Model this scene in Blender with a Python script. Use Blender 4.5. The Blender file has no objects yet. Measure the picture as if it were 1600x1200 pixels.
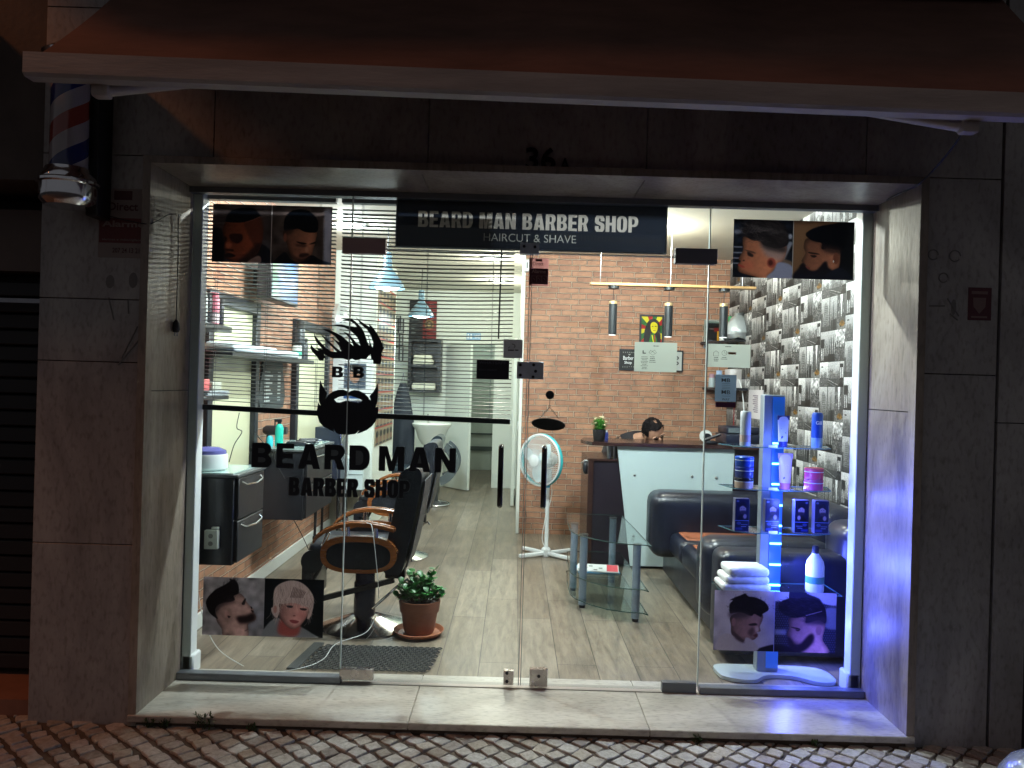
import bpy, bmesh, math, random
import numpy as np
from mathutils import Vector, Matrix, geometry, noise
R = math.radians
rnd = random.Random(7)
SC = bpy.context.scene
COL = SC.collection

# ------------------------------------------------------------------ camera, world, light, exposure
CAMY, CAMZ, ROLL = -3.33, 1.47, 1.6
cam_d = bpy.data.cameras.new('camera'); cam = bpy.data.objects.new('camera', cam_d); COL.objects.link(cam)
cam.location = (0, CAMY, CAMZ); cam.rotation_euler = (R(90), R(-ROLL), 0)
cam_d.sensor_width = 36; cam_d.lens = 27; cam_d.shift_x = -5/1600; cam_d.clip_end = 500; cam_d.clip_start = .05
SC.camera = cam
W = bpy.data.worlds.new('World'); SC.world = W; W.use_nodes = True
_n = W.node_tree.nodes; _l = W.node_tree.links
_bg = _n['Background']; _bg.inputs['Color'].default_value = (.92, .92, 1.0, 1); _bg.inputs['Strength'].default_value = 0.085   # city night sky glow
SC.view_settings.view_transform = 'Standard'; SC.view_settings.look = 'None'
SC.view_settings.exposure = 0.0; SC.view_settings.gamma = 1
SC.cycles.max_bounces = 10; SC.cycles.transparent_max_bounces = 24; SC.cycles.caustics_reflective = False
SC.cycles.use_denoising = True

# ------------------------------------------------------------------ helpers
def S(u, v, d):
    """where the sight line through photo pixel (u,v) is at distance d in front of the camera: X, Z"""
    a = R(ROLL); c, s = math.cos(a), math.sin(a)
    x, y = u-805, v-600
    return ((x*c+y*s)*d/1200, CAMZ-(-x*s+y*c)*d/1200)
def Y(d): return d+CAMY

def mat(name, col, rough=.5, metal=0, spec=.5, emit=None, es=0, bump=0, bscale=40, var=0, vscale=6, col2=None, stretch=(1,1,1), coat=0, transl=0):
    m = bpy.data.materials.get(name)
    if m: return m
    m = bpy.data.materials.new(name); m.use_nodes = True
    n, l = m.node_tree.nodes, m.node_tree.links
    b = n['Principled BSDF']
    b.inputs['Base Color'].default_value = (*col, 1); b.inputs['Roughness'].default_value = rough
    b.inputs['Metallic'].default_value = metal; b.inputs['Specular IOR Level'].default_value = spec
    if coat: b.inputs['Coat Weight'].default_value = coat; b.inputs['Coat Roughness'].default_value = .08
    if emit: b.inputs['Emission Color'].default_value = (*emit, 1); b.inputs['Emission Strength'].default_value = es
    if bump or var or col2:
        tc = n.new('ShaderNodeTexCoord'); mp = n.new('ShaderNodeMapping'); mp.inputs['Scale'].default_value = stretch
        l.new(tc.outputs['Object'], mp.inputs['Vector'])
    if var or col2:
        nz = n.new('ShaderNodeTexNoise'); nz.inputs['Scale'].default_value = vscale; nz.inputs['Detail'].default_value = 7; nz.inputs['Roughness'].default_value = .65
        l.new(mp.outputs[0], nz.inputs['Vector'])
        rp = n.new('ShaderNodeValToRGB'); rp.color_ramp.elements[0].position = .3; rp.color_ramp.elements[1].position = .7
        c2 = col2 or tuple(min(1, x*(1+var)) for x in col); c1 = col if col2 else tuple(x*(1-var) for x in col)
        rp.color_ramp.elements[0].color = (*c1, 1); rp.color_ramp.elements[1].color = (*c2, 1)
        l.new(nz.outputs['Fac'], rp.inputs[0]); l.new(rp.outputs[0], b.inputs['Base Color'])
        ml = n.new('ShaderNodeMapRange'); ml.inputs[3].default_value = max(0, rough-.1); ml.inputs[4].default_value = min(1, rough+.12)
        l.new(nz.outputs['Fac'], ml.inputs[0]); l.new(ml.outputs[0], b.inputs['Roughness'])
    if bump:
        n2 = n.new('ShaderNodeTexNoise'); n2.inputs['Scale'].default_value = bscale; n2.inputs['Detail'].default_value = 5
        l.new(mp.outputs[0], n2.inputs['Vector'])
        bp = n.new('ShaderNodeBump'); bp.inputs['Strength'].default_value = bump; bp.inputs['Distance'].default_value = .01
        l.new(n2.outputs['Fac'], bp.inputs['Height']); l.new(bp.outputs[0], b.inputs['Normal'])
    return m

def glassmat(name, tint=(.93, .98, .97), f0=.04, rough=0.0):
    m = bpy.data.materials.get(name)
    if m: return m
    m = bpy.data.materials.new(name); m.use_nodes = True
    n, l = m.node_tree.nodes, m.node_tree.links; n.remove(n['Principled BSDF'])
    t = n.new('ShaderNodeBsdfTransparent'); t.inputs[0].default_value = (*tint, 1)
    g = n.new('ShaderNodeBsdfGlossy'); g.inputs['Roughness'].default_value = rough
    ge = n.new('ShaderNodeNewGeometry'); dt = n.new('ShaderNodeVectorMath'); dt.operation = 'DOT_PRODUCT'
    l.new(ge.outputs['Incoming'], dt.inputs[0]); l.new(ge.outputs['Normal'], dt.inputs[1])
    def mth(op, a, b=None):
        q = n.new('ShaderNodeMath'); q.operation = op
        for i, v in enumerate((a, b)):
            if v is None: continue
            if isinstance(v, (int, float)): q.inputs[i].default_value = v
            else: l.new(v, q.inputs[i])
        return q.outputs[0]
    p5 = mth('POWER', mth('SUBTRACT', 1.0, mth('ABSOLUTE', dt.outputs['Value'])), 5.0)
    fac = mth('ADD', mth('MULTIPLY', p5, .6), f0*.6)        # Schlick reflectance, one of the two faces
    mx = n.new('ShaderNodeMixShader')
    l.new(fac, mx.inputs[0]); l.new(t.outputs[0], mx.inputs[1]); l.new(g.outputs[0], mx.inputs[2])
    l.new(mx.outputs[0], n['Material Output'].inputs[0])
    return m

def imgmat(name, arr, rough=.45, transl=0, spec=.4, emit=0):
    """flat picture computed below as an array, printed on a surface through its UVs"""
    h, w, _ = arr.shape
    im = bpy.data.images.new(name, w, h)
    px = np.ones((h, w, 4), np.float32); px[..., :3] = np.clip(arr[::-1], 0, 1)
    im.pixels.foreach_set(px.ravel()); im.pack()
    m = bpy.data.materials.new(name); m.use_nodes = True
    n, l = m.node_tree.nodes, m.node_tree.links; b = n['Principled BSDF']
    t = n.new('ShaderNodeTexImage'); t.image = im; t.extension = 'REPEAT'
    l.new(t.outputs[0], b.inputs['Base Color']); b.inputs['Roughness'].default_value = rough; b.inputs['Specular IOR Level'].default_value = spec
    if emit: l.new(t.outputs[0], b.inputs['Emission Color']); b.inputs['Emission Strength'].default_value = emit
    if transl:
        tr = n.new('ShaderNodeBsdfTranslucent'); l.new(t.outputs[0], tr.inputs[0])
        mx = n.new('ShaderNodeMixShader'); mx.inputs[0].default_value = transl
        l.new(b.outputs[0], mx.inputs[1]); l.new(tr.outputs[0], mx.inputs[2]); l.new(mx.outputs[0], n['Material Output'].inputs[0])
    return m

def translmat(name, col, transl=.4):
    m = bpy.data.materials.get(name)
    if m: return m
    m = mat(name, col, .7, bump=.1, bscale=30); n, l = m.node_tree.nodes, m.node_tree.links
    tr = n.new('ShaderNodeBsdfTranslucent'); tr.inputs[0].default_value = (*col, 1)
    mx = n.new('ShaderNodeMixShader'); mx.inputs[0].default_value = transl
    l.new(n['Principled BSDF'].outputs[0], mx.inputs[1]); l.new(tr.outputs[0], mx.inputs[2]); l.new(mx.outputs[0], n['Material Output'].inputs[0])
    return m

class MB:
    def __init__(s): s.b = bmesh.new()
    def box(s, x0, x1, y0, y1, z0, z1, r=0, seg=2):
        t = bmesh.new(); bmesh.ops.create_cube(t, size=1)
        for v in t.verts: v.co = Vector((x0+(v.co.x+.5)*(x1-x0), y0+(v.co.y+.5)*(y1-y0), z0+(v.co.z+.5)*(z1-z0)))
        if x1 < x0 or y1 < y0 or z1 < z0: bmesh.ops.recalc_face_normals(t, faces=t.faces)
        if r: bmesh.ops.bevel(t, geom=t.edges[:], offset=r, segments=seg, affect='EDGES', profile=.5)
        return s._add(t)
    def _add(s, t, M=None):
        if M is not None: t.transform(M)
        me = bpy.data.meshes.new('t'); t.to_mesh(me); t.free(); s.b.from_mesh(me); bpy.data.meshes.remove(me); return s
    def cyl(s, p0, p1, r0, r1=None, n=20, caps=True):
        p0, p1 = Vector(p0), Vector(p1); r1 = r0 if r1 is None else r1
        q = (p1-p0).to_track_quat('Z', 'Y').to_matrix().to_4x4()
        t = bmesh.new(); bmesh.ops.create_cone(t, cap_ends=caps, segments=n, radius1=r0, radius2=r1, depth=(p1-p0).length)
        return s._add(t, Matrix.Translation((p0+p1)/2) @ q)
    def tube(s, pts, r, n=8, closed=False, rs=None):
        pts = [Vector(p) for p in pts]; N = len(pts); rings = []; up = None
        for i, p in enumerate(pts):
            a = pts[(i-1) % N] if (i or closed) else pts[0]; c = pts[(i+1) % N] if (i < N-1 or closed) else pts[-1]
            t = (c-a).normalized()
            if up is None: up = t.orthogonal()
            up = (up - t*up.dot(t)).normalized(); w = t.cross(up); rr = rs[i] if rs else r
            rings.append([s.b.verts.new(p+(up*math.cos(k*math.tau/n)+w*math.sin(k*math.tau/n))*rr) for k in range(n)])
        for i in range(N if closed else N-1):
            A, B = rings[i], rings[(i+1) % N]
            for k in range(n): s.b.faces.new((A[k], A[(k+1) % n], B[(k+1) % n], B[k]))
        if not closed: s.b.faces.new(rings[0][::-1]); s.b.faces.new(rings[-1])
        return s
    def lathe(s, prof, c=(0, 0, 0), n=28, axis='Z', sx=1, sy=1):
        rings = []
        for r, z in prof:
            ring = []
            for k in range(n):
                a = k*math.tau/n; p = Vector((r*math.cos(a)*sx, r*math.sin(a)*sy, z))
                if axis == 'Y': p = Vector((p.x, z, p.y))
                if axis == 'X': p = Vector((z, p.x, p.y))
                ring.append(s.b.verts.new(p+Vector(c)))
            rings.append(ring)
        for A, B in zip(rings, rings[1:]):
            for k in range(n): s.b.faces.new((A[k], A[(k+1) % n], B[(k+1) % n], B[k]))
        s.b.faces.new(rings[0][::-1]); s.b.faces.new(rings[-1]); return s
    def prism(s, loops, y0, y1, plane='XZ'):
        """polygon (with holes) extruded along the third axis"""
        if not isinstance(loops[0][0], (tuple, list)): loops = [loops]
        f3 = {'XZ': lambda a, b, t: (a, t, b), 'YZ': lambda a, b, t: (t, a, b), 'XY': lambda a, b, t: (a, b, t)}[plane]
        tri = geometry.tessellate_polygon([[Vector((a, b, 0)) for a, b in L] for L in loops])
        flat = [p for L in loops for p in L]
        A = [s.b.verts.new(f3(*p, y0)) for p in flat]; B = [s.b.verts.new(f3(*p, y1)) for p in flat]
        for t in tri:
            if len(set(t)) < 3: continue
            try: s.b.faces.new([A[i] for i in t]); s.b.faces.new([B[i] for i in t][::-1])
            except ValueError: pass
        k = 0
        for L in loops:
            n = len(L)
            for i in range(n):
                s.b.faces.new((A[k+i], A[k+(i+1) % n], B[k+(i+1) % n], B[k+i]))
            k += n
        bmesh.ops.recalc_face_normals(s.b, faces=s.b.faces); return s
    def sph(s, c, r, sc=(1, 1, 1), sub=3, rot=None):
        t = bmesh.new(); bmesh.ops.create_icosphere(t, subdivisions=sub, radius=r)
        M = Matrix.Translation(c) @ (rot or Matrix.Identity(4)) @ Matrix.Diagonal((*sc, 1)); return s._add(t, M)
    def xf(s, M): s.b.transform(M); return s
    def text(s, txt, x0, x1, z0, z1, y, bold=0, thick=.0006, plane='XZ', sp=1.0):
        c = bpy.data.curves.new('t', 'FONT'); c.body = txt; c.offset = bold; c.extrude = 0; c.space_character = sp; c.resolution_u = 4
        o = bpy.data.objects.new('t', c); COL.objects.link(o)
        me = bpy.data.meshes.new_from_object(o.evaluated_get(bpy.context.evaluated_depsgraph_get()))
        t = bmesh.new(); t.from_mesh(me); bpy.data.objects.remove(o); bpy.data.meshes.remove(me); bpy.data.curves.remove(c)
        xs = [v.co.x for v in t.verts]; ys = [v.co.y for v in t.verts]; a, b = min(xs), max(xs); p, q = min(ys), max(ys)
        ex = bmesh.ops.extrude_face_region(t, geom=t.faces[:])
        for g in ex['geom']:
            if isinstance(g, bmesh.types.BMVert): g.co.z = 1
        for v in t.verts:
            X = x0+(v.co.x-a)/(b-a)*(x1-x0); Z = z0+(v.co.y-p)/(q-p)*(z1-z0); T = y-thick*v.co.z
            v.co = Vector((X, T, Z)) if plane == 'XZ' else (Vector((T, X, Z)) if plane == 'YZ' else Vector((X, Z, T)))
        bmesh.ops.recalc_face_normals(t, faces=t.faces); return s._add(t)
    def glyphs(s, txt, x0, x1, z0, z1, y, sx=.3, sy=.2, thick=.0006, widths=None, gap=.12, space=.45, grow=0, out=None):
        """heavy block capitals drawn as polygons; sx, sy = stem and bar thickness, grow = outline margin in metres"""
        Wd = {'M': 1.25, 'N': 1.02, 'A': 1.08, 'E': .86, 'S': .95, ' ': space}; Wd.update(widths or {})
        tot = sum(Wd.get(c, 1) for c in txt)+gap*(len(txt)-1); k = (x1-x0)/tot; x = x0; H = z1-z0
        def arc(cx, cy, rx, ry, a0, a1, n=6): return [(cx+rx*math.cos(R(a0+(a1-a0)*i/n)), cy+ry*math.sin(R(a0+(a1-a0)*i/n))) for i in range(n+1)]
        def rr(a, b, c, d, rx, ry, cor='1111'):
            P = []
            for f, (cx, cy, q, w) in zip(cor, ((c-rx, d-ry, 0, (c, d)), (a+rx, d-ry, 90, (a, d)), (a+rx, b+ry, 180, (a, b)), (c-rx, b+ry, 270, (c, b)))): P += arc(cx, cy, rx, ry, q, q+90) if f == '1' else [w]
            return P
        for c in txt:
            w = Wd.get(c, 1); q = w-sx; h = []
            if c == 'E': o = [(0, 0), (w, 0), (w, sy), (sx, sy), (sx, .5-sy/2), (w*.93, .5-sy/2), (w*.93, .5+sy/2), (sx, .5+sy/2), (sx, 1-sy), (w, 1-sy), (w, 1), (0, 1)]
            elif c == 'H': o = [(0, 0), (sx, 0), (sx, .5-sy/2), (q, .5-sy/2), (q, 0), (w, 0), (w, 1), (q, 1), (q, .5+sy/2), (sx, .5+sy/2), (sx, 1), (0, 1)]
            elif c == 'N': o = [(0, 0), (sx, 0), (sx, .56), (q, 0), (w, 0), (w, 1), (q, 1), (q, .46), (sx, 1), (0, 1)]
            elif c == 'M': o = [(0, 0), (sx, 0), (sx, .66), (w/2-sx*.38, 0), (w/2+sx*.38, 0), (q, .66), (q, 0), (w, 0), (w, 1), (w-sx*1.3, 1), (w/2, .38), (sx*1.3, 1), (0, 1)]
            elif c == 'A': m = w/2; o = [(0, 0), (sx*1.08, 0), (sx*1.08+.055, .17), (w-sx*1.08-.055, .17), (w-sx*1.08, 0), (w, 0), (m+sx*.62, 1), (m-sx*.62, 1)]; h = [[(m, .72), (m-(.2*(w-1.9*sx)+.0), .17+sy*.85), (m+(.2*(w-1.9*sx)), .17+sy*.85)]]
            elif c == 'D': o = [(0, 0)]+arc(w*.55, .45, w*.45, .45, -90, 0)+arc(w*.55, .55, w*.45, .45, 0, 90)+[(0, 1)]; h = [rr(sx, sy, q, 1-sy, max(.02, (q-sx)*.6), .22, '1001')]
            elif c == 'O': o = rr(0, 0, w, 1, w*.42, .3); h = [rr(sx, sy*.85, q, 1-sy*.85, max(.02, (q-sx)*.45), .2)]
            elif c == 'B': o = [(0, 0)]+arc(w*.68, .27, w*.32, .27, -90, 75)+arc(w*.66, .745, w*.29, .255, -60, 90)+[(0, 1)]; h = [rr(sx, sy, q, .5-sy*.42, max(.02, (q-sx)*.5), .09, '1001'), rr(sx, .5+sy*.42, q-.04, 1-sy, max(.02, (q-sx)*.45), .09, '1001')]
            elif c == 'P': o = [(0, 0), (sx, 0), (sx, .36)]+arc(w*.66, .68, w*.34, .32, -90, 90)+[(0, 1)]; h = [rr(sx, .36+sy*.85, q, 1-sy, max(.02, (q-sx)*.5), .09, '1001')]
            elif c == 'R': o = [(0, 0), (sx, 0), (sx, .40), (w*.5, .40), (w-sx*1.12, 0), (w, 0), (w*.80, .45)]+arc(w*.66, .72, w*.32, .28, -48, 90)+[(0, 1)]; h = [rr(sx, .40+sy*.75, q-.02, 1-sy, max(.02, (q-sx)*.5), .09, '1001')]
            elif c == 'S': v = .08*w; o = [(w, .66), (w, .84), (.84*w, 1), (.16*w, 1), (0, .84), (0, .60), (.10*w, .50), (q, .36), (q, sy+.05), (q-v, sy), (sx+v, sy), (sx, sy+.05), (sx, .36), (0, .36), (0, .16), (.16*w, 0), (.84*w, 0), (w, .16), (w, .42), (.9*w, .52), (sx, .66), (sx, .95-sy), (sx+v, 1-sy), (q-v, 1-sy), (q, .95-sy), (q, .66)]
            else: x += (w+gap)*k; continue
            T = lambda L, g: [(x+a*k+g*(1 if a > w/2 else -1), z0+b*H+g*(1 if b > .5 else -1)) for a, b in L]
            if out is not None: out.append((T(o, 0), [T(L, 0) for L in h])); x += (w+gap)*k; continue
            s.prism([T(o, grow)]+([T(L, 0) for L in h] if not grow else []), y, y-thick)
            x += (w+gap)*k
        return s
    def __add__(s, o): return s

def link(name, mb, m, loc=None, smooth=True):
    me = bpy.data.meshes.new(name); mb.b.to_mesh(me); mb.b.free()
    for x in (m if isinstance(m, (list, tuple)) else [m]): me.materials.append(x)
    if smooth and len(me.polygons):
        me.polygons.foreach_set('use_smooth', [True]*len(me.polygons)); me.set_sharp_from_angle(angle=R(38))
    o = bpy.data.objects.new(name, me); COL.objects.link(o)
    return o
def tag(o, label=None, cat=None, group=None, kind=None):
    if label: o['label'] = label
    if cat: o['category'] = cat
    if group: o['group'] = group
    if kind: o['kind'] = kind
    return o
def thing(name, label, cat, loc=(0, 0, 0), rz=0, group=None):
    o = bpy.data.objects.new(name, None); COL.objects.link(o); o.empty_display_size = .1
    o.location = loc; o.rotation_euler = (0, 0, rz); return tag(o, label, cat, group)
def part(name, mb, m, parent, world=True, label=None, smooth=True):
    """a mesh under its thing; world=True: mesh given in world coordinates"""
    o = link(name, mb, m, smooth=smooth); o.parent = parent
    if world:
        L = Vector(parent.location); p = parent
        while p.parent: p = p.parent; L += Vector(p.location)
        o.data.transform(Matrix.Translation(-L))
    if label: o['label'] = label
    return o
def solo(name, mb, m, label, cat, group=None, smooth=True):
    o = link(name, mb, m, smooth=smooth)
    co = [v.co for v in o.data.vertices]
    c = Vector(((min(v.x for v in co)+max(v.x for v in co))/2, (min(v.y for v in co)+max(v.y for v in co))/2, min(v.z for v in co)))
    o.data.transform(Matrix.Translation(-c)); o.location = c
    return tag(o, label, cat, group)
def struct(name, mb, m, smooth=False): return tag(link(name, mb, m, smooth=smooth), kind='structure')
def copy_tree(o, parent=None):
    c = o.copy(); COL.objects.link(c)
    if parent: c.parent = parent
    for ch in [x for x in SC.objects if x.parent == o]: copy_tree(ch, c)
    return c
def uvbox(mb, x0, x1, z0, z1, a='x'):
    """UV 0..1 across the picture rectangle"""
    L = mb.b.loops.layers.uv.new('UVMap')
    for f in mb.b.faces:
        for lp in f.loops:
            p = lp.vert.co; q = p.x if a == 'x' else p.y
            lp[L].uv = ((q-x0)/(x1-x0), ((p.z if a != 'z' else p.y)-z0)/(z1-z0))
    return mb
def smooth_poly(pts, k=4):
    out = []; n = len(pts)
    for i in range(n):
        p0, p1, p2, p3 = [np.array(pts[(i+j) % n], float) for j in (-1, 0, 1, 2)]
        for t in np.linspace(0, 1, k, endpoint=False):
            out.append(tuple(.5*((2*p1)+(-p0+p2)*t+(2*p0-5*p1+4*p2-p3)*t*t+(-p0+3*p1-3*p2+p3)*t**3)))
    return out

# ------------------------------------------------------------------ picture painter (arrays for printed posters and wallpaper)
class Paint:
    def __init__(s, w, h, box, bg):
        s.w, s.h = w, h; s.bx = box; s.a = np.ones((h, w, 3))*np.array(bg)
        s.X, s.Y = np.meshgrid(box[0]+(np.arange(w)+.5)/w*(box[2]-box[0]), box[1]+(np.arange(h)+.5)/h*(box[3]-box[1]))
        s.r = np.random.RandomState(3)
    def blur(s, m, k):
        k = int(k)
        if k < 1: return m
        for _ in range(2):
            for ax in (0, 1):
                pad = [(0, 0), (0, 0)]; pad[ax] = (k+1, k); q = np.cumsum(np.pad(m, pad, mode='edge'), axis=ax)
                m = (np.take(q, range(2*k+1, q.shape[ax]), ax)-np.take(q, range(0, q.shape[ax]-2*k-1), ax))/(2*k+1)
        return m
    def poly(s, pts, col, soft=1, sm=True, a=1.0):
        pts = smooth_poly(pts) if sm else pts
        m = np.zeros(s.X.shape, bool); n = len(pts)
        for i in range(n):
            x1, y1 = pts[i]; x2, y2 = pts[(i+1) % n]
            if y1 == y2: continue
            c = ((y1 > s.Y) != (y2 > s.Y)) & (s.X < (x2-x1)*(s.Y-y1)/(y2-y1)+x1); m ^= c
        m = s.blur(m.astype(float), soft)[..., None]*a
        s.a = s.a*(1-m)+np.array(col)*m; return s
    def mask(s, pts, sm=True):
        a = s.a; s.a = np.zeros_like(a); s.poly(pts, (1, 1, 1), 0, sm); m = s.a[..., 0]; s.a = a; return m
    def skin(s, pts, col, soft=1, ang=200, k=.30, rim=.55):
        m = s.mask(pts); near = s.blur(m, max(3, s.w//34)); dx = (s.X-s.X[m > .5].mean())/(s.X[m > .5].std()*2); dy = (s.Y-s.Y[m > .5].mean())/(s.Y[m > .5].std()*2)
        f = (rim+(1-rim)*np.clip((near-.45)*2, 0, 1))*(1-k*(dx*math.cos(R(ang))+dy*math.sin(R(ang))))
        q = s.blur(s.r.randn(s.h, s.w), 5); f = f*(1+.025*q/q.std())
        ms = s.blur(m, soft)[..., None]; c = np.array(col)*f[..., None]; c = c*np.array([1.04, 1, .98]); s.a = s.a*(1-ms)+c*ms; return s
    def hair(s, pts, col, hi, n=260, L=60, ang=200, spread=60, soft=1, w=2.2):
        s.poly(pts, col, soft); m = s.mask(pts) > .5; ys, xs = np.nonzero(m); pw = (s.bx[2]-s.bx[0])/s.w
        for i in range(n):
            j = s.r.randint(len(xs)); x, y = s.X[ys[j], xs[j]], s.Y[ys[j], xs[j]]; a = R(ang+s.r.uniform(-spread, spread)); t = s.r.uniform(0, 1)
            c = np.array(col)*(1-t)+np.array(hi)*t if s.r.rand() < .6 else np.array(col)*.6; b = a+s.r.uniform(-.5, .5); l = L*s.r.uniform(.5, 1.2)
            X0, Y0 = x+math.cos(a)*l*.5, y+math.sin(a)*l*.5; X1, Y1 = X0+math.cos(b)*l*.5, Y0+math.sin(b)*l*.5
            for (p, q, r_, t_) in ((x, y, X0, Y0), (X0, Y0, X1, Y1)):
                for k in range(int(l/2/pw)+1):
                    u = k/(l/2/pw+1); ix = int((p+(r_-p)*u-s.bx[0])/pw); iy = int((q+(t_-q)*u-s.bx[1])/((s.bx[3]-s.bx[1])/s.h))
                    if 0 <= ix < s.w and 0 <= iy < s.h: s.a[iy, ix] = s.a[iy, ix]*.35+c*.65
        return s
    def ell(s, cx, cy, rx, ry, col, soft=1, a=1.0, rot=0):
        c, q = math.cos(rot), math.sin(rot); dx, dy = s.X-cx, s.Y-cy
        m = (((dx*c+dy*q)/rx)**2+((-dx*q+dy*c)/ry)**2 < 1).astype(float); m = s.blur(m, soft)[..., None]*a
        s.a = s.a*(1-m)+np.array(col)*m; return s
    def rect(s, x0, y0, x1, y1, col, soft=0, a=1.0):
        m = ((s.X > x0) & (s.X < x1) & (s.Y > y0) & (s.Y < y1)).astype(float); m = s.blur(m, soft)[..., None]*a
        s.a = s.a*(1-m)+np.array(col)*m; return s
    def line(s, pts, w, col, soft=0, a=1.0):
        for (x0, y0), (x1, y1) in zip(pts, pts[1:]):
            dx, dy = x1-x0, y1-y0; L = max(1e-9, dx*dx+dy*dy); t = np.clip(((s.X-x0)*dx+(s.Y-y0)*dy)/L, 0, 1)
            m = (((s.X-x0-t*dx)**2+(s.Y-y0-t*dy)**2) < w*w).astype(float); m = s.blur(m, soft)[..., None]*a
            s.a = s.a*(1-m)+np.array(col)*m
        return s
    def grain(s, k): s.a = s.a*(1+k*s.r.randn(s.h, s.w, 1)); return s
    def cloud(s, k, size, box=None):
        q = s.blur(s.r.randn(s.h, s.w), size); q /= q.std()+1e-9
        m = np.ones_like(q) if box is None else ((s.X > box[0]) & (s.X < box[2]) & (s.Y > box[1]) & (s.Y < box[3]))
        s.a = s.a*(1+k*(q*m)[..., None]); return s

# ------------------------------------------------------------------ materials
white_wall = mat('white plaster', (.72, .76, .70), .7, bump=.06, bscale=60, var=.03, vscale=3)
cream_wall = mat('cream plaster', (.74, .74, .58), .7, bump=.06, bscale=60, var=.03, vscale=3)
black_lac = mat('black lacquer', (.018, .020, .026), .22, var=.2, vscale=5)
leather = mat('black leather', (.016, .019, .026), .32, spec=.5, bump=.18, bscale=55, var=.3, vscale=9)
brown_lea = mat('worn brown leather', (.30, .10, .05), .42, bump=.3, bscale=40, var=.35, vscale=7)
chrome = mat('chrome', (.75, .76, .78), .12, 1, var=.08, vscale=14)
steel = mat('brushed steel', (.36, .37, .40), .35, 1, var=.12, vscale=30)
patchm = mat('dull metal patch fitting', (.46, .52, .60), .38, .15, var=.15, vscale=25)
wood_arm = mat('varnished orange wood', (.34, .12, .035), .25, col2=(.2, .06, .018), vscale=9, stretch=(1, 6, 6), coat=.4)
darkwood = mat('dark wenge laminate', (.05, .025, .02), .2, col2=(.025, .012, .012), vscale=10, stretch=(1, 8, 8))
white_pl = mat('white plastic', (.75, .78, .78), .35, var=.03)
silver_pl = mat('silver post paint', (.24, .30, .38), .4, .3, var=.1, vscale=18)
vinyl = mat('black window vinyl', (.006, .008, .014), .45)
vinyl_edge = mat('grey vinyl outline', (.10, .12, .13), .6)
glass = glassmat('window glass')
shelf_glass = glassmat('clear grey shelf glass', (.90, .94, .93), .06)
green_edge = mat('bright polished glass edge', (.62, .72, .70), .3)

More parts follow.
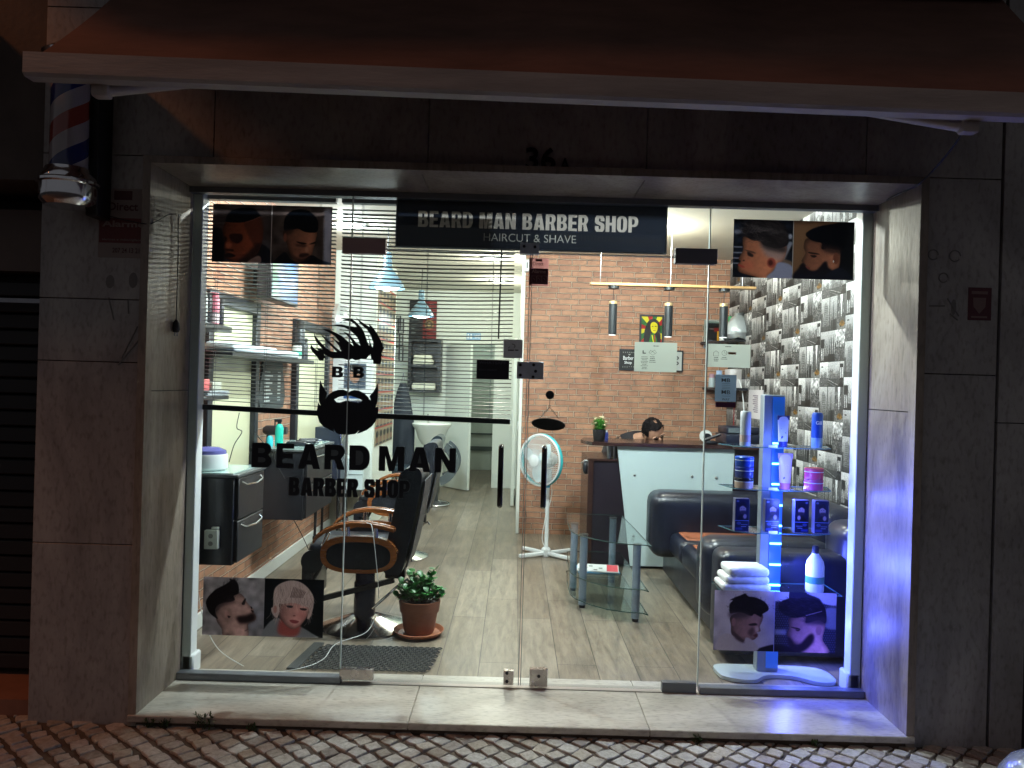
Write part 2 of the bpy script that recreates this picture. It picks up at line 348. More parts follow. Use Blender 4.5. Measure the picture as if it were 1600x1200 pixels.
def brick_mat(name, wx=.205, hz=.0555, c1=(.46, .245, .15), c2=(.33, .16, .10), mortar=(.60, .48, .38), axes='XZ'):
    m = bpy.data.materials.new(name); m.use_nodes = True; n, l = m.node_tree.nodes, m.node_tree.links; b = n['Principled BSDF']
    tc = n.new('ShaderNodeTexCoord'); sp = n.new('ShaderNodeSeparateXYZ'); cb = n.new('ShaderNodeCombineXYZ')
    l.new(tc.outputs['Object'], sp.inputs[0]); l.new(sp.outputs[axes[0]], cb.inputs[0]); l.new(sp.outputs['Z'], cb.inputs[1])
    nz = n.new('ShaderNodeTexNoise'); nz.inputs['Scale'].default_value = 14; nz.inputs['Detail'].default_value = 3
    l.new(cb.outputs[0], nz.inputs['Vector'])
    vm = n.new('ShaderNodeVectorMath'); vm.operation = 'MULTIPLY_ADD'; vm.inputs[1].default_value = (.022, .014, 0)
    l.new(nz.outputs['Color'], vm.inputs[0]); l.new(cb.outputs[0], vm.inputs[2])
    bt = n.new('ShaderNodeTexBrick'); bt.inputs['Scale'].default_value = 1; bt.inputs['Brick Width'].default_value = wx; bt.inputs['Row Height'].default_value = hz
    bt.inputs['Mortar Size'].default_value = .0040; bt.inputs['Mortar Smooth'].default_value = .5; bt.offset = .37; bt.offset_frequency = 2; bt.squash = .72; bt.squash_frequency = 3
    bt.inputs['Color1'].default_value = (*c1, 1); bt.inputs['Color2'].default_value = (*c2, 1); bt.inputs['Mortar'].default_value = (*mortar, 1)
    l.new(vm.outputs[0], bt.inputs['Vector'])
    n2 = n.new('ShaderNodeTexNoise'); n2.inputs['Scale'].default_value = 9; n2.inputs['Detail'].default_value = 9; n2.inputs['Roughness'].default_value = .7
    l.new(cb.outputs[0], n2.inputs['Vector'])
    rp = n.new('ShaderNodeValToRGB'); rp.color_ramp.elements[0].position = .3; rp.color_ramp.elements[1].position = .72
    rp.color_ramp.elements[0].color = (.62, .6, .6, 1); rp.color_ramp.elements[1].color = (1.25, 1.2, 1.15, 1)
    l.new(n2.outputs['Fac'], rp.inputs[0])
    mx = n.new('ShaderNodeMix'); mx.data_type = 'RGBA'; mx.blend_type = 'MULTIPLY'; mx.inputs[0].default_value = 1
    l.new(bt.outputs['Color'], mx.inputs[6]); l.new(rp.outputs[0], mx.inputs[7]); l.new(mx.outputs[2], b.inputs['Base Color'])
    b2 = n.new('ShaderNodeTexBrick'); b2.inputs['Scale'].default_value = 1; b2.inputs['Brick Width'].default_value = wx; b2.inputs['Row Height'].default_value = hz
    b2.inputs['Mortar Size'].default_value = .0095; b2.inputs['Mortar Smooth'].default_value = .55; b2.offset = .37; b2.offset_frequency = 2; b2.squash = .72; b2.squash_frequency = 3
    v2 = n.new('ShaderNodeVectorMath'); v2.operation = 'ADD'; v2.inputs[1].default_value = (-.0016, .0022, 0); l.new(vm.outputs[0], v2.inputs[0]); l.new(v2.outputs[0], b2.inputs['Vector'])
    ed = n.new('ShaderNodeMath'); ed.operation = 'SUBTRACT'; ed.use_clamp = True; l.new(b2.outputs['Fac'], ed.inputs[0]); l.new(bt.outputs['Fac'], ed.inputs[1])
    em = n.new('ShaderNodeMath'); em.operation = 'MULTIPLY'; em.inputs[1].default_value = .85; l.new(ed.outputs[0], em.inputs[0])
    m3 = n.new('ShaderNodeMix'); m3.data_type = 'RGBA'; l.new(em.outputs[0], m3.inputs[0]); l.new(mx.outputs[2], m3.inputs[6]); m3.inputs[7].default_value = (.06, .03, .022, 1); l.new(m3.outputs[2], b.inputs['Base Color'])  # offset dark edge round each brick, painted in as relief shadow
    inv = n.new('ShaderNodeMath'); inv.operation = 'MULTIPLY_ADD'; inv.inputs[1].default_value = -1; l.new(bt.outputs['Fac'], inv.inputs[0])
    sc = n.new('ShaderNodeMath'); sc.operation = 'MULTIPLY'; sc.inputs[1].default_value = .5; l.new(n2.outputs['Fac'], sc.inputs[0]); l.new(sc.outputs[0], inv.inputs[2])
    bp = n.new('ShaderNodeBump'); bp.inputs['Strength'].default_value = .9; bp.inputs['Distance'].default_value = .012
    l.new(inv.outputs[0], bp.inputs['Height']); l.new(bp.outputs[0], b.inputs['Normal']); b.inputs['Roughness'].default_value = .6
    return m
brickX = brick_mat('brick wallpaper back', axes='XZ'); brickY = brick_mat('brick wallpaper side', axes='YZ')

def plank_mat():
    m = bpy.data.materials.new('wood look floor tile'); m.use_nodes = True; n, l = m.node_tree.nodes, m.node_tree.links; b = n['Principled BSDF']
    tc = n.new('ShaderNodeTexCoord'); mp = n.new('ShaderNodeMapping'); mp.inputs['Rotation'].default_value = (0, 0, R(90)); mp.inputs['Location'].default_value = (.3, .147, 0)
    l.new(tc.outputs['Object'], mp.inputs['Vector'])
    bt = n.new('ShaderNodeTexBrick'); bt.inputs['Scale'].default_value = 1; bt.inputs['Brick Width'].default_value = 1.2; bt.inputs['Row Height'].default_value = .205
    bt.inputs['Mortar Size'].default_value = .0024; bt.inputs['Mortar Smooth'].default_value = .2; bt.offset = .35
    bt.inputs['Color1'].default_value = (.29, .24, .185, 1); bt.inputs['Color2'].default_value = (.205, .163, .12, 1); bt.inputs['Mortar'].default_value = (.07, .06, .05, 1)
    l.new(mp.outputs[0], bt.inputs['Vector'])
    m2 = n.new('ShaderNodeMapping'); m2.inputs['Scale'].default_value = (9, 1.1, 1); l.new(tc.outputs['Object'], m2.inputs['Vector'])
    nz = n.new('ShaderNodeTexNoise'); nz.inputs['Scale'].default_value = 3; nz.inputs['Detail'].default_value = 9; nz.inputs['Roughness'].default_value = .68; nz.inputs['Distortion'].default_value = .6
    l.new(m2.outputs[0], nz.inputs['Vector'])
    rp = n.new('ShaderNodeValToRGB'); rp.color_ramp.elements[0].position = .28; rp.color_ramp.elements[1].position = .7
    rp.color_ramp.elements[0].color = (.42, .42, .43, 1); rp.color_ramp.elements[1].color = (1.2, 1.2, 1.18, 1); l.new(nz.outputs['Fac'], rp.inputs[0])
    mx = n.new('ShaderNodeMix'); mx.data_type = 'RGBA'; mx.blend_type = 'MULTIPLY'; mx.inputs[0].default_value = 1
    l.new(bt.outputs['Color'], mx.inputs[6]); l.new(rp.outputs[0], mx.inputs[7]); l.new(mx.outputs[2], b.inputs['Base Color'])
    mr = n.new('ShaderNodeMapRange'); mr.inputs[3].default_value = .25; mr.inputs[4].default_value = .45; l.new(nz.outputs['Fac'], mr.inputs[0]); l.new(mr.outputs[0], b.inputs['Roughness'])
    bp = n.new('ShaderNodeBump'); bp.inputs['Strength'].default_value = .25; bp.inputs['Distance'].default_value = .004; bp.invert = True
    l.new(bt.outputs['Fac'], bp.inputs['Height']); l.new(bp.outputs[0], b.inputs['Normal'])
    return m

def stone_mat(name, c1, c2, c3, rough=.45, sc=(1, 1, 1), vs=2.2):
    m = bpy.data.materials.new(name); m.use_nodes = True; n, l = m.node_tree.nodes, m.node_tree.links; b = n['Principled BSDF']
    tc = n.new('ShaderNodeTexCoord'); mp = n.new('ShaderNodeMapping'); mp.inputs['Scale'].default_value = sc; l.new(tc.outputs['Object'], mp.inputs['Vector'])
    a = n.new('ShaderNodeTexNoise'); a.inputs['Scale'].default_value = vs; a.inputs['Detail'].default_value = 10; a.inputs['Roughness'].default_value = .66; a.inputs['Distortion'].default_value = .8
    l.new(mp.outputs[0], a.inputs['Vector'])
    rp = n.new('ShaderNodeValToRGB'); e = rp.color_ramp.elements; e[0].position = .33; e[1].position = .68; e[0].color = (*c1, 1); e[1].color = (*c3, 1); x = e.new(.5); x.color = (*c2, 1)
    l.new(a.outputs['Fac'], rp.inputs[0])
    f = n.new('ShaderNodeTexNoise'); f.inputs['Scale'].default_value = 55; f.inputs['Detail'].default_value = 6; l.new(mp.outputs[0], f.inputs['Vector'])
    r2 = n.new('ShaderNodeValToRGB'); r2.color_ramp.elements[0].position = .3; r2.color_ramp.elements[0].color = (.62, .6, .57, 1); r2.color_ramp.elements[1].position = .5; r2.color_ramp.elements[1].color = (1, 1, 1, 1)
    l.new(f.outputs['Fac'], r2.inputs[0])
    mx = n.new('ShaderNodeMix'); mx.data_type = 'RGBA'; mx.blend_type = 'MULTIPLY'; mx.inputs[0].default_value = .8
    l.new(rp.outputs[0], mx.inputs[6]); l.new(r2.outputs[0], mx.inputs[7]); l.new(mx.outputs[2], b.inputs['Base Color']); b.inputs['Roughness'].default_value = rough
    bp = n.new('ShaderNodeBump'); bp.inputs['Strength'].default_value = .25; bp.inputs['Distance'].default_value = .004; l.new(f.outputs['Fac'], bp.inputs['Height']); l.new(bp.outputs[0], b.inputs['Normal'])
    return m
clad = stone_mat('grey marble cladding', (.22, .205, .20), (.33, .31, .30), (.44, .42, .40), .5, (1, 1, .45))
jambm = stone_mat('streaked marble jamb', (.15, .12, .095), (.26, .215, .175), (.38, .325, .27), .4, (1, 1, .3), 3)
sill = stone_mat('worn cream marble sill', (.34, .31, .27), (.5, .46, .40), (.62, .58, .51), .28, (.5, 1.6, 1), 2.4)
riser = mat('dirty brown stone edge', (.10, .065, .045), .8, bump=.4, var=.3)

# ================================================================== ground and pavement
def cobbles():
    mb = MB(); B = mb.b; s = .080
    for i in range(-70, 70):
        for j in range(-70, 70):
            # gently fanning diagonal courses
            a = R(45); gx, gy = i*s, j*s*.92
            x = gx*math.cos(a)-gy*math.sin(a); y = gx*math.sin(a)+gy*math.cos(a)
            y += .03*math.sin(x*1.3+.6)+.015*math.sin(x*4.1); y += -.07*max(0, -x-.6)**1.2
            if not (-3.4 < x < 3.4 and -1.9 < y < .02 or 2.25 < x < 3.4 and -1.9 < y < .1 or -3.4 < x < -2.1 and -1.9 < y < .1): continue
            g = .0035+rnd.random()*.007; h = s/2-g; th = a+rnd.uniform(-.22, .22); zz = -.047+rnd.uniform(-.003, .003); tx, ty = rnd.uniform(-.05, .05), rnd.uniform(-.05, .05); ex = rnd.uniform(.84, 1.1)
            def P(sx, sy, k, z):
                px, py = sx*h*k*rnd.uniform(.86, 1.07)*ex, sy*h*k*rnd.uniform(.84, 1.05)
                return B.verts.new((x+px*math.cos(th)-py*math.sin(th), y+px*math.sin(th)+py*math.cos(th), z+px*tx+py*ty))
            base = [(-1, -1), (-.1, -1.08), (1, -1), (1.07, .1), (1, 1), (0, 1.07), (-1, 1), (-1.07, 0)]
            lo = [P(p, q, 1, -.085) for p, q in base]; r0 = rnd.getstate(); mi = [P(p, q, .99, zz-.0035) for p, q in base]; rnd.setstate(r0); hi = [P(p, q, .91, zz) for p, q in base]
            for A, C in ((lo, mi), (mi, hi)):
                for k in range(8): B.faces.new((A[k], A[(k+1) % 8], C[(k+1) % 8], C[k]))
            c = B.verts.new((x, y, zz+rnd.uniform(-.001, .002)))
            for k in range(8): B.faces.new((hi[k], hi[(k+1) % 8], c))
    m = bpy.data.materials.new('limestone cobble'); m.use_nodes = True; n, l = m.node_tree.nodes, m.node_tree.links; b = n['Principled BSDF']
    ge = n.new('ShaderNodeNewGeometry'); rp = n.new('ShaderNodeValToRGB'); e = rp.color_ramp.elements
    e[0].color = (.30, .28, .26, 1); e[1].color = (.58, .56, .53, 1); x = e.new(.25); x.color = (.46, .41, .34, 1); x = e.new(.6); x.color = (.48, .47, .45, 1)
    l.new(ge.outputs['Random Per Island'], rp.inputs[0])
    tc = n.new('ShaderNodeTexCoord'); nz = n.new('ShaderNodeTexNoise'); nz.inputs['Scale'].default_value = 45; nz.inputs['Detail'].default_value = 8; nz.inputs['Roughness'].default_value = .7
    l.new(tc.outputs['Object'], nz.inputs['Vector'])
    r2 = n.new('ShaderNodeValToRGB'); r2.color_ramp.elements[0].position = .32; r2.color_ramp.elements[0].color = (.5, .47, .43, 1); r2.color_ramp.elements[1].position = .6; r2.color_ramp.elements[1].color = (1, 1, 1, 1)
    l.new(nz.outputs['Fac'], r2.inputs[0])
    mx = n.new('ShaderNodeMix'); mx.data_type = 'RGBA'; mx.blend_type = 'MULTIPLY'; mx.inputs[0].default_value = .85
    l.new(rp.outputs[0], mx.inputs[6]); l.new(r2.outputs[0], mx.inputs[7]); l.new(mx.outputs[2], b.inputs['Base Color']); b.inputs['Roughness'].default_value = .55
    bp = n.new('ShaderNodeBump'); bp.inputs['Strength'].default_value = .6; bp.inputs['Distance'].default_value = .006; l.new(nz.outputs['Fac'], bp.inputs['Height']); l.new(bp.outputs[0], b.inputs['Normal'])
    struct('pavement', mb, m)
cobbles()
struct('ground', MB().box(-150, 150, -150, 40, -.3, -.0555), mat('dirt between the stones', (.10, .08, .065), .9, bump=.5, bscale=30, var=.4, vscale=12))
struct('road', MB().box(-60, 60, -9, -2.4, -.3, -.055), mat('asphalt', (.05, .05, .052), .8, bump=.4, bscale=80, var=.2, vscale=20))

# ================================================================== the building front
XL, XR, ZT = -1.595, 1.727, 2.38
bld = thing('shop_building', 'dark marble clad shopfront wall around the lit window', 'building', (0, .2, 0))
dk = mat('dark joint', (.03, .028, .028), .9)
# backing masonry
mb = MB(); mb.box(-2.06, XL-.02, .03, .62, -.1, 3.9); mb.box(XR+.02, 2.5, .03, .62, -.1, 3.9); mb.box(XL-.03, XR+.03, .03, .39, ZT+.03, 3.9)
mb.box(-2.06, 2.5, .03, .39, 3.95, 9)
part('masonry', mb, dk, bld)
g = .002
mb = MB()
def slab(x0, x1, z0, z1): mb.box(x0+g, x1-g, 0, .032, z0+g, z1-g, .0015, 1)
lx = -2.075
zz = [-.08, S(150, 850, 3.33)[1], S(150, 565, 3.33)[1], S(150, 467, 3.33)[1], ZT+.035]
for a, b in zip(zz, zz[1:]): slab(lx, XL-.035, a, b)
jx = [lx, S(335, 200, 3.33)[0], S(670, 200, 3.33)[0], S(1012, 200, 3.33)[0], S(1355, 200, 3.33)[0], 2.085]
for a, b in zip(jx, jx[1:]): slab(a, b, ZT+.035, 3.05); slab(a, b, 3.05, 3.9)
zr = [-.08, S(1490, 585, 3.33)[1], ZT+.035]
for a, b in zip(zr, zr[1:]): slab(XR+.035, 2.085, a, b)
for a, b in ((-.08, 1.36), (1.36, 3.9)): slab(2.095, 2.24, a, b)
part('stone_cladding', mb, clad, bld, smooth=False)
# raised lip round the opening
mb = MB(); mb.box(XL-.035, XL, -.02, .04, -.05, ZT+.0); mb.box(XR, XR+.035, -.02, .04, -.05, ZT); mb.box(XL-.035, XR+.035, -.0202, .04, ZT, ZT+.032)
part('opening_trim', mb, jambm, bld, smooth=False)
# jambs, soffit
for x0, x1 in ((XL-.03, XL), (XR, XR+.03)): part('jamb', MB().box(x0, x1, .04, .42, 0, 1.393).box(x0, x1, .04, .42, 1.397, ZT), jambm, bld, smooth=False)
mb = MB()
sx = [XL, S(665, 275, 3.5)[0], S(1000, 290, 3.5)[0], XR]
for a, b in zip(sx, sx[1:]): mb.box(a+g, b-g, .04, .42, ZT, ZT+.03)
part('soffit', mb, jambm, bld, smooth=False)
mb = MB(); tx = [XL-.035, -.42, .62, XR+.035]
for a, b in zip(tx, tx[1:]): mb.box(a+g/2, b-g/2, -.03, .52, -.03, 0, .003, 1)
part('threshold', mb, sill, bld, smooth=False)
mb = MB(); mb.box(XL-.035, XR+.035, -.015, .5, -.09, -.031); part('threshold_riser', mb, riser, bld)
mb = MB(); mb.box(-3.2, 3.2, -.95, .03, 3.95, 4.1); mb.box(-3.2, 3.2, -.95, -.89, 4.1, 5.0)
part('balcony', mb, clad, bld)
part('house_number', MB().text('36', S(822, 228, 3.3)[0], S(869, 228, 3.3)[0], S(845, 264, 3.3)[1], S(845, 228, 3.3)[1], 0, .02, .012).text('A', S(875, 264, 3.3)[0], S(891, 264, 3.3)[0], S(880, 264, 3.3)[1], S(880, 245, 3.3)[1], 0, .015, .012), mat('dark bronze number', (.02, .02, .02), .4, .8), bld)
# blotches and scratches where old lettering was, right pier
mb = MB()
for (u, v, r) in ((1458, 398, .022), (1492, 400, .024), (1474, 434, .02)): 
    x, z = S(u, v, 3.33); mb.tube([(x+r*math.cos(t), -.001, z+r*math.sin(t)) for t in np.linspace(0, 5.6, 12)], .0022, 5)
for (u0, v0, u1, v1) in ((1452, 478, 1476, 478), (1480, 466, 1498, 494), (1484, 490, 1496, 500), (190, 560, 215, 510), (185, 570, 218, 530), (170, 465, 178, 500), (200, 468, 201, 490)):
    a, b = S(u0, v0, 3.33), S(u1, v1, 3.33); mb.tube([(a[0], -.001, a[1]), (b[0], -.001, b[1])], .003, 5)
for (u, v, rx, rz) in ((1490, 480, .012, .035), (172, 440, .02, .03), (208, 438, .02, .035)):
    x, z = S(u, v, 3.33); mb.sph((x, 0, z), 1, (rx, .001, rz), 2)
tag(part('stain', mb, mat('old glue stain', (.19, .18, .175), .9), bld), kind='stuff')
# neighbouring shopfront on the far left and doorway on the far right
nb = thing('neighbouring_shopfront', 'dark shuttered shopfront left of the marble pier', 'building', (-2.6, .5, 0))
part('wall', MB().box(-6, -2.08, .02, .6, S(30, 285, 3.4)[1], 9).box(-6, -2.08, .45, .6, -.1, 2.3), mat('brown render', (.10, .08, .07), .8, bump=.2, var=.2), nb)
mb = MB(); mb.box(-6, -2.08, .25, .44, S(30, 420, 3.5)[1], S(30, 322, 3.5)[1]); part('shutter_box', mb, mat('brown metal box', (.12, .085, .07), .5, var=.15), nb)
mb = MB()
for k in range(24): mb.box(-6, -2.09, .32+.004*(k % 2), .44, .05+k*.077, .05+k*.077+.07, .006, 1)
part('roller_shutter', mb, mat('black shutter slats', (.02, .02, .022), .5), nb)
part('canopy', MB().box(-6.5, -2.35, -.55, .02, 2.9, 2.98), mat('brown metal box', (.12, .085, .07), .5, var=.15), nb)  # unseen slab added to keep the street lamp off the upper pier
part('rail', MB().box(-6, -2.09, .22, .26, S(30, 468, 3.5)[1]-.01, S(30, 468, 3.5)[1]+.01), steel, nb)
part('step', MB().box(-6, -2.08, .05, .5, -.08, .02), mat('red stone step', (.25, .12, .08), .6, var=.2), nb)
nr = thing('neighbouring_doorway', 'dark recessed doorway right of the marble pier', 'building', (2.9, .5, 0))
part('wall', MB().box(2.245, 6, .3, .6, -.1, 9), mat('black recess', (.03, .028, .03), .8, var=.2), nr)
part('door_frame', MB().box(2.5, 2.58, .22, .3, -.06, 2.2), darkwood, nr)

# ================================================================== room
RX0, RX1, ZC = -1.81, 2.09, 2.75
D = Y
floor_m = plank_mat()
struct('floor', MB().box(-1.95, 2.2, .52, D(13.2), -.12, -.002), floor_m)
struct('ceiling', MB().box(-1.95, 2.2, .39, D(13.2), ZC, ZC+.12), mat('white ceiling paint', (.66, .64, .56), .8, bump=.05, var=.04, vscale=2))
struct('wall_left', MB().box(-1.95, RX0, .6, D(7.62), 0, ZC), brickY)
struct('wall_left_rear', MB().box(-1.95, RX0-.01, D(7.62), D(13.2), 0, ZC), white_wall)
struct('wall_back', MB().box(.075, 2.2, D(7.57), D(7.72), 0, ZC), brickX)
struct('wall_back_end', MB().box(.045, .073, D(7.565), D(10.8), 0, ZC), mat('white wall edge', (.78, .8, .74), .6, var=.03))
mb = MB(); mb.box(-1.95, -.93, D(10.8), D(10.92), 0, ZC); mb.box(-.3, .045, D(10.8), D(10.92), 0, ZC); mb.box(-.93, -.3, D(10.8), D(10.92), 2.02, ZC)
struct('wall_rear', mb, white_wall)
mb = MB(); mb.box(-1.0, -.95, D(10.92), D(13), 0, ZC); mb.box(-.28, -.2, D(10.92), D(13), 0, ZC); mb.box(-1, -.2, D(13), D(13.1), 0, ZC)
struct('wall_corridor', mb, mat('grey green corridor paint', (.42, .47, .40), .7, var=.05))
struct('wall_front', MB().box(-1.95, XL-.032, .43, .62, 0, ZC).box(XR+.032, 2.2, .43, .62, 0, ZC).box(-1.6, 1.75, .43, .62, ZT+.031, ZC), white_wall)

# photo collage wallpaper
def wallpaper():
    P = Paint(720, 550, (0, 0, 720, 550), (.3, .3, .3)); rs = np.random.RandomState(5)
    def pic(kind, x0, y0, x1, y1):
        w, h = x1-x0, y1-y0; top = rs.uniform(.66, .88)
        m = (P.X >= x0) & (P.X < x1) & (P.Y >= y0) & (P.Y < y1); t = ((P.Y-y0)/h)[..., None]
        P.a = np.where(m[..., None], top*(1-t)+(top-.25)*t+np.zeros(3), P.a)
        def r(a, b, c, d, g, al=1): P.rect(x0+a*w, y0+b*h, x0+c*w, y0+d*h, (g, g, g), 0, al)
        if kind == 'tower':
            P.poly([(x0+.35*w, y0+.2*h), (x0+.6*w, y0+.12*h), (x0+.85*w, y0+.3*h), (x0+.9*w, y1), (x0+.25*w, y1)], (.55, .55, .55), 0, False)
            for k in range(12): r(.4, .25+.055*k, .82, .27+.055*k, .32, .8)
            r(0, .45, .2, 1, .35); r(.0, .85, 1, 1, .3, .7)
        if kind == 'spire':
            P.poly([(x0+.45*w, y1), (x0+.47*w, y0+.35*h), (x0+.52*w, y0+.08*h), (x0+.57*w, y0+.35*h), (x0+.65*w, y1)], (.35, .35, .35), 0, False)
            for k in range(5): a = rs.uniform(0, .8); r(a, rs.uniform(.5, .8), a+.16, 1, rs.uniform(.12, .35))
            r(0, 0, .1, 1, .2, .8)
        if kind == 'street':
            r(0, 0, 1, 1, .38); 
            for k in range(26): a, b = rs.uniform(0, .9), rs.uniform(0, .75); r(a, b, a+.06, b+.09, rs.uniform(.1, .75))
            P.poly([(x0+.35*w, y0), (x0+.62*w, y0), (x0+.52*w, y0+.7*h)], (.85, .85, .85), 0, False)
            r(0, .82, 1, 1, .6); P.ell(x0+.62*w, y0+.86*h, .33*w, .07*h, (.62, .47, .16), 0); P.ell(x0+.62*w, y0+.8*h, .18*w, .05*h, (.5, .38, .15), 0); P.ell(x0+.45*w, y0+.92*h, .06*w, .03*h, (.05, .05, .05), 0)
        if kind == 'bridge':
            r(.05, .25, .5, 1, .16)
            for a in (.12, .31): P.ell(x0+(a+.06)*w, y0+.66*h, .055*w, .12*h, (.85, .85, .85), 0); r(a+.01, .66, a+.115, .95, .85)
            P.line([(x0+.3*w, y0+.25*h), (x1, y0+.75*h)], 1.5, (.1, .1, .1)); P.line([(x0+.5*w, y0+.25*h), (x1, y0+.6*h)], 1, (.2, .2, .2)); r(.5, .8, 1, 1, .25)
        if kind == 'cathedral':
            for a in (.15, .4, .7): P.poly([(x0+a*w, y1), (x0+a*w, y0+.45*h), (x0+(a+.08)*w, y0+.1*h), (x0+(a+.16)*w, y0+.45*h), (x0+(a+.18)*w, y1)], (.2, .2, .2), 0, False)
            r(0, .75, 1, 1, .12)
        if kind == 'field':
            P.cloud(.16, 6, (x0, y0, x1, y0+.6*h)); r(0, .55, 1, 1, .42)
            for k in range(14): a = rs.uniform(0, .95); r(a, rs.uniform(.35, .52), a+.05, .6, .2)
            P.cloud(.2, 3, (x0, y0+.55*h, x1, y1))
        if kind == 'island':
            for k in range(9): a = .15+.08*k; r(a, rs.uniform(.35, .55), a+.06, .65, rs.uniform(.25, .5))
            r(0, .65, 1, 1, .45); P.cloud(.12, 2, (x0, y0+.65*h, x1, y1)); P.ell(x0+.3*w, y0+.2*h, .12*w, .03*h, (.2, .2, .2), 0)
        if kind == 'skyline':
            for k in range(17): a = .05+.04*k; r(a, rs.uniform(.25, .5), a+.03, .68, rs.uniform(.3, .55))
            r(0, .68, 1, 1, .35); P.line([(x0, y0+.72*h), (x0+.7*w, y0+.95*h)], 1.5, (.8, .8, .8)); P.line([(x0, y0+.82*h), (x0+.5*w, y1)], 1, (.7, .7, .7))
            r(.74, .1, .96, .75, .12)
            for a in (.78, .88): r(a, .25, a+.05, .65, .85)
            P.line([(x0+.84*w, y0+.15*h), (x0+.4*w, y0+.95*h)], 1, (.15, .15, .15)); P.poly([(x0+.6*w, y1), (x0+.86*w, y0+.75*h), (x1, y0+.95*h), (x1, y1)], (.08, .08, .08), 0, False)
        P.a = np.where(m[..., None], P.a*(1-.28*t**1.6), P.a); P.cloud(.10, 2, (x0, y0+.45*h, x1, y1))
        for (a, b, c, d) in ((x0, y0, x1, y0+2), (x0, y0, x0+2, y1)): P.rect(a, b, c, d, (.12, .12, .12))
    for cx, off in ((0, 0), (360, 265)):
        rows = [(208, (('tower', 0, 125), ('spire', 125, 240), ('street', 240, 360))), (190, (('bridge', 0, 125), ('cathedral', 125, 220), ('field', 220, 360))), (152, (('island', 0, 130), ('skyline', 130, 360)))]
        y = off
        for h, cells in rows:
            for kind, a, b in cells:
                y0 = y % 550
                pic(kind, cx+a, y0, cx+b, y0+h)
                if y0+h > 550: pic(kind, cx+a, y0-550, cx+b, y0-550+h)
            y += h
    P.cloud(.07, 1); return P.a
wp = imgmat('city photo wallpaper', wallpaper()**1.25, .55)
mb = MB().box(RX1, 2.2, .62, D(7.57), 0, ZC)
uv = mb.b.loops.layers.uv.new('UVMap')
for f in mb.b.faces:
    for lp in f.loops: lp[uv].uv = (-lp.vert.co.y/.78, lp.vert.co.z/.60)
struct('wall_right', mb, wp)
# skirtings
sk = mat('white skirting', (.72, .75, .72), .4, var=.03)
mb = MB(); mb.box(RX0, RX0+.015, .62, D(7.62), 0, .085); struct('skirting', mb, sk)
# pillar left
pil = thing('wall_pillar', 'white pillar with two chart posters between brick wall and rear', 'pillar', (-1.6, D(7.9), 0))
part('column', MB().box(RX0-.02, -1.40, D(7.63), D(8.9), 0, ZC), white_wall, pil)

# ================================================================== shop window: frames, glass, doors
sw = thing('shop_window', 'wide frameless glass shopfront with two doors in the middle', 'window', (0, .4, 0))
gy0, gy1 = .388, .398
alum = mat('dark grey aluminium', (.19, .20, .22), .45, .6, var=.12, vscale=15)
part('top_rail', MB().box(XL, XR, .37, .42, 2.352, ZT), alum, sw)
mb = MB(); mb.box(XL, -.80, .368, .42, .0, .034, .003, 1); part('bottom_rail', mb, alum, sw)
mb = MB(); mb.box(.93, XR, .368, .42, .0, .034, .003, 1); part('bottom_rail', mb, alum, sw)
def pane(x0, x1, z0, z1, nm='glass_pane'): return part(nm, MB().box(x0, x1, gy0, gy1, z0, z1), glass, sw, smooth=False)
pane(XL+.01, -.812, .03, 2.352); pane(.926, XR-.01, .03, 2.352); pane(-.806, .92, 2.108, 2.352)
def edge(x0, x1, z0, z1, p): return part('polished_edge', MB().box(x0, x1, gy0-.004, gy1+.001, z0, z1), green_edge, p)
edge(-.8115, -.8065, .03, 2.352, sw); edge(.9205, .9255, .03, 2.352, sw); edge(-.806, .92, 2.1035, 2.1075, sw)
mb = MB(); mb.box(XL, XL+.045, .425, .5, .0, ZT, .004, 1); mb.box(XL, XL+.06, .425, .52, 0, .1, .008, 1); part('side_post', mb, white_pl, sw)
mb = MB(); mb.box(XR-.05, XR, .425, .5, .0, ZT, .004, 1); mb.box(XR-.065, XR, .425, .52, 0, .1, .008, 1); part('side_post', mb, white_pl, sw)
part('track', MB().box(-.8, .92, .375, .44, .0, .004), mat('worn steel floor track', (.35, .33, .3), .4, .5), sw)

def glass_door(x0, x1, label, side):
    t = thing('glass_door', label, 'door', ((x0+x1)/2, .393, 0), group='glass entrance doors')
    part('glass_pane', MB().box(x0+.002, x1-.002, gy0, gy1, .012, 2.101), glass, t, smooth=False)
    xs = x1-.002 if side > 0 else x0+.002
    part('polished_edge', MB().box(xs-.002, xs+.002, gy0-.001, gy1+.001, .012, 2.101), mat('thin dark glass edge', (.32, .38, .36), .3), t)
    hx = S(782, 740, 3.66)[0] if side > 0 else S(850, 740, 3.66)[0]
    z1, z0 = S(816, 697, 3.66)[1], S(816, 795, 3.66)[1]
    pts = [(hx, gy0, z1)]+[(hx, gy0-.045+.02*math.cos(a), z1-.02+.02*math.sin(a)+.0) for a in np.linspace(math.pi/2, math.pi, 4)]
    pts = [(hx, gy0, z1-.01), (hx, gy0-.035, z1-.01), (hx, gy0-.05, z1-.018), (hx, gy0-.055, z1-.035), (hx, gy0-.055, z0+.035), (hx, gy0-.05, z0+.018), (hx, gy0-.035, z0+.01), (hx, gy0, z0+.01)]
    part('handle', MB().tube(pts, .013, 14), mat('black chromed handle', (.05, .05, .055), .12, .9), t)
    return t
dl = glass_door(-.806, .058, 'left glass door, behind the vinyl lettering and blind', 1)
dr = glass_door(.064, .92, 'right glass door, with papers and hanging oval plaque', -1)
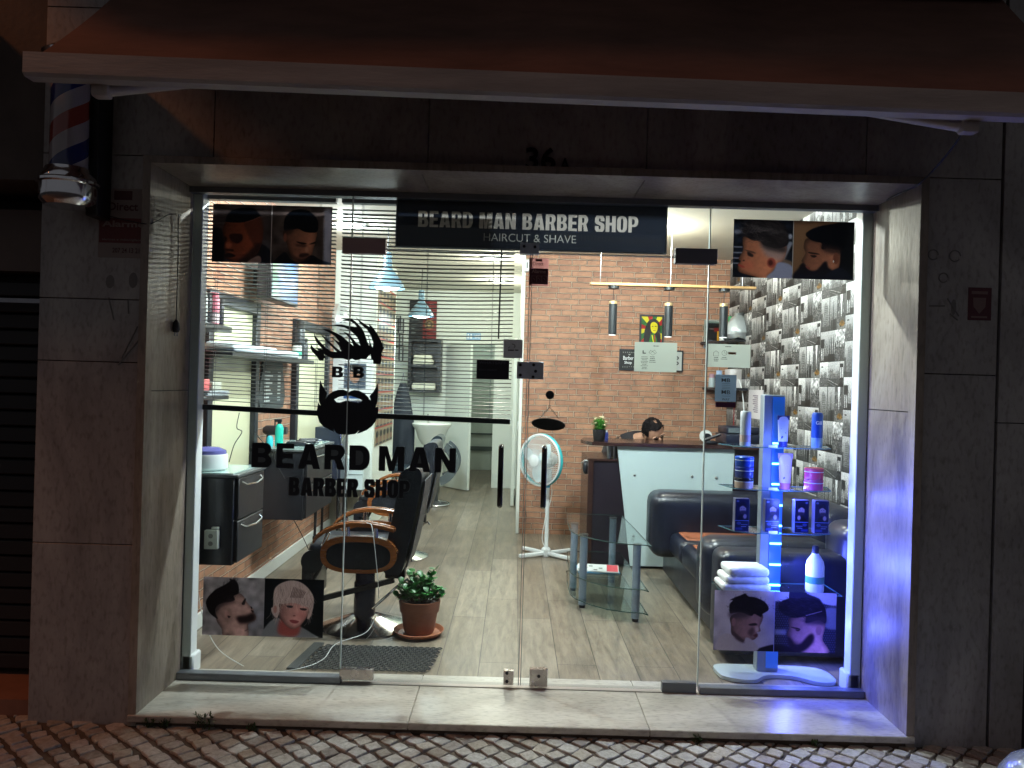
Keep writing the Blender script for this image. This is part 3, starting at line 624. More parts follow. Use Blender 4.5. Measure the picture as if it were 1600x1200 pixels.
def patch(parent, u0, v0, u1, v1, screws=(), nm='patch_fitting', m=patchm, ex=0):
    (xa, za), (xb, zb) = S(u0, v0, 3.7), S(u1, v1, 3.7)
    part(nm, MB().box(xa, xb, gy0-.014-ex, gy1+.012+ex, zb, za, .0015, 1), m, parent)
    if screws:
        mb = MB()
        for (u, v) in screws: x, z = S(u, v, 3.685); mb.cyl((x, gy0-.014-ex, z), (x, gy0-.017-ex, z), .0075, n=14)
        part('screw', mb, mat('dark screw', (.03, .03, .035), .4, .8), parent)
pm2 = mat('brownish metal patch', (.40, .26, .26), .4, .1)
patch(sw, 535, 371, 602, 397, m=pm2, ex=.003)
patch(sw, 1056, 387, 1121, 413, m=mat('black metal patch', (.14, .14, .17), .4, .1), ex=.003)
patch(sw, 813, 379, 842, 397, ((819, 384), (836, 385)), ex=.003)
patch(dl, 808, 565, 826, 592, ((813, 570), (813, 586)), nm='lock_plate')
patch(dr, 826.5, 565, 849, 593, ((834, 570), (837, 580), (833, 589)), nm='lock_plate')
mirror_st = mat('shiny steel patch', (.42, .38, .36), .25, 1, var=.15, vscale=20)
patch(dl, 530, 1046, 582, 1064, m=mirror_st); patch(dr, 1035, 1067, 1088, 1084, m=mat('dark steel patch', (.12, .13, .15), .35, .5))
patch(dl, 787, 1049, 802, 1071, ((792, 1054), (792, 1067)), nm='floor_lock', m=mirror_st); patch(dr, 828, 1046, 855, 1074, ((842, 1059),), nm='floor_lock', m=mirror_st)

# vinyl lettering and logo on the outer face
fy = gy0-.0012
def line_text(nm, parent, txt, u0, v0, u1, v1, sx=.33, sy=.2, gap=.12, space=.3, m=vinyl, outl=.012):
    (xa, za), (xb, zb) = S(u0, v0, 3.715), S(u1, v1, 3.715)
    if outl: part(nm+'_outline', MB().glyphs(txt, xa, xb, zb, za, fy+.0008, sx, sy, .0003, grow=.0022, gap=gap, space=space), vinyl_edge, parent, smooth=False)
    return part(nm, MB().glyphs(txt, xa, xb, zb, za, fy, sx, sy, .0006, gap=gap, space=space), m, parent, smooth=False)
lg = thing('window_lettering', 'black vinyl words and initials on the left window glass', 'lettering', (-.8, gy0, .9))
line_text('large_words', lg, 'BEARD MAN', 394, 692, 711, 738.5, .31, .2, .25, .0)
line_text('small_words', lg, 'BARBER SHOP', 452, 746, 640, 779, .40, .19, .12, .38)
line_text('initial', lg, 'B', 519, 572.5, 536, 590, .36, .22, outl=0); line_text('initial', lg, 'B', 552, 573, 569, 590.5, .36, .22, outl=0)
hair = [(155,580),(148,640),(180,700),(250,770),(290,835),(350,835),(360,800),(395,800),(360,735),(420,770),(500,800),(660,800),(740,830),(800,805),(850,830),(910,820),(950,800),(1020,805),(1090,735),(1100,820),(1130,830),(1130,885),(1245,890),(1260,820),(1255,765),(1285,785),(1260,725),(1300,625),(1282,620),(1275,500),(1268,565),(1240,500),(1180,390),(1110,300),(1055,255),(1075,310),(1000,262),(920,210),(850,145),(940,270),(1035,350),(1095,450),(1132,560),(1120,630),(1090,560),(1062,460),(1042,430),(1068,520),(1065,600),(1040,540),(1000,420),(960,340),(900,270),(850,220),(790,180),(720,182),(640,208),(760,216),(830,250),(875,308),(790,298),(750,295),(640,270),(560,270),(450,293),(560,297),(680,317),(760,357),(840,425),(895,490),(928,600),(880,565),(820,500),(745,412),(650,375),(722,440),(792,520),(820,605),(740,540),(640,450),(520,385),(420,348),(330,340),(440,392),(530,450),(605,547),(540,512),(470,460),(532,530),(592,600),(630,690),(560,640),(470,560),(385,480),(310,420),(400,540),(480,612),(560,700),(480,690),(400,640),(300,540),(240,470),(205,395),(212,470),(240,540),(290,602),(340,655),(290,650),(242,630),(275,682),(220,652),(180,612)]
beard = [(305,35),(330,110),(370,180),(410,245),(385,335),(440,262),(500,217),(580,192),(660,186),(720,212),(745,240),(770,212),(840,192),(910,205),(980,240),(1040,292),(1090,360),(1075,285),(1130,225),(1170,160),(1200,80),(1208,180),(1205,300),(1190,400),(1165,470),(1205,450),(1212,520),(1200,600),(1170,680),(1110,760),(1030,822),(925,865),(872,880),(915,825),(850,882),(740,895),(600,885),(550,865),(510,800),(520,850),(440,815),(360,770),(290,700),(260,600),(250,500),(270,390),(305,440),(280,350),(285,200),(295,90)]
mouth = [(520,340),(560,385),(610,390),(680,367),(740,360),(800,380),(900,400),(930,390),(960,355),(900,325),(800,292),(745,280),(700,287),(600,300)]
cv = lambda L, oy: [S(470+x/10, oy+y/10, 3.715) for x, y in L]
lo = thing('beard_logo', 'black vinyl picture of quiffed hair and full beard on glass', 'logo', (-.83, gy0, 1.4))
part('hair_shape', MB().prism(cv(hair, 480), fy, fy-.0006), vinyl, lo, smooth=False)
part('beard_shape', MB().prism([cv(beard, 590), cv(mouth, 590)], fy, fy-.0006), vinyl, lo, smooth=False)

# shop sign behind the transom glass
(sx0, sz1), (sx1, sz0) = S(622, 311, 3.75), S(1039, 396, 3.75)
P = Paint(900, 165, (0, 0, 900, 165), (.075, .085, .115))
for k in range(60):
    y = rnd.uniform(0, 165); x = rnd.uniform(0, 700); L = rnd.uniform(60, 400); P.line([(x+i*L/6, y+4*math.sin(i+k)) for i in range(7)], .8, (.07, .08, .10), 0, .6)
for cx, cy in ((250, 118), (340, 135)):
    for r in (18, 30, 44): P.line([(cx+r*2.6*math.cos(t), cy+r*.35*math.sin(t)) for t in np.linspace(0, 6.28, 18)], .8, (.085, .095, .11), 0, .6)
for k in range(34):
    x = 500+k*11.6; y = 104+.0006*(x-480)**1.7 if x > 480 else 104; P.poly([(x, y), (x+5, y), (x+7-k*.1, y+22), (x+2-k*.1, y+22)], (.10, .10, .11), 0, False)
for k in range(10): P.line([(640+rnd.uniform(-60, 60), 15+7*k), (890, 20+8*k)], .7, (.10, .11, .12), 0, .5)
ss = thing('shop_sign', 'black wood look shop sign board above the glass doors', 'sign', ((sx0+sx1)/2, .42, sz0))
bd_px = lambda x, z: ((x-sx0)/(sx1-sx0)*900, (sz1-z)/(sz1-sz0)*165)
(xa, za), (xb, zb) = S(654, 329, 3.745), S(997, 364, 3.745); L_ = []
MB().glyphs('BEARD MAN BARBER SHOP', xa, xb, zb, za, 0, .38, .17, gap=.12, space=.42, out=L_)
board_print = P.a.copy()
for o_, h_ in L_:
    m_ = P.mask([bd_px(*q) for q in o_], False)
    for q_ in h_: m_ = m_*(1-P.mask([bd_px(*q) for q in q_], False))
    P.a = P.a*(1-m_[..., None])+np.array((.50, .48, .46))*m_[..., None]
(xa, za), (xb, zb) = S(756, 364, 3.745), S(900, 380.5, 3.745); tm_ = MB().text('HAIRCUT & SHAVE', xa, xb, zb, za, 0, -.003, .0001)
tot = np.zeros(P.X.shape)
for f in tm_.b.faces:
    if abs(f.normal.y) > .5 or True:
        q = [bd_px(v.co.x, v.co.z) for v in f.verts]
        if max(a for a, b in q)-min(a for a, b in q) > .01: tot = np.maximum(tot, P.mask(q, False))
P.a = P.a*(1-tot[..., None])+np.array((.46, .45, .44))*tot[..., None]
mb = MB().box(sx0, sx1, .4145, .415, sz0, sz1); mb.b.normal_update(); bmesh.ops.delete(mb.b, geom=[f for f in mb.b.faces if f.normal.y > -.5], context='FACES')
part('board', uvbox(mb, sx0, sx1, sz0, sz1), imgmat('sign board print', P.a, .5, .35), ss, smooth=False)
mb = MB(); w_ = .006
for a_, b_, c_, d_ in ((sx0-w_, sx1+w_, sz1, sz1+w_), (sx0-w_, sx1+w_, sz0-w_, sz0), (sx0-w_, sx0, sz0, sz1), (sx1, sx1+w_, sz0, sz1)): mb.box(a_, b_, .408, .422, c_, d_)
part('edge_frame', mb, alum, ss)

# ------------------------------------------------------------------ haircut photo stickers
def film(mb):
    mb.b.normal_update(); fs = [f for f in mb.b.faces if f.normal.y > -.5]; bmesh.ops.delete(mb.b, geom=fs, context='FACES'); return mb
def portraits():
    out = {}
    # A: upper left
    P = Paint(560, 287, (65, 105, 1540, 860), (.20, .165, .16)); P.cloud(.18, 14)
    P.rect(60, 100, 790, 860, (.13, .11, .115), 0, .6); P.poly([(60, 450), (200, 480), (210, 860), (60, 860)], (.04, .045, .06), 6)
    P.poly([(640, 560), (790, 600), (790, 720), (640, 700)], (.20, .18, .19), 4)
    P.poly([(650, 620), (790, 700), (790, 860), (560, 860)], (.05, .055, .08), 3)
    sk = (.34, .17, .115)
    P.skin([(230, 330), (192, 420), (202, 520), (222, 600), (205, 680), (235, 720), (215, 780), (280, 830), (430, 860), (560, 800), (640, 720), (684, 560), (685, 400), (650, 270), (560, 180), (420, 150), (300, 210)], sk, 1)
    P.poly([(460, 340), (650, 260), (692, 400), (680, 600), (600, 660), (540, 560), (480, 440)], (.20, .10, .08), 4, a=.7)
    P.hair([(225, 310), (260, 220), (340, 170), (450, 145), (560, 150), (620, 200), (650, 262), (560, 300), (470, 330), (370, 345), (240, 335)], (.025, .03, .045), (.07, .07, .09), ang=180, L=25, spread=180)
    P.line([(470, 335), (560, 305), (645, 262)], 4, (.32, .2, .17)); P.poly([(280, 500), (420, 490), (440, 560), (380, 610), (300, 580)], (.10, .05, .05), 3); P.poly([(195, 520), (245, 540), (240, 590), (200, 580)], (.1, .05, .05), 2)
    P.ell(270, 640, 40, 50, (.46, .24, .16), 4, .8); P.poly([(220, 690), (320, 690), (330, 720), (230, 710)], (.14, .07, .06), 2)
    P.poly([(220, 760), (280, 738), (360, 775), (290, 800), (225, 790)], (.09, .055, .06), 2); P.poly([(360, 860), (470, 770), (590, 640), (660, 600), (650, 720), (520, 850)], (.09, .06, .07), 8, a=.85)
    P.poly([(500, 860), (620, 770), (672, 790), (660, 860)], (.42, .33, .32), 2); P.ell(640, 545, 28, 60, (.28, .13, .09), 3, .8)
    P.rect(790, 100, 800, 860, (.45, .42, .42))
    P.rect(1440, 130, 1540, 860, (.16, .15, .17), 4, .8)
    P.skin([(960, 420), (945, 520), (990, 600), (1010, 680), (1070, 800), (1150, 850), (1270, 800), (1310, 700), (1340, 560), (1350, 420), (1200, 380)], (.40, .26, .21), 1)
    P.poly([(820, 860), (880, 780), (970, 710), (1040, 800), (1160, 840), (1290, 740), (1400, 790), (1540, 840), (1540, 870), (820, 870)], (.045, .055, .075), 1)
    P.hair([(955, 430), (948, 300), (1000, 200), (1110, 150), (1240, 165), (1340, 250), (1370, 350), (1345, 440), (1210, 440), (1120, 400), (1030, 420)], (.02, .028, .045), (.09, .09, .11), ang=240, L=40, spread=120)
    P.poly([(955, 420), (1060, 410), (1040, 470), (960, 480)], (.16, .11, .10), 5, a=.7)
    P.poly([(1100, 568), (1170, 575), (1235, 590), (1170, 602)], (.08, .05, .05), 1); P.poly([(1260, 600), (1340, 562), (1330, 590)], (.08, .05, .05), 1)
    P.poly([(1100, 600), (1230, 610), (1200, 640), (1110, 630)], (.22, .13, .11), 3, a=.8); P.poly([(1150, 730), (1240, 715), (1270, 740), (1200, 770), (1150, 770)], (.15, .09, .09), 3); P.ell(1235, 670, 18, 35, (.52, .36, .30), 3)
    P.poly([(1020, 690), (1080, 790), (1160, 840), (1260, 810), (1290, 740), (1180, 790), (1080, 760)], (.16, .10, .10), 5, a=.8); P.ell(965, 520, 22, 55, (.36, .2, .16), 2)
    out['A'] = P.grain(.05).a
    # B: upper right
    P = Paint(560, 287, (50, 100, 1550, 860), (.05, .06, .085)); P.cloud(.3, 8)
    for y in (455, 530, 600, 670): P.rect(45, y, 165, y+18, (.30, .30, .34), 1)
    P.ell(100, 265, 50, 30, (.28, .28, .33), 4); P.line([(760, 400), (670, 600)], 26, (.38, .38, .42), 3); P.ell(755, 310, 26, 35, (.45, .45, .5), 3); P.poly([(640, 600), (790, 640), (790, 700), (650, 650)], (.3, .24, .2), 3)
    sk = (.50, .31, .23)
    P.skin([(200, 320), (165, 400), (175, 500), (120, 620), (150, 650), (115, 690), (130, 790), (300, 840), (480, 860), (600, 700), (690, 600), (700, 400), (500, 330)], sk, 1)
    P.poly([(400, 400), (640, 420), (700, 480), (680, 620), (560, 620), (450, 560)], (.42, .36, .36), 10, a=.8)
    P.hair([(200, 320), (160, 250), (220, 130), (330, 100), (560, 100), (690, 170), (730, 300), (720, 420), (600, 470), (430, 430), (380, 380), (280, 370)], (.06, .05, .055), (.36, .31, .30), ang=205, L=130, n=420, spread=35)
    for k in range(12): x = 210+k*38; P.line([(x, 290-8*k % 60), (x+60, 180+6*k), (x+160, 240+9*k)], 3, (.30, .27, .27), 1, .45)
    P.poly([(380, 370), (560, 430), (700, 440), (690, 520), (520, 500), (420, 460)], (.10, .085, .09), 8, a=.8)
    P.poly([(230, 520), (300, 560), (290, 590), (235, 570)], (.10, .07, .07), 2); P.poly([(190, 495), (300, 520), (330, 545), (240, 525)], (.2, .12, .1), 2)
    P.ell(528, 660, 55, 65, (.45, .2, .16), 2); P.ell(520, 660, 28, 38, (.22, .09, .08), 3); P.poly([(120, 690), (200, 720), (180, 735), (125, 710)], (.42, .12, .11), 1); P.ell(240, 700, 70, 60, (.55, .26, .2), 10, .5)
    P.poly([(480, 860), (560, 760), (620, 650), (790, 700), (790, 870)], (.42, .42, .50), 3); P.ell(185, 640, 14, 10, (.2, .1, .09), 1)
    P.rect(790, 100, 1560, 870, (.34, .24, .17), 0); P.poly([(1350, 100), (1560, 100), (1560, 870), (1350, 870)], (.04, .045, .06), 12); P.rect(788, 100, 798, 870, (.5, .5, .5))
    sk = (.42, .27, .21)
    P.skin([(960, 330), (925, 440), (950, 520), (905, 620), (920, 650), (880, 700), (1000, 780), (1200, 780), (1360, 720), (1380, 500), (1300, 400), (1100, 360)], sk, 1)
    P.hair([(955, 300), (960, 250), (1050, 190), (1200, 145), (1400, 130), (1480, 250), (1450, 420), (1380, 470), (1240, 450), (1150, 460), (1145, 385), (1040, 360)], (.02, .025, .04), (.06, .06, .08), ang=180, L=25, spread=180)
    P.poly([(1150, 400), (1380, 440), (1370, 520), (1200, 500), (1150, 450)], (.12, .08, .08), 7, a=.8)
    P.poly([(810, 860), (870, 720), (930, 650), (1000, 740), (1090, 740), (1200, 620), (1240, 700), (1300, 760), (1240, 860)], (.055, .05, .07), 4)
    P.poly([(1150, 870), (1230, 780), (1380, 700), (1490, 760), (1530, 870)], (.07, .08, .12), 2); P.poly([(820, 870), (900, 790), (1200, 800), (1240, 870)], (.06, .065, .1), 3)
    P.poly([(985, 505), (1100, 520), (1120, 535), (1010, 525)], (.06, .04, .04), 1); P.poly([(1015, 545), (1090, 550), (1070, 575), (1030, 570)], (.08, .05, .05), 1); P.ell(1330, 580, 35, 75, (.36, .2, .15), 2); P.ell(1300, 620, 8, 14, (.7, .7, .72), 0); P.poly([(950, 690), (1010, 710), (990, 730)], (.35, .15, .14), 1)
    out['B'] = P.grain(.05).a
    # C: lower left
    P = Paint(560, 280, (62, 90, 1550, 845), (.50, .47, .49)); P.ell(600, 600, 260, 200, (.42, .42, .48), 30, .6)
    sk = (.60, .48, .47)
    P.skin([(230, 480), (230, 640), (300, 760), (340, 860), (620, 860), (625, 690), (710, 640), (720, 590), (690, 540), (685, 490), (650, 460), (600, 400), (560, 330), (500, 290), (420, 320), (330, 400)], sk, 1)
    P.hair([(100, 440), (120, 360), (170, 300), (220, 250), (320, 190), (390, 140), (380, 110), (430, 120), (430, 100), (490, 180), (500, 290), (440, 330), (455, 380), (400, 410), (300, 430), (230, 480), (220, 560), (250, 635), (150, 560)], (.035, .02, .035), (.16, .11, .14), ang=300, L=70, spread=30)
    P.poly([(300, 420), (440, 370), (440, 420), (320, 460), (240, 520), (230, 480)], (.2, .14, .16), 5, a=.6)
    P.poly([(540, 430), (580, 360), (590, 370), (575, 440)], (.10, .06, .07), 1); P.poly([(650, 465), (670, 470), (665, 500)], (.08, .05, .05), 1)
    P.poly([(480, 600), (600, 575), (680, 540), (715, 590), (700, 640), (620, 680), (520, 688), (495, 650)], (.10, .05, .06), 7); P.poly([(655, 505), (690, 520), (680, 545)], (.15, .07, .07), 1)
    P.ell(365, 575, 32, 50, (.60, .44, .43), 2); P.poly([(370, 590), (410, 600), (385, 620)], (.15, .08, .09), 1); P.line([(620, 690), (625, 760), (590, 780)], 4, (.35, .25, .25), 1)
    P.rect(820, 85, 1560, 870, (.045, .06, .075)); P.cloud(.08, 10)
    P.poly([(830, 870), (870, 680), (1000, 600), (1080, 700), (1250, 700), (1400, 780), (1480, 870)], (.44, .44, .46), 2)
    P.poly([(1010, 640), (1080, 560), (1260, 650), (1250, 800), (1150, 840), (1000, 800)], (.55, .26, .25), 6)
    P.skin([(1000, 420), (1005, 560), (1080, 680), (1170, 740), (1260, 700), (1340, 590), (1375, 450), (1250, 300), (1080, 330)], (.66, .48, .47), 2)
    P.hair([(930, 440), (935, 250), (1000, 160), (1130, 110), (1260, 130), (1370, 220), (1430, 350), (1400, 560), (1350, 600), (1375, 470), (1310, 440), (1180, 400), (1050, 420), (1000, 420), (1010, 520), (980, 600), (930, 560), (905, 480)], (.66, .56, .55), (.84, .75, .73), ang=85, L=120, n=330, spread=22)
    for k in range(9): x = 1180+k*18; P.line([(x, 190+k*8), (x-40, 330)], 4, (.2, .13, .15), 1, .7)
    P.poly([(1095, 435), (1170, 440), (1160, 465), (1110, 460)], (.2, .14, .17), 1); P.poly([(1260, 465), (1340, 470), (1330, 495), (1275, 490)], (.2, .12, .13), 1)
    P.ell(1136, 450, 12, 11, (.1, .12, .16), 0); P.ell(1302, 480, 12, 11, (.1, .1, .12), 0); P.poly([(1135, 625), (1190, 620), (1255, 640), (1210, 668), (1160, 655)], (.50, .22, .24), 1); P.ell(1192, 567, 16, 6, (.3, .12, .12), 1); P.ell(1290, 560, 50, 60, (.6, .32, .32), 10, .5); P.ell(955, 490, 22, 50, (.6, .42, .4), 2)
    out['C'] = P.grain(.05).a
    # D: lower right
    P = Paint(560, 280, (62, 110, 1570, 880), (.56, .53, .62)); P.cloud(.05, 18)
    P.poly([(560, 880), (800, 790), (820, 880)], (.06, .05, .12), 2); sk = (.44, .34, .38)
    P.skin([(270, 440), (275, 560), (290, 680), (400, 760), (480, 740), (560, 735), (600, 690), (595, 640), (640, 620), (630, 560), (660, 480), (650, 400), (450, 370)], sk, 1)
    P.poly([(110, 880), (130, 720), (240, 660), (400, 750), (440, 800), (460, 710), (540, 740), (600, 880)], (.56, .52, .58), 2); P.poly([(280, 620), (420, 730), (440, 780), (340, 730)], (.2, .14, .18), 4)
    P.hair([(255, 400), (250, 290), (290, 235), (250, 235), (330, 190), (380, 170), (440, 145), (480, 180), (560, 190), (660, 230), (720, 290), (730, 350), (660, 400), (640, 440), (560, 400), (520, 430), (400, 390), (300, 400)], (.035, .03, .075), (.15, .12, .20), ang=260, L=45, spread=90)
    P.poly([(258, 380), (500, 400), (480, 450), (270, 470)], (.2, .16, .22), 8, a=.75)
    P.poly([(490, 540), (570, 520), (600, 545), (520, 555)], (.1, .07, .1), 2); P.poly([(540, 570), (570, 620), (530, 700), (480, 640)], (.22, .15, .19), 6, a=.8); P.ell(598, 600, 22, 36, (.6, .5, .54), 3); P.poly([(550, 680), (605, 655), (600, 700)], (.28, .14, .18), 2); P.ell(305, 515, 26, 55, (.42, .3, .34), 2)
    P.rect(812, 105, 1600, 900, (.10, .10, .17)); 
    for i in range(26):
        for j in range(22):
            x, y = 825+i*29+(j % 2)*14, 250+j*29; P.ell(x, y, 9, 9, (.30, .30, .40), 1, .7)
    P.rect(812, 105, 980, 235, (.55, .53, .62)); P.poly([(1200, 110), (1600, 110), (1600, 260), (1420, 250), (1350, 180)], (.55, .53, .62), 2); P.poly([(1430, 320), (1600, 320), (1600, 560), (1430, 540)], (.36, .36, .45), 4); P.rect(812, 590, 960, 660, (.42, .42, .52), 5)
    P.skin([(990, 440), (995, 560), (965, 660), (1000, 700), (1060, 780), (1180, 780), (1150, 880), (1480, 880), (1470, 800), (1410, 700), (1430, 480), (1200, 400)], (.58, .42, .46), 1)
    P.hair([(880, 240), (1000, 190), (1200, 180), (1330, 200), (1420, 280), (1450, 400), (1440, 500), (1360, 460), (1200, 500), (1195, 420), (1060, 440), (950, 410), (860, 330)], (.05, .045, .10), (.24, .2, .28), ang=190, L=90, n=420, spread=30)
    P.poly([(1200, 430), (1440, 420), (1430, 520), (1300, 520), (1200, 510)], (.16, .12, .18), 8, a=.8); P.line([(1200, 405), (1390, 345)], 5, (.4, .33, .4))
    P.poly([(1290, 640), (1300, 730), (1200, 850), (1050, 880), (980, 740), (1000, 690), (1080, 790), (1140, 770), (1230, 660)], (.10, .06, .11), 5); P.poly([(1010, 555), (1110, 570), (1130, 590), (1050, 575)], (.1, .06, .09), 1); P.poly([(1070, 590), (1130, 595), (1100, 610)], (.15, .09, .12), 1); P.ell(1360, 590, 38, 65, (.52, .34, .38), 2); P.poly([(812, 800), (960, 800), (1060, 880), (812, 880)], (.05, .04, .1), 3); P.rect(806, 110, 814, 880, (.5, .5, .7))
    out['D'] = P.grain(.05).a
    return out
PT = portraits()
def sticker(key, u0, v0, u1, v1, label, tr=.25, mul=1.0):
    (xa, za), (xb, zb) = S(u0, v0, 3.715), S(u1, v1, 3.715)
    mb = uvbox(MB().box(xa, xb, fy-.0005, fy, zb, za), xa, xb, zb, za)
    return solo('haircut_photo_sticker', film(mb), imgmat('haircut print '+key, PT[key]*mul, .5, tr), label, 'sticker', 'haircut photo stickers on the window', smooth=False)
sticker('A', 333, 318, 517, 414, 'photo sticker of two dark haired men on the blind side, upper left', .5, 1.15)
sticker('B', 1147, 342, 1333, 438, 'photo sticker of a boy and a bearded man, upper right beside wallpaper', .20, 1.0)
sticker('C', 318, 901, 504, 997, 'photo sticker with blond person and bearded profile, low on left glass', .35)
sticker('D', 1117, 922, 1305, 1021, 'photo sticker of two young men below the lit display stand', .35)

def flat(nm, u0, v0, u1, v1, m, label, cat, d=3.715, y=None, th=.0006):
    (xa, za), (xb, zb) = S(u0, v0, d), S(u1, v1, d); y = fy if y is None else y
    t = thing(nm, label, cat, ((xa+xb)/2, y, zb)); part('sheet', film(MB().box(xa, xb, y-th, y, zb, za)) if th < .001 else MB().box(xa, xb, y-th, y, zb, za), m, t, smooth=False)
    return t
def ink(t, mb, col=(.02, .02, .025), nm='print'): return part(nm, mb, mat('ink %.2f %.2f %.2f' % col, col, .6), t)
def rows_of_text(mb, u0, v0, u1, v1, n, y, d=3.715, frac=.45):
    for i in range(n):
        a = v0+(v1-v0)*i/n; w = (u1-u0)*rnd.uniform(.55, 1); c = (u0+u1)/2
        (xa, za), (xb, zb) = S(c-w/2, a, d), S(c+w/2, a+(v1-v0)/n*frac, d)
        k = xa
        while k < xb:
            e = k+rnd.uniform(.003, .009); mb.box(k, min(e, xb), y-.0004, y, zb, za); k = e+.0015
    return mb
def seg(mb, pts, r, y, d=3.715): mb.tube([(S(u, v, d)[0], y, S(u, v, d)[1]) for u, v in pts], r, 5); return mb
paper = translmat("translucent paper", (.44, .48, .42), .5)
iy = fy-.0006
t = flat('notice_paper', 992, 534, 1057, 582, paper, 'pale notice with small handshake symbol taped on the door glass', 'notice')
mb = MB(); rows_of_text(mb, 1001, 557, 1013, 578, 9, iy); rows_of_text(mb, 1014, 557, 1025, 568, 4, iy); rows_of_text(mb, 1020, 540, 1031, 543, 1, iy)
seg(mb, [(1014, 551), (1017, 547), (1020, 549), (1023, 547), (1026, 551), (1020, 555), (1014, 551)], .0008, iy); seg(mb, [(1017, 551), (1020, 549), (1023, 552)], .0008, iy)
x, z = S(1007, 550, 3.715); mb.box(x-.009, x-.004, iy-.0004, iy, z-.008, z+.008); mb.box(x-.004, x+.007, iy-.0004, iy, z-.008, z-.003); ink(t, mb)
t = flat('notice_paper', 1106, 537, 1172, 575, paper, 'pale notice with house and clock symbols right of the door', 'notice')
mb = MB(); seg(mb, [(1115, 556), (1115, 551), (1119, 548), (1123, 551), (1123, 556), (1115, 556)], .0008, iy)
c = [(1132+4*math.cos(a), 551.5+4*math.sin(a)) for a in np.linspace(0, 6.28, 14)]; seg(mb, c, .0008, iy); seg(mb, [(1132, 548.5), (1132, 551.5), (1134.5, 552)], .0007, iy)
rows_of_text(mb, 1114, 558, 1124, 566, 3, iy); rows_of_text(mb, 1126, 558, 1137, 563, 2, iy); rows_of_text(mb, 1133, 541, 1143, 544, 1, iy); ink(t, mb)
(xa, za), (xb, zb) = S(1138, 550, 3.715), S(1150, 554, 3.715); part('orange_label', MB().box(xa, xb, iy-.0004, iy, zb, za), translmat('orange label', (.7, .35, .18), .45), t)
t = flat('payment_sticker', 1118, 585, 1150, 628, translmat('blue grey sticker', (.14, .20, .27), .28), 'blue grey payment sticker on glass above the reception counter', 'sticker')
mb = MB()
for s_, a, b, c, e in (('MB', 1127.5, 591, 1141, 597), ('MB', 1127.5, 609.5, 1141, 616), ('WAY', 1128, 622, 1140, 626)):
    (xa, za), (xb, zb) = S(a, b, 3.715), S(c, e, 3.715); mb.text(s_, xa, xb, zb, za, iy, .01)
for v in (588, 599, 601.5, 604.5, 607, 618.5): 
    (xa, za), (xb, zb) = S(1128, v, 3.715), S(1141, v+.8, 3.715); mb.box(xa, xb, iy-.0004, iy, zb, za)
ink(t, mb); (xa, za), (xb, zb) = S(1118, 628, 3.715), S(1149.5, 637, 3.715); part('purple_band', MB().box(xa, xb, iy, fy, zb, za), mat('dark purple band', (.09, .015, .06), .5), t)
t = flat('no_smoking_sign', 787, 530, 816, 560, mat('pale brushed tile', (.75, .78, .80), .4, .1, var=.1, vscale=30), 'small square steel sign with cigarette symbol between the doors', 'sign', th=.0015)
mb = MB(); (xa, za), (xb, zb) = S(793.5, 546, 3.7), S(803, 548, 3.7); mb.box(xa, xb, iy-.002, iy-.0009, zb, za); (xa, za), (xb, zb) = S(805, 546, 3.7), S(810, 548, 3.7); mb.box(xa, xb, iy-.002, iy-.0009, zb, za)
seg(mb, [(800, 537.5), (803.5, 538.5), (805, 541), (803, 543)], .0016, iy-.0015); seg(mb, [(794, 544), (797, 541.5)], .0012, iy-.0015); ink(t, mb)
t = flat('whatsapp_notice', 745, 562, 795, 593, mat('black card', (.006, .007, .012), .5), 'small black card with message number left of the door lock', 'notice')
t.name = 'contact_notice'
mb = MB(); (xa, za), (xb, zb) = S(748, 564, 3.715), S(791, 569.5, 3.715); mb.text('WHATSAPP', xa, xb, zb, za, iy, .02)
ink(t, mb, (.06, .06, .08)); mb = MB(); (xa, za), (xb, zb) = S(748, 576, 3.715), S(776, 580, 3.715); mb.text('920178445', xa, xb, zb, za, iy, .01); ink(t, mb, (.05, .05, .065))
t = flat('alarm_sticker', 827, 403, 856.5, 447, translmat('faded red sticker', (.42, .18, .16), .35), 'faded red alarm sticker at top of the right glass door', 'sticker')
mb = MB(); (xa, za), (xb, zb) = S(831, 421, 3.715), S(853, 427, 3.715); part('alarm_word', mb.text('Alarme', xa, xb, zb, za, iy-.0004, .02), mat('ink pale red', (.42, .24, .22), .6), t)
mb = MB(); (xa, za), (xb, zb) = S(827.5, 419, 3.715), S(856, 444.5, 3.715); mb.box(xa, xb, iy-.0003, iy, zb, za); part('dark_band', mb, mat('dark red band', (.10, .02, .03), .5), t)
mb = MB(); (xa, za), (xb, zb) = S(833, 409, 3.715), S(849, 415, 3.715); mb.text('Direct', xa, xb, zb, za, iy, .0); (xa, za), (xb, zb) = S(837, 404.5, 3.715), S(847, 408.5, 3.715); mb.box(xa, xb, iy-.0004, iy, zb, za); ink(t, mb, (.08, .015, .02))
mb = MB()
for k in range(3): seg(mb, [(831+k*8, 431), (838+k*8, 431.2), (838+k*8, 441), (831+k*8, 441), (831+k*8, 431)], .0007, iy-.0006); seg(mb, [(833+k*8, 434), (836+k*8, 438)], .0007, iy-.0006)
part('symbols', mb, mat('ink pale red', (.42, .24, .22), .6), t)

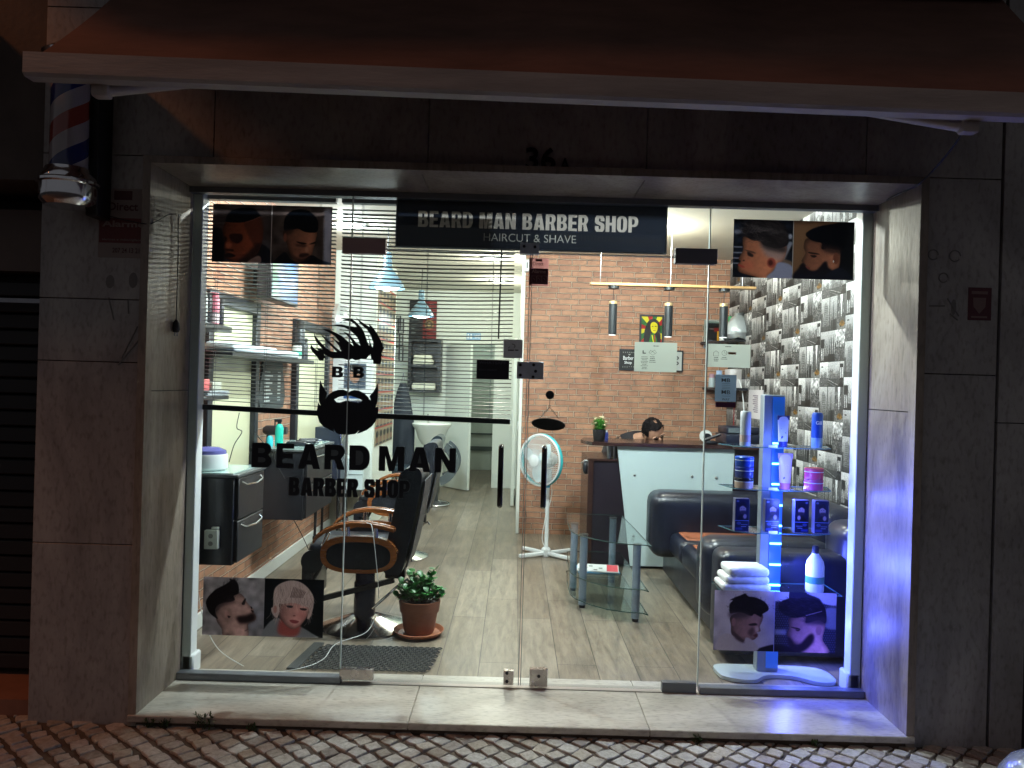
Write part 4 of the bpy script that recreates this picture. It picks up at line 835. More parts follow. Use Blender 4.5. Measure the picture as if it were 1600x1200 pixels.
# oval plaque on chain, hung inside the right door from a suction hook
op = thing('hanging_oval_plaque', 'black oval plaque on chain hanging inside right glass door', 'sign', (S(857, 663, 3.74)[0], .42, S(857, 663, 3.74)[1]))
hx, hz = S(859, 617, 3.745)
part('suction_hook', MB().lathe([(.021, 0), (.019, .006), (.012, .012), (.004, .016)], (hx, gy1+.001, hz), 20, 'Y'), vinyl, op)
cx, cz = S(857, 663, 3.74)
part('plaque', MB().lathe([(.081, 0), (.083, .003), (.081, .006)], (0, 0, 0), 40, 'Y', 1, .36).xf(Matrix.Translation((cx, .408, cz)) @ Matrix.Rotation(R(4), 4, 'Y')), mat('black slate plaque', (.015, .012, .01), .7, bump=.4, bscale=60), op)
mb = MB()
def chain(a, b):
    a, b = Vector(a), Vector(b); n = int((b-a).length/.0085)
    for i in range(n):
        p = a.lerp(b, (i+.5)/n); q = (b-a).to_track_quat('X', 'Z').to_matrix().to_4x4()
        L = [(.0065*math.cos(t), (.003*math.sin(t) if i % 2 else 0), (0 if i % 2 else .003*math.sin(t))) for t in np.linspace(0, 6.28, 9)[:-1]]
        mb.tube([(Matrix.Translation(p) @ q) @ Vector(x) for x in L], .0009, 4, closed=True)
kx, kz = S(859, 636, 3.74); chain((hx, .412, hz-.01), (kx, .412, kz))
chain((kx, .412, kz), (*S(842, 655, 3.74)[:1], .412, S(842, 655, 3.74)[1])); chain((kx, .412, kz), (S(873, 654, 3.74)[0], .412, S(873, 654, 3.74)[1]))
part('chain', mb, mat('dark chain', (.05, .04, .035), .4, .7), op)

# ------------------------------------------------------------------ venetian blinds inside the left glass
def blind(x0, x1, top, zl, zr, label, kink, seedk):
    t = thing('venetian_blind', label, 'blind', ((x0+x1)/2, .50, top), group='venetian blinds behind the left glass')
    part('head_rail', MB().box(x0, x1, .475, .52, top, top+.03), alum, t)
    n = 52; mb = MB(); r = random.Random(seedk); B = mb.b
    for i in range(n):
        f = (i+1)/(n+1); K = 14; rows = []
        ja = r.uniform(-.0015, .0015); tl = r.uniform(-.0015, .0015)
        for k in range(K+1):
            s = k/K; x = x0+(x1-x0)*s
            zb = zl+(zr-zl)*s; z = top-.012+(zb+.015-top+.012)*f + ja*math.sin(s*5+i) - kink*math.sin(math.pi*s)*4*f*(1-f)*(1 if i > 12 else .3)
            rows.append([B.verts.new((x, .484+.029*q, z+.0022*(1-(2*q-1)**2)+(tl-.0035)*(q-.5))) for q in (0, .33, .66, 1)])
        for A, C in zip(rows, rows[1:]):
            for q in range(3): B.faces.new((A[q], A[q+1], C[q+1], C[q]))
    part('slats', mb, mat('black blind slat', (.012, .015, .018), .35, .1), t)
    mb = MB(); 
    for s in (.12, .5, .88):
        x = x0+(x1-x0)*s
        for y in (.485, .512): mb.cyl((x, y, zl+(zr-zl)*s), (x, y, top), .0011, n=5)
    part('cord', mb, mat('grey cord', (.25, .27, .28), .7), t)
    mb = MB(); a = math.atan2(zr-zl, x1-x0); L = (x1-x0)/math.cos(a)
    mb.box(-L/2, L/2, -.014, .014, -.013, .013, .002, 1).xf(Matrix.Translation(((x0+x1)/2, .498, (zl+zr)/2)) @ Matrix.Rotation(-a, 4, 'Y'))
    part('bottom_rail', mb, mat('black blind rail', (.012, .014, .018), .4), t)
    return t
zA = S(300, 635, 3.82)[1]; xm, zM = S(526, 647, 3.82); xe, zE = S(797, 659, 3.82)
blind(XL+.012, S(521, 500, 3.82)[0], 2.345, zA, zM, 'left blind of thin black slats, in front of brick wall', .002, 1)
b2 = blind(S(530, 500, 3.82)[0], xe, 2.345, zM, zE, 'right blind of sagging black slats, ending beside the door handle', .012, 2)
part('tilt_wand', MB().cyl((S(784, 395, 3.83)[0], .475, 2.2), (S(779, 530, 3.83)[0], .475, S(779, 530, 3.83)[1]), .004, n=8), mat('black blind rail', (.012, .014, .018), .4), b2)

# ================================================================== lamps
def area(name, loc, size, power, col, parent, spread=None):
    L = bpy.data.lights.new(name, 'AREA'); L.shape = 'DISK'; L.size = size; L.energy = power; L.color = col
    o = bpy.data.objects.new(name, L); COL.objects.link(o); o.location = loc; o.parent = parent
    if spread: L.spread = spread
    return o
cool = (.92, .97, 1.0); warm = (1.0, .93, .80)
def ceiling_light(x, d, power, col, label, size=.2):
    t = thing('ceiling_light', label, 'lamp', (x, D(d), ZC), group='round ceiling lights')
    part('housing', MB().lathe([(size/2+.02, 0), (size/2+.02, -.018), (size/2, -.022)], (0, 0, 0), 28), white_pl, t, False)
    part('diffuser', MB().lathe([(size/2-.005, -.0225), (size/2-.01, -.025)], (0, 0, 0), 24), mat('lit diffuser', (.9, .9, .9), .5, emit=(1, .98, .95), es=9), t, False)
    L = bpy.data.lights.new('lamp', 'POINT'); L.energy = power*3.7; L.color = col; L.shadow_soft_size = .035
    o = bpy.data.objects.new('lamp', L); COL.objects.link(o); o.location = (0, 0, -.09); o.parent = t
    return t
ceiling_light(.75, 4.4, 40, cool, 'ceiling light near the window, over the sofa side')
ceiling_light(-.75, 4.4, 40, cool, 'ceiling light near the window, over the first barber chair')
ceiling_light(1.0, 6.1, 17, warm, 'ceiling light over the reception counter')
ceiling_light(-1.4, 6.3, 10, cool, 'bright ceiling light glaring through the blind gap', .24)
ceiling_light(-.26, 7.8, 9, warm, 'ceiling light on the passage, nearer of two')
ceiling_light(-.24, 9.5, 8, warm, 'ceiling light on the passage, farther of two')
ceiling_light(-.6, 11.9, 7, cool, 'ceiling light inside the rear corridor', .16)

def pendant(label):
    t = thing('industrial_pendant_lamp', label, 'lamp', (0, 0, 0), group='industrial pendant lamps over the chairs')
    pm = mat('blue grey enamel', (.18, .30, .38), .3, var=.08)
    prof = [(.026, .30), (.035, .29), (.038, .17), (.05, .155), (.10, .09), (.135, .04), (.15, 0), (.146, 0), (.13, .04), (.095, .088), (.03, .15)]
    mb = MB(); mb.lathe(prof, (0, 0, 0), 32); part('shade', mb, pm, t, False)
    part('bulb', MB().sph((0, 0, .012), .10, (1, 1, .32)), mat('lit bulb', (1, 1, 1), .5, emit=(.8, .94, 1), es=30), t, False)
    part('cable', MB().cyl((0, 0, .3), (0, 0, .62), .004, n=6), vinyl, t, False)
    area('lamp', (0, 0, -.03), .12, 15, (.78, .93, 1), t)
    return t
p1 = pendant('blue grey factory pendant lamp nearest the window'); p1.location = (-1.09, D(6.4), 2.235)
p2 = copy_tree(p1); p2.location = (-1.1, D(8.8), 2.215); p2['label'] = 'smaller looking factory pendant lamp, farther back over wash chair'

# pendant bar over the counter
bd = 6.3
pb = thing('pendant_bar_lamp', 'wooden beam with three black tube lamps over counter', 'lamp', (S(1050, 447, bd)[0], D(bd), S(1050, 447, bd)[1]))
bx0, bx1 = S(922, 443, bd)[0], S(1180, 450, bd)[0]; bz = S(1050, 447, bd)[1]
part('beam', MB().box(bx0, bx1, D(bd)-.035, D(bd)+.035, bz-.011, bz+.011, .003, 1), mat('pale pine wood', (.55, .33, .14), .4, var=.2, vscale=12, stretch=(.3, 3, 3)), pb)
for u in (938, 1048, 1160): x = S(u, 440, bd)[0]; part('suspension_wire', MB().cyl((x, D(bd), bz), (x, D(bd), ZC), .003, n=6), steel, pb)
for u, vt in ((958, 475), (1045, 478), (1131, 479)):
    x, z = S(u, vt, bd); tb = part('tube_shade', MB().lathe([(.03, 0), (.034, .002), (.034, -.0), (.034, -.25), (.030, -.252), (.030, -.2)], (x, D(bd), z), 24), mat('matt black metal', (.014, .018, .022), .4), pb)
    part('gold_ring', MB().lathe([(.030, .0), (.0345, 0), (.0345, .022), (.03, .024)], (x, D(bd), z), 24), mat('pale gold ring', (.7, .52, .28), .3, .6), tb)
    part('canopy', MB().cyl((x, D(bd), bz-.011), (x, D(bd), bz-.035), .045, n=20), mat('matt black metal', (.014, .018, .022), .4), tb)
    part('cable', MB().cyl((x, D(bd), z+.02), (x, D(bd), bz-.03), .003, n=6), vinyl, tb)
    part('led_ring', MB().cyl((x, D(bd), z-.2525), (x, D(bd), z-.256), .029, n=20), mat('dim led disc', (.8, .8, .8), .5, emit=(1, 1, 1), es=1.5), tb)

# ================================================================== barber chairs
def barber_chair(label):
    t = thing('barber_chair', label, 'chair', (0, 0, 0), group='hydraulic barber chairs')
    part('base', MB().lathe([(.05, .075), (.10, .06), (.17, .035), (.245, .014), (.262, .006), (.262, .0), (.01, .0)][::-1], (0, 0, 0), 48), chrome, t, False)
    part('column', MB().lathe([(.064, .04), (.064, .26), (.058, .27), (.058, .40)], (0, 0, 0), 28), mat('blue black column', (.018, .022, .06), .25), t, False)
    part('seat', MB().box(-.30, .22, -.20, .20, .40, .53, .04, 3), leather, t, False)
    # front roll and footrest
    part('leg_pad', MB().cyl((-.27, -.2, .42), (-.27, .2, .42), .065, n=20).box(-.34, -.27, -.19, .19, .16, .42, .03, 2).xf(Matrix.Identity(4)), leather, t, False)
    mb = MB()
    for y in (-.15, .15): mb.tube([(-.22, y, .40), (-.33, y, .2), (-.42, y, .10)], .011, 8)
    mb.box(-.50, -.36, -.19, .19, .085, .105, .008, 2); part('footrest', mb, mat('black steel', (.02, .02, .022), .4, .5), t, False)
    mb = MB(); mb.box(-.36, .20, -.016, .016, -.014, .014).xf(Matrix.Translation((0, -.13, .255)) @ Matrix.Rotation(R(-16), 4, 'Y')); part('recline_bar', mb, mat('black steel', (.02, .02, .022), .4, .5), t, False)
    mb = MB(); mb.tube([(.06, -.06, .12), (.16, -.11, .22), (.24, -.13, .30), (.27, -.13, .315), (.285, -.13, .295)], .008, 8); part('pump_lever', mb, chrome, t, False)
    for y in (-.245, .245):
        out = [(.006+.215*math.copysign(abs(math.cos(a))**.75, math.cos(a)), .48+.105*math.copysign(abs(math.sin(a))**.75, math.sin(a))) for a in np.linspace(0, math.tau, 40)[:-1]]
        inn = [(.006+.182*math.copysign(abs(math.cos(a))**.75, math.cos(a)), .474+.078*math.copysign(abs(math.sin(a))**.75, math.sin(a))) for a in np.linspace(0, math.tau, 40)[:-1]]
        s = part('side_panel', MB().prism(inn, y-.014, y+.014), leather, t, False)
        part('wood_rim', MB().prism([out, inn], y-.019, y+.019), wood_arm, s, False)
        pts = [(-.255, .545), (-.235, .575), (-.19, .61), (-.12, .64), (-.04, .655), (.05, .655), (.14, .642), (.21, .625)]
        arm = MB(); P_ = []
        for i, (x, z) in enumerate(pts): P_.append((x, z))
        a = part('armrest', arm.prism([(x, z+.014) for x, z in P_]+[(x, z-.016) for x, z in P_[::-1]], y-.024, y+.024), wood_arm, t, False)
        for x, z_, x2, z2 in ((-.06, .57, -.06, .64), (.10, .57, .10, .64), (-.2, .52, -.17, .6)): part('arm_bolt', MB().cyl((x, y, z_), (x2, y, z2), .0115, n=12), chrome, a, False)
        bm = bmesh.new(); bm.from_mesh(a.data); bmesh.ops.bevel(bm, geom=[e for e in bm.edges if len(e.link_faces) == 2 and e.calc_face_angle(0) > 1.2], offset=.008, segments=3, affect='EDGES'); bm.to_mesh(a.data); bm.free()
        a.data.polygons.foreach_set('use_smooth', [True]*len(a.data.polygons)); a.data.set_sharp_from_angle(angle=R(40))
    # thick leaning back with rounded top and grey rear shell
    prof = [(.145, .375), (.20, .36), (.245, .375), (.275, .50), (.305, .66), (.33, .80), (.345, .90), (.342, .95), (.315, .975), (.255, .968), (.215, .92), (.205, .80), (.18, .66), (.15, .5)]
    pr = smooth_poly(prof, 3)
    bk = part('backrest', MB().prism(pr, -.215, .215), leather, t, False)
    bm = bmesh.new(); bm.from_mesh(bk.data); bmesh.ops.bevel(bm, geom=[e for e in bm.edges if len(e.link_faces) == 2 and e.calc_face_angle(0) > 1.2], offset=.045, segments=4, affect='EDGES', clamp_overlap=True); bm.to_mesh(bk.data); bm.free()
    bk.data.polygons.foreach_set('use_smooth', [True]*len(bk.data.polygons)); bk.data.set_sharp_from_angle(angle=R(50))
    shell = [(.262, .40), (.29, .50), (.32, .66), (.345, .80), (.358, .90), (.365, .90), (.352, .79), (.328, .65), (.30, .5), (.27, .395)]
    part('back_shell', MB().prism(shell, -.18, .18), mat('charcoal vinyl shell', (.05, .05, .056), .45, bump=.2, bscale=80), t, False)
    part('back_bracket', MB().box(.12, .24, -.03, .03, .29, .40, .01, 2), mat('black steel', (.02, .02, .022), .4, .5), t, False)
    return t
ch1 = barber_chair('black barber chair with oval wood sided arms, nearest the window'); ch1.location = (-.865, D(4.6), 0)
ch2 = copy_tree(ch1); ch2.location = (-.955, D(6.45), 0); ch2['label'] = 'second barber chair, behind the nearest one and partly hidden by it'

# shampoo chair and basin
wc = thing('shampoo_basin', 'white ceramic wash basin at rear behind the wash chair', 'basin', (-1.15, D(9.9), 0))
(xa, za), (xb, zb) = S(646, 662, 9.8), S(700, 697, 9.8)
cx = (xa+xb)/2; rw = (xb-xa)/2
prof = [(.05, zb), (.12, zb+.01), (.17, zb+.08), (.21, zb+.20), (rw+.02, za-.03), (rw+.03, za), (rw+.015, za+.012), (rw-.02, za), (.19, zb+.22), (.10, zb+.1), (.02, zb+.07)]
part('bowl', MB().lathe(prof, (cx, D(9.9), 0), 36, 'Z', 1, 1.1), mat('white ceramic', (.82, .84, .78), .15), wc)
part('pedestal', MB().box(cx-.10, cx+.10, D(9.9), D(10.15), 0, zb+.02, .03, 3), mat('dark grey pedestal', (.05, .055, .06), .4), wc)
part('tap', MB().tube([(cx-.06, D(10.05), za), (cx-.06, D(10.05), za+.08), (cx-.06, D(9.98), za+.11), (cx-.06, D(9.9), za+.08)], .012, 8), chrome, wc)
wch = thing('shampoo_chair', 'curved black wash chair with steel foot ring, in front of basin', 'chair', (-.98, D(9.2), 0))
def arc(cx_, cz_, r, a0, a1, n=14): return [(cx_+r*math.cos(a), cz_+r*math.sin(a)) for a in np.linspace(R(a0), R(a1), n)]
sh_m = mat('blue black shiny vinyl', (.03, .045, .06), .2)
bx = S(680, 700, 9.2)[0]
L1 = [(bx-.12, .45), (bx-.06, .62), (bx-.04, .75), (bx-.02, .80), (bx+.03, .835), (bx+.09, .82), (bx+.10, .76), (bx+.05, .62), (bx-.02, .44)]
part('backrest', MB().prism(smooth_poly(L1, 3), D(9.0), D(9.4)), sh_m, wch)
ring = arc(bx+.03, .52, .27, 62, -75, 16)+arc(bx+.03, .52, .17, -75, 62, 16)
for y in (8.98, 9.38): part('arm', MB().prism(ring, D(y), D(y+.05)), mat('grey curved arm', (.10, .12, .13), .3), wch)
part('seat', MB().box(bx-.50, bx+.05, D(9.02), D(9.38), .33, .46, .04, 3), sh_m, wch)
part('foot_ring', MB().tube([(bx+.02+.17*math.cos(a), D(9.2)+.2*math.sin(a), .012) for a in np.linspace(0, 6.28, 30)[:-1]], .012, 8, True), chrome, wch)
part('pedestal', MB().lathe([(.16, 0), (.15, .01), (.05, .05), (.045, .34)][::1], (bx, D(9.2), 0), 24), mat('dark grey pedestal', (.05, .055, .06), .4), wch)

# ================================================================== left wall furniture
def station(d0, d1, zt, zb, label, drawers=True):
    t = thing('wall_cabinet', label, 'cabinet', (-1.62, D((d0+d1)/2), zb), group='black wall hung styling cabinets')
    part('body', MB().box(RX0, -1.425, D(d0), D(d1), zb, zt-.018, .003, 1), black_lac, t)
    part('worktop', MB().box(RX0, -1.40, D(d0)-.005, D(d1)+.005, zt-.016, zt, .002, 1), mat('grey edged worktop', (.07, .08, .085), .3), t)
    part('glass_sheet', MB().box(RX0+.01, -1.43, D(d0)+.0, D(d1)-.03, zt+.001, zt+.007), mat('pale green glass sheet', (.42, .58, .56), .08, spec=.8), t)
    h = (zt-zb-.04)/2
    for k in range(2):
        z0 = zb+.01+k*(h+.008); dr_ = part('drawer', MB().box(-1.428, -1.405, D(d0)+.02, D(d1)-.02, z0, z0+h, .003, 1), mat('grey brown drawer front', (.016, .016, .019), .4, var=.1), t)
        y0, y1 = D(d0)+.06, D(d1)-.08; zz_ = z0+h-.02
        part('handle', MB().tube([(-1.405, y0, zz_), (-1.385, y0+.02, zz_-.015), (-1.375, (y0+y1)/2, zz_-.022), (-1.385, y1-.02, zz_-.015), (-1.405, y1, zz_)], .005, 8), chrome, dr_)
    return t
station(3.93, 4.36, .965, .50, 'black wall cabinet with glass top, nearest the window')
station(5.23, 6.0, .98, .50, 'second black wall cabinet, behind the one by the window')
def box_thing(nm, label, cat, x0, x1, d0, d1, z0, z1, m, r=.004, **k): return solo(nm, MB().box(x0, x1, D(d0), D(d1), z0, z1, r, 2), m, label, cat, **k)

# mirrors
def wall_mirror(d0, d1, z0, z1, label, extra=True):
    t = thing('wall_mirror', label, 'mirror', (RX0+.02, D((d0+d1)/2), z0), group='tall black framed mirrors')
    part('mirror_glass', MB().box(RX0+.001, RX0+.012, D(d0)+.06, D(d1)-.06, z0+.04, z1-.04), mat('cream painted reflection', (.70, .70, .48), .25, spec=.6), t)  # plain cream colour painted in place of a reflection
    mb = MB(); w = .075
    mb.box(RX0+.001, RX0+.045, D(d0), D(d0)+w, z0, z1, .004, 1); mb.box(RX0+.001, RX0+.045, D(d1)-w, D(d1), z0, z1, .004, 1)
    mb.box(RX0+.001, RX0+.043, D(d0)+w, D(d1)-w, z1-w, z1, .004, 1); mb.box(RX0+.001, RX0+.043, D(d0)+w, D(d1)-w, z0, z0+w, .004, 1)
    part('frame', mb, mat('black mirror frame', (.010, .013, .02), .4, var=.1), t)
    return t
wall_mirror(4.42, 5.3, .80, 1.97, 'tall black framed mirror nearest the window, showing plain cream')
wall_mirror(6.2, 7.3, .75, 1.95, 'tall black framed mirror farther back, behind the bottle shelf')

# television
tv = thing('television', 'flat television showing blue green picture high on brick wall', 'television', (-1.63, D(5.3), 2.0))
part('casing', MB().box(-1.70, -1.605, D(5.0), D(5.62), 1.985, 2.335, .006, 1), mat('black tv plastic', (.015, .015, .018), .4), tv)
Pt = Paint(160, 90, (0, 0, 160, 90), (.08, .40, .6)); Pt.poly([(0, 0), (60, 0), (30, 90), (0, 90)], (.55, .72, .62), 10); Pt.poly([(60, 0), (120, 0), (160, 40), (110, 60)], (.25, .75, .95), 12); Pt.poly([(70, 50), (150, 60), (160, 90), (60, 90)], (.05, .6, .8), 8); Pt.poly([(30, 30), (70, 20), (80, 60), (50, 80)], (.6, .68, .85), 10)
mb = MB().box(-1.6045, -1.6035, D(5.02), D(5.60), 2.005, 2.322); uvbox(mb, D(5.02), D(5.60), 2.005, 2.322, 'y')
part('screen', mb, imgmat('tv picture', (Pt.a**2.2)*.8, .3, emit=.35), tv, smooth=False)
part('bracket', MB().box(RX0, -1.70, D(5.25), D(5.35), 2.1, 2.2), mat('black steel', (.02, .02, .022), .4, .5), tv)
solo('cable', MB().tube([(RX0+.01, D(5.4), 1.99), (RX0+.015, D(5.3), 1.85), (RX0+.01, D(5.22), 1.7), (RX0+.012, D(5.2), 1.62)], .003, 6), vinyl, 'thin black cable falling from the television down the bricks', 'cable')

# shelves and what stands on them
def shelf(nm, label, x1, d0, d1, z, m=black_lac, th=.03, grp='shelves on the left brick wall'):
    return tag(solo(nm, MB().box(RX0, x1, D(d0), D(d1), z-th, z, .002, 1), m, label, 'shelf', grp))
grey_sh = mat('grey black shelf', (.015, .018, .022), .35, var=.1)
shelf('wall_shelf', 'short dark shelf high on brick wall, holding pink and black cans', -1.60, 3.95, 4.32, 1.745, grey_sh)
shelf('wall_shelf', 'long black shelf across both mirrors, carrying folded towels', -1.60, 4.34, 6.1, 1.61, grey_sh)
shelf('wall_shelf', 'low thin shelf beside the first mirror, stacked with magazines', -1.60, 3.95, 4.3, 1.36, grey_sh, .02)
def can(label, u, d, x_off, r, z0, h, col, cap, capcol, nm='spray_can', cat='can', bands=()):
    x = x_off; t = thing(nm, label, cat, (x, D(d), z0))
    part('body', MB().lathe([(r*.96, 0), (r, .004), (r, h*cap-.008), (r*.9, h*cap)], (x, D(d), z0), 20), mat('plastic %.2f%.2f%.2f' % col, col, .35, var=.05), t)
    part('cap', MB().lathe([(r*.86, 0), (r*.88, h*(1-cap)*.9), (r*.7, h*(1-cap))], (x, D(d), z0+h*cap), 20), mat('plastic %.2f%.2f%.2f' % capcol, capcol, .35, var=.05), t)
    for a, b, c in bands: part('label_band', MB().cyl((x, D(d), z0+h*a), (x, D(d), z0+h*b), r+.0006, n=20), mat('print %.2f%.2f%.2f' % c, c, .45), t)
    return t
can('grey spray can on the high shelf by the window', 0, 4.0, -1.64, .026, 1.745, .16, (.35, .37, .36), .85, (.2, .2, .2))
can('black spray can between the grey and pink ones', 0, 4.08, -1.645, .024, 1.745, .165, (.03, .03, .035), .85, (.05, .05, .05))
can('pink and white spray can on the high shelf', 0, 4.13, -1.635, .032, 1.745, .17, (.62, .18, .24), .86, (.6, .15, .2), bands=((.05, .38, (.75, .6, .62)),))
can('black bottle at the right end of the high shelf', 0, 4.24, -1.64, .022, 1.745, .15, (.02, .02, .03), .8, (.03, .03, .03))
tw = thing('folded_towels', 'white folded towels on the long black shelf', 'towels', (-1.68, D(4.8), 1.61))
mb = MB(); mb.box(-1.79, -1.61, D(4.4), D(5.2), 1.612, 1.665, .018, 3); part('towel', mb, mat('white towel cloth', (.62, .70, .74), .9, bump=.5, bscale=50), tw)
mb = MB(); mb.box(-1.79, -1.62, D(5.1), D(5.75), 1.612, 1.66, .018, 3); part('towel', mb, mat('white towel cloth', (.62, .70, .74), .9, bump=.5, bscale=50), tw)
for i, (d, h, c, l) in enumerate(((5.82, .13, (.6, .62, .6), 'white jar with green mark on the long shelf'), (5.9, .30, (.05, .06, .07), 'tall black bottle at far end of the long shelf'), (6.0, .17, (.08, .09, .10), 'squat dark bottle at far end of the long shelf'))):
    can(l, 0, d, -1.66, .035, 1.61, h, c, .8, (.03, .03, .03), 'bottle', 'bottle', bands=((.2, .5, (.1, .5, .35)),) if i == 0 else ())
mg = thing('magazine_stack', 'thin stack of magazines on the low shelf', 'magazines', (-1.67, D(4.1), 1.36)); mb = MB()
for k in range(4): mb.box(-1.78, -1.60+.006*(k % 2), D(3.98)+.01*k, D(4.28)+.012*(k % 3), 1.361+k*.007, 1.367+k*.007)
part('magazine', mb, mat('magazine paper', (.40, .45, .48), .4, var=.3, vscale=30), mg)
box_thing('red_box', 'small red and pink carton on low shelf', 'box', -1.70, -1.63, 4.02, 4.10, 1.39, 1.45, mat('pink carton', (.6, .13, .13), .5)).name = 'carton'
box_thing('carton', 'cream carton lying beside the pink one', 'box', -1.70, -1.62, 4.11, 4.24, 1.39, 1.435, mat('cream carton', (.42, .43, .36), .5))
pd = thing('towel_dispenser', 'white dispenser with dark red part by the left post', 'dispenser', (-1.76, D(4.05), 1.47))
part('body', MB().box(RX0, -1.70, D(3.97), D(4.16), 1.44, 1.60, .02, 3), mat('silver white plastic', (.55, .58, .6), .35), pd); part('front', MB().lathe([(.03, 0), (.03, .03), (.02, .035)], (-1.70, D(4.0), 1.5), 20, 'X'), mat('dark red knob', (.2, .02, .03), .3), pd)
solo('air_duct', MB().lathe([(.05, 0), (.05, .14), (.045, .15), (.045, .28), (.05, .29), (.05, .42)], (RX0+.07, D(3.98), 2.0), 24), mat('pale green glass tube', (.45, .65, .66), .15, .3), 'pale shiny tube on wall at top left window corner', 'tube')

# price list board
pl = thing('price_list', 'dark clipper shaped price list between the two mirrors', 'sign', (RX0, D(5.65), 1.25))
yb = lambda d: D(d)
sil = smooth_poly([(D(5.42), 1.24), (D(5.95), 1.24), (D(5.97), 1.42), (D(5.92), 1.52), (D(5.90), 1.585), (D(5.48), 1.585), (D(5.46), 1.52), (D(5.41), 1.42)], 2)
part('board', MB().prism(sil, RX0+.004, RX0+.016, 'YZ'), mat('charcoal board', (.035, .045, .05), .5), pl)
mb = MB()
for k in range(9):
    z = 1.50-k*.026; a = D(5.5); mb.box(RX0+.0162, RX0+.017, a, a+rnd.uniform(.10, .2), z, z+.01); mb.box(RX0+.0162, RX0+.017, D(5.8), D(5.87), z, z+.01)
part('price_text', mb, mat('pale board print', (.55, .6, .6), .5), pl)

# things on the stations
rw_ = thing('wax_warmer', 'round white warmer with purple lid on near cabinet', 'appliance', (S(322, 715, 4.02)[0], D(4.06), .973))
wx = S(323, 715, 4.03)[0]
part('pot', MB().lathe([(.085, 0), (.095, .01), (.095, .075), (.09, .085)], (wx, D(4.06), .973), 36), mat('white plastic', (.75, .78, .78), .35), rw_)
part('lid', MB().lathe([(.088, .0), (.085, .018), (.05, .034), (.012, .038)], (wx, D(4.06), 1.058), 36), mat('purple translucent lid', (.14, .14, .40), .15, bump=.3, bscale=20), rw_)
def appliance(nm, label, cat, build, mats): 
    t = thing(nm, label, cat, build[0]); 
    for (pn, mb), m in zip(build[1], mats): part(pn, mb, m, t)
    return t
gx, gz = -1.55, .99
gs = thing('spray_bottle', 'bright green spray bottle with black trigger on second cabinet', 'bottle', (S(436, 690, 5.35)[0], D(5.35), gz))
gx = S(436, 690, 5.35)[0]
part('bottle', MB().lathe([(.027, 0), (.028, .005), (.028, .13), (.02, .15), (.012, .157)], (gx, D(5.35), gz), 22), mat('teal green plastic', (.02, .5, .40), .25), gs)
part('trigger', MB().lathe([(.013, .157), (.013, .175)], (gx, D(5.35), gz), 14).box(gx-.035, gx+.018, D(5.34), D(5.36), gz+.17, gz+.19, .004, 2).box(gx-.035, gx-.027, D(5.345), D(5.355), gz+.135, gz+.175, .002, 1), vinyl, gs)
bs = thing('spray_bottle', 'small turquoise bottle beside the bright green one', 'bottle', (gx-.06, D(5.32), gz)); part('bottle', MB().lathe([(.022, 0), (.023, .06), (.012, .075)], (gx-.055, D(5.32), gz), 18), mat('turquoise plastic', (.05, .5, .6), .2), bs)
def hairdryer(x, d, z, label):
    t = thing('hair_dryer', label, 'hair dryer', (x, D(d), z)); m = mat('black dryer plastic', (.02, .02, .024), .35)
    part('barrel', MB().lathe([(.02, 0), (.035, .02), (.036, .1), (.026, .17)], (x, D(d), z+.05), 20, 'X').xf(Matrix.Identity(4)), m, t)
    part('handle', MB().cyl((x+.04, D(d), z+.04), (x+.03, D(d)-.0, z-.05), .014, n=14), m, t); return t
hairdryer(gx-.16, 5.5, 1.04, 'black hair dryer hanging by its hook behind the green bottle')
clip = mat('black clipper plastic', (.02, .022, .03), .3)
for k, (dd, xx, lb) in enumerate(((5.45, -1.52, 'hair clipper lying on the second cabinet, front one'), (5.62, -1.50, 'hair clipper lying on second cabinet, middle one'), (5.8, -1.53, 'hair clipper lying on second cabinet, rear one'))):
    t = thing('hair_clipper', lb, 'clipper', (xx, D(dd), .988), rz=.3*k, group='clippers on the second cabinet')
    part('body', MB().box(-.09, .05, -.02, .02, 0, .03, .01, 3), clip, t, False); part('blade', MB().box(.05, .075, -.018, .018, .008, .02, .002, 1), steel, t, False)
cb = mat('black cable', (.015, .015, .018), .5)
def cable(label, pts, r=.0028, m=None, nm='cable'):
    return solo(nm, MB().tube(smooth3(pts), r, 6), m or cb, label, 'cable')
def smooth3(pts, k=6):
    P_ = [Vector(p) for p in pts]; out = []
    for i in range(len(P_)-1):
        a, b, c, d_ = P_[max(0, i-1)], P_[i], P_[i+1], P_[min(len(P_)-1, i+2)]
        for t in range(k):
            u = t/k; out.append(.5*((2*b)+(c-a)*u+(2*a-5*b+4*c-d_)*u*u+(3*b-a-3*c+d_)*u**3))
    out.append(P_[-1]); return out
def px3(L): return [(S(u, v, d)[0], D(d), S(u, v, d)[1]) for u, v, d in L]
cable('black cable looping over the green bottle onto the cabinet', px3([(402, 645, 5.6), (396, 668, 5.3), (410, 690, 5.1), (426, 704, 5.1), (432, 725, 5.1), (445, 748, 5.1)]))
cable('black cable hanging in front of the first mirror', px3([(374, 645, 4.5), (370, 668, 4.45), (378, 675, 4.4), (366, 695, 4.36), (358, 722, 4.33)]))
cable('white cable stapled down the left edge to the floor', px3([(293, 790, 3.86), (296, 830, 3.87), (303, 880, 3.9), (316, 960, 3.9), (338, 1010, 3.92), (372, 1036, 3.92), (410, 1051, 3.85), (470, 1044, 3.86), (505, 1030, 4.0), (525, 1006, 4.15), (572, 988, 4.35), (588, 960, 4.5)]), .0022, mat('white cable', (.7, .72, .7), .5))
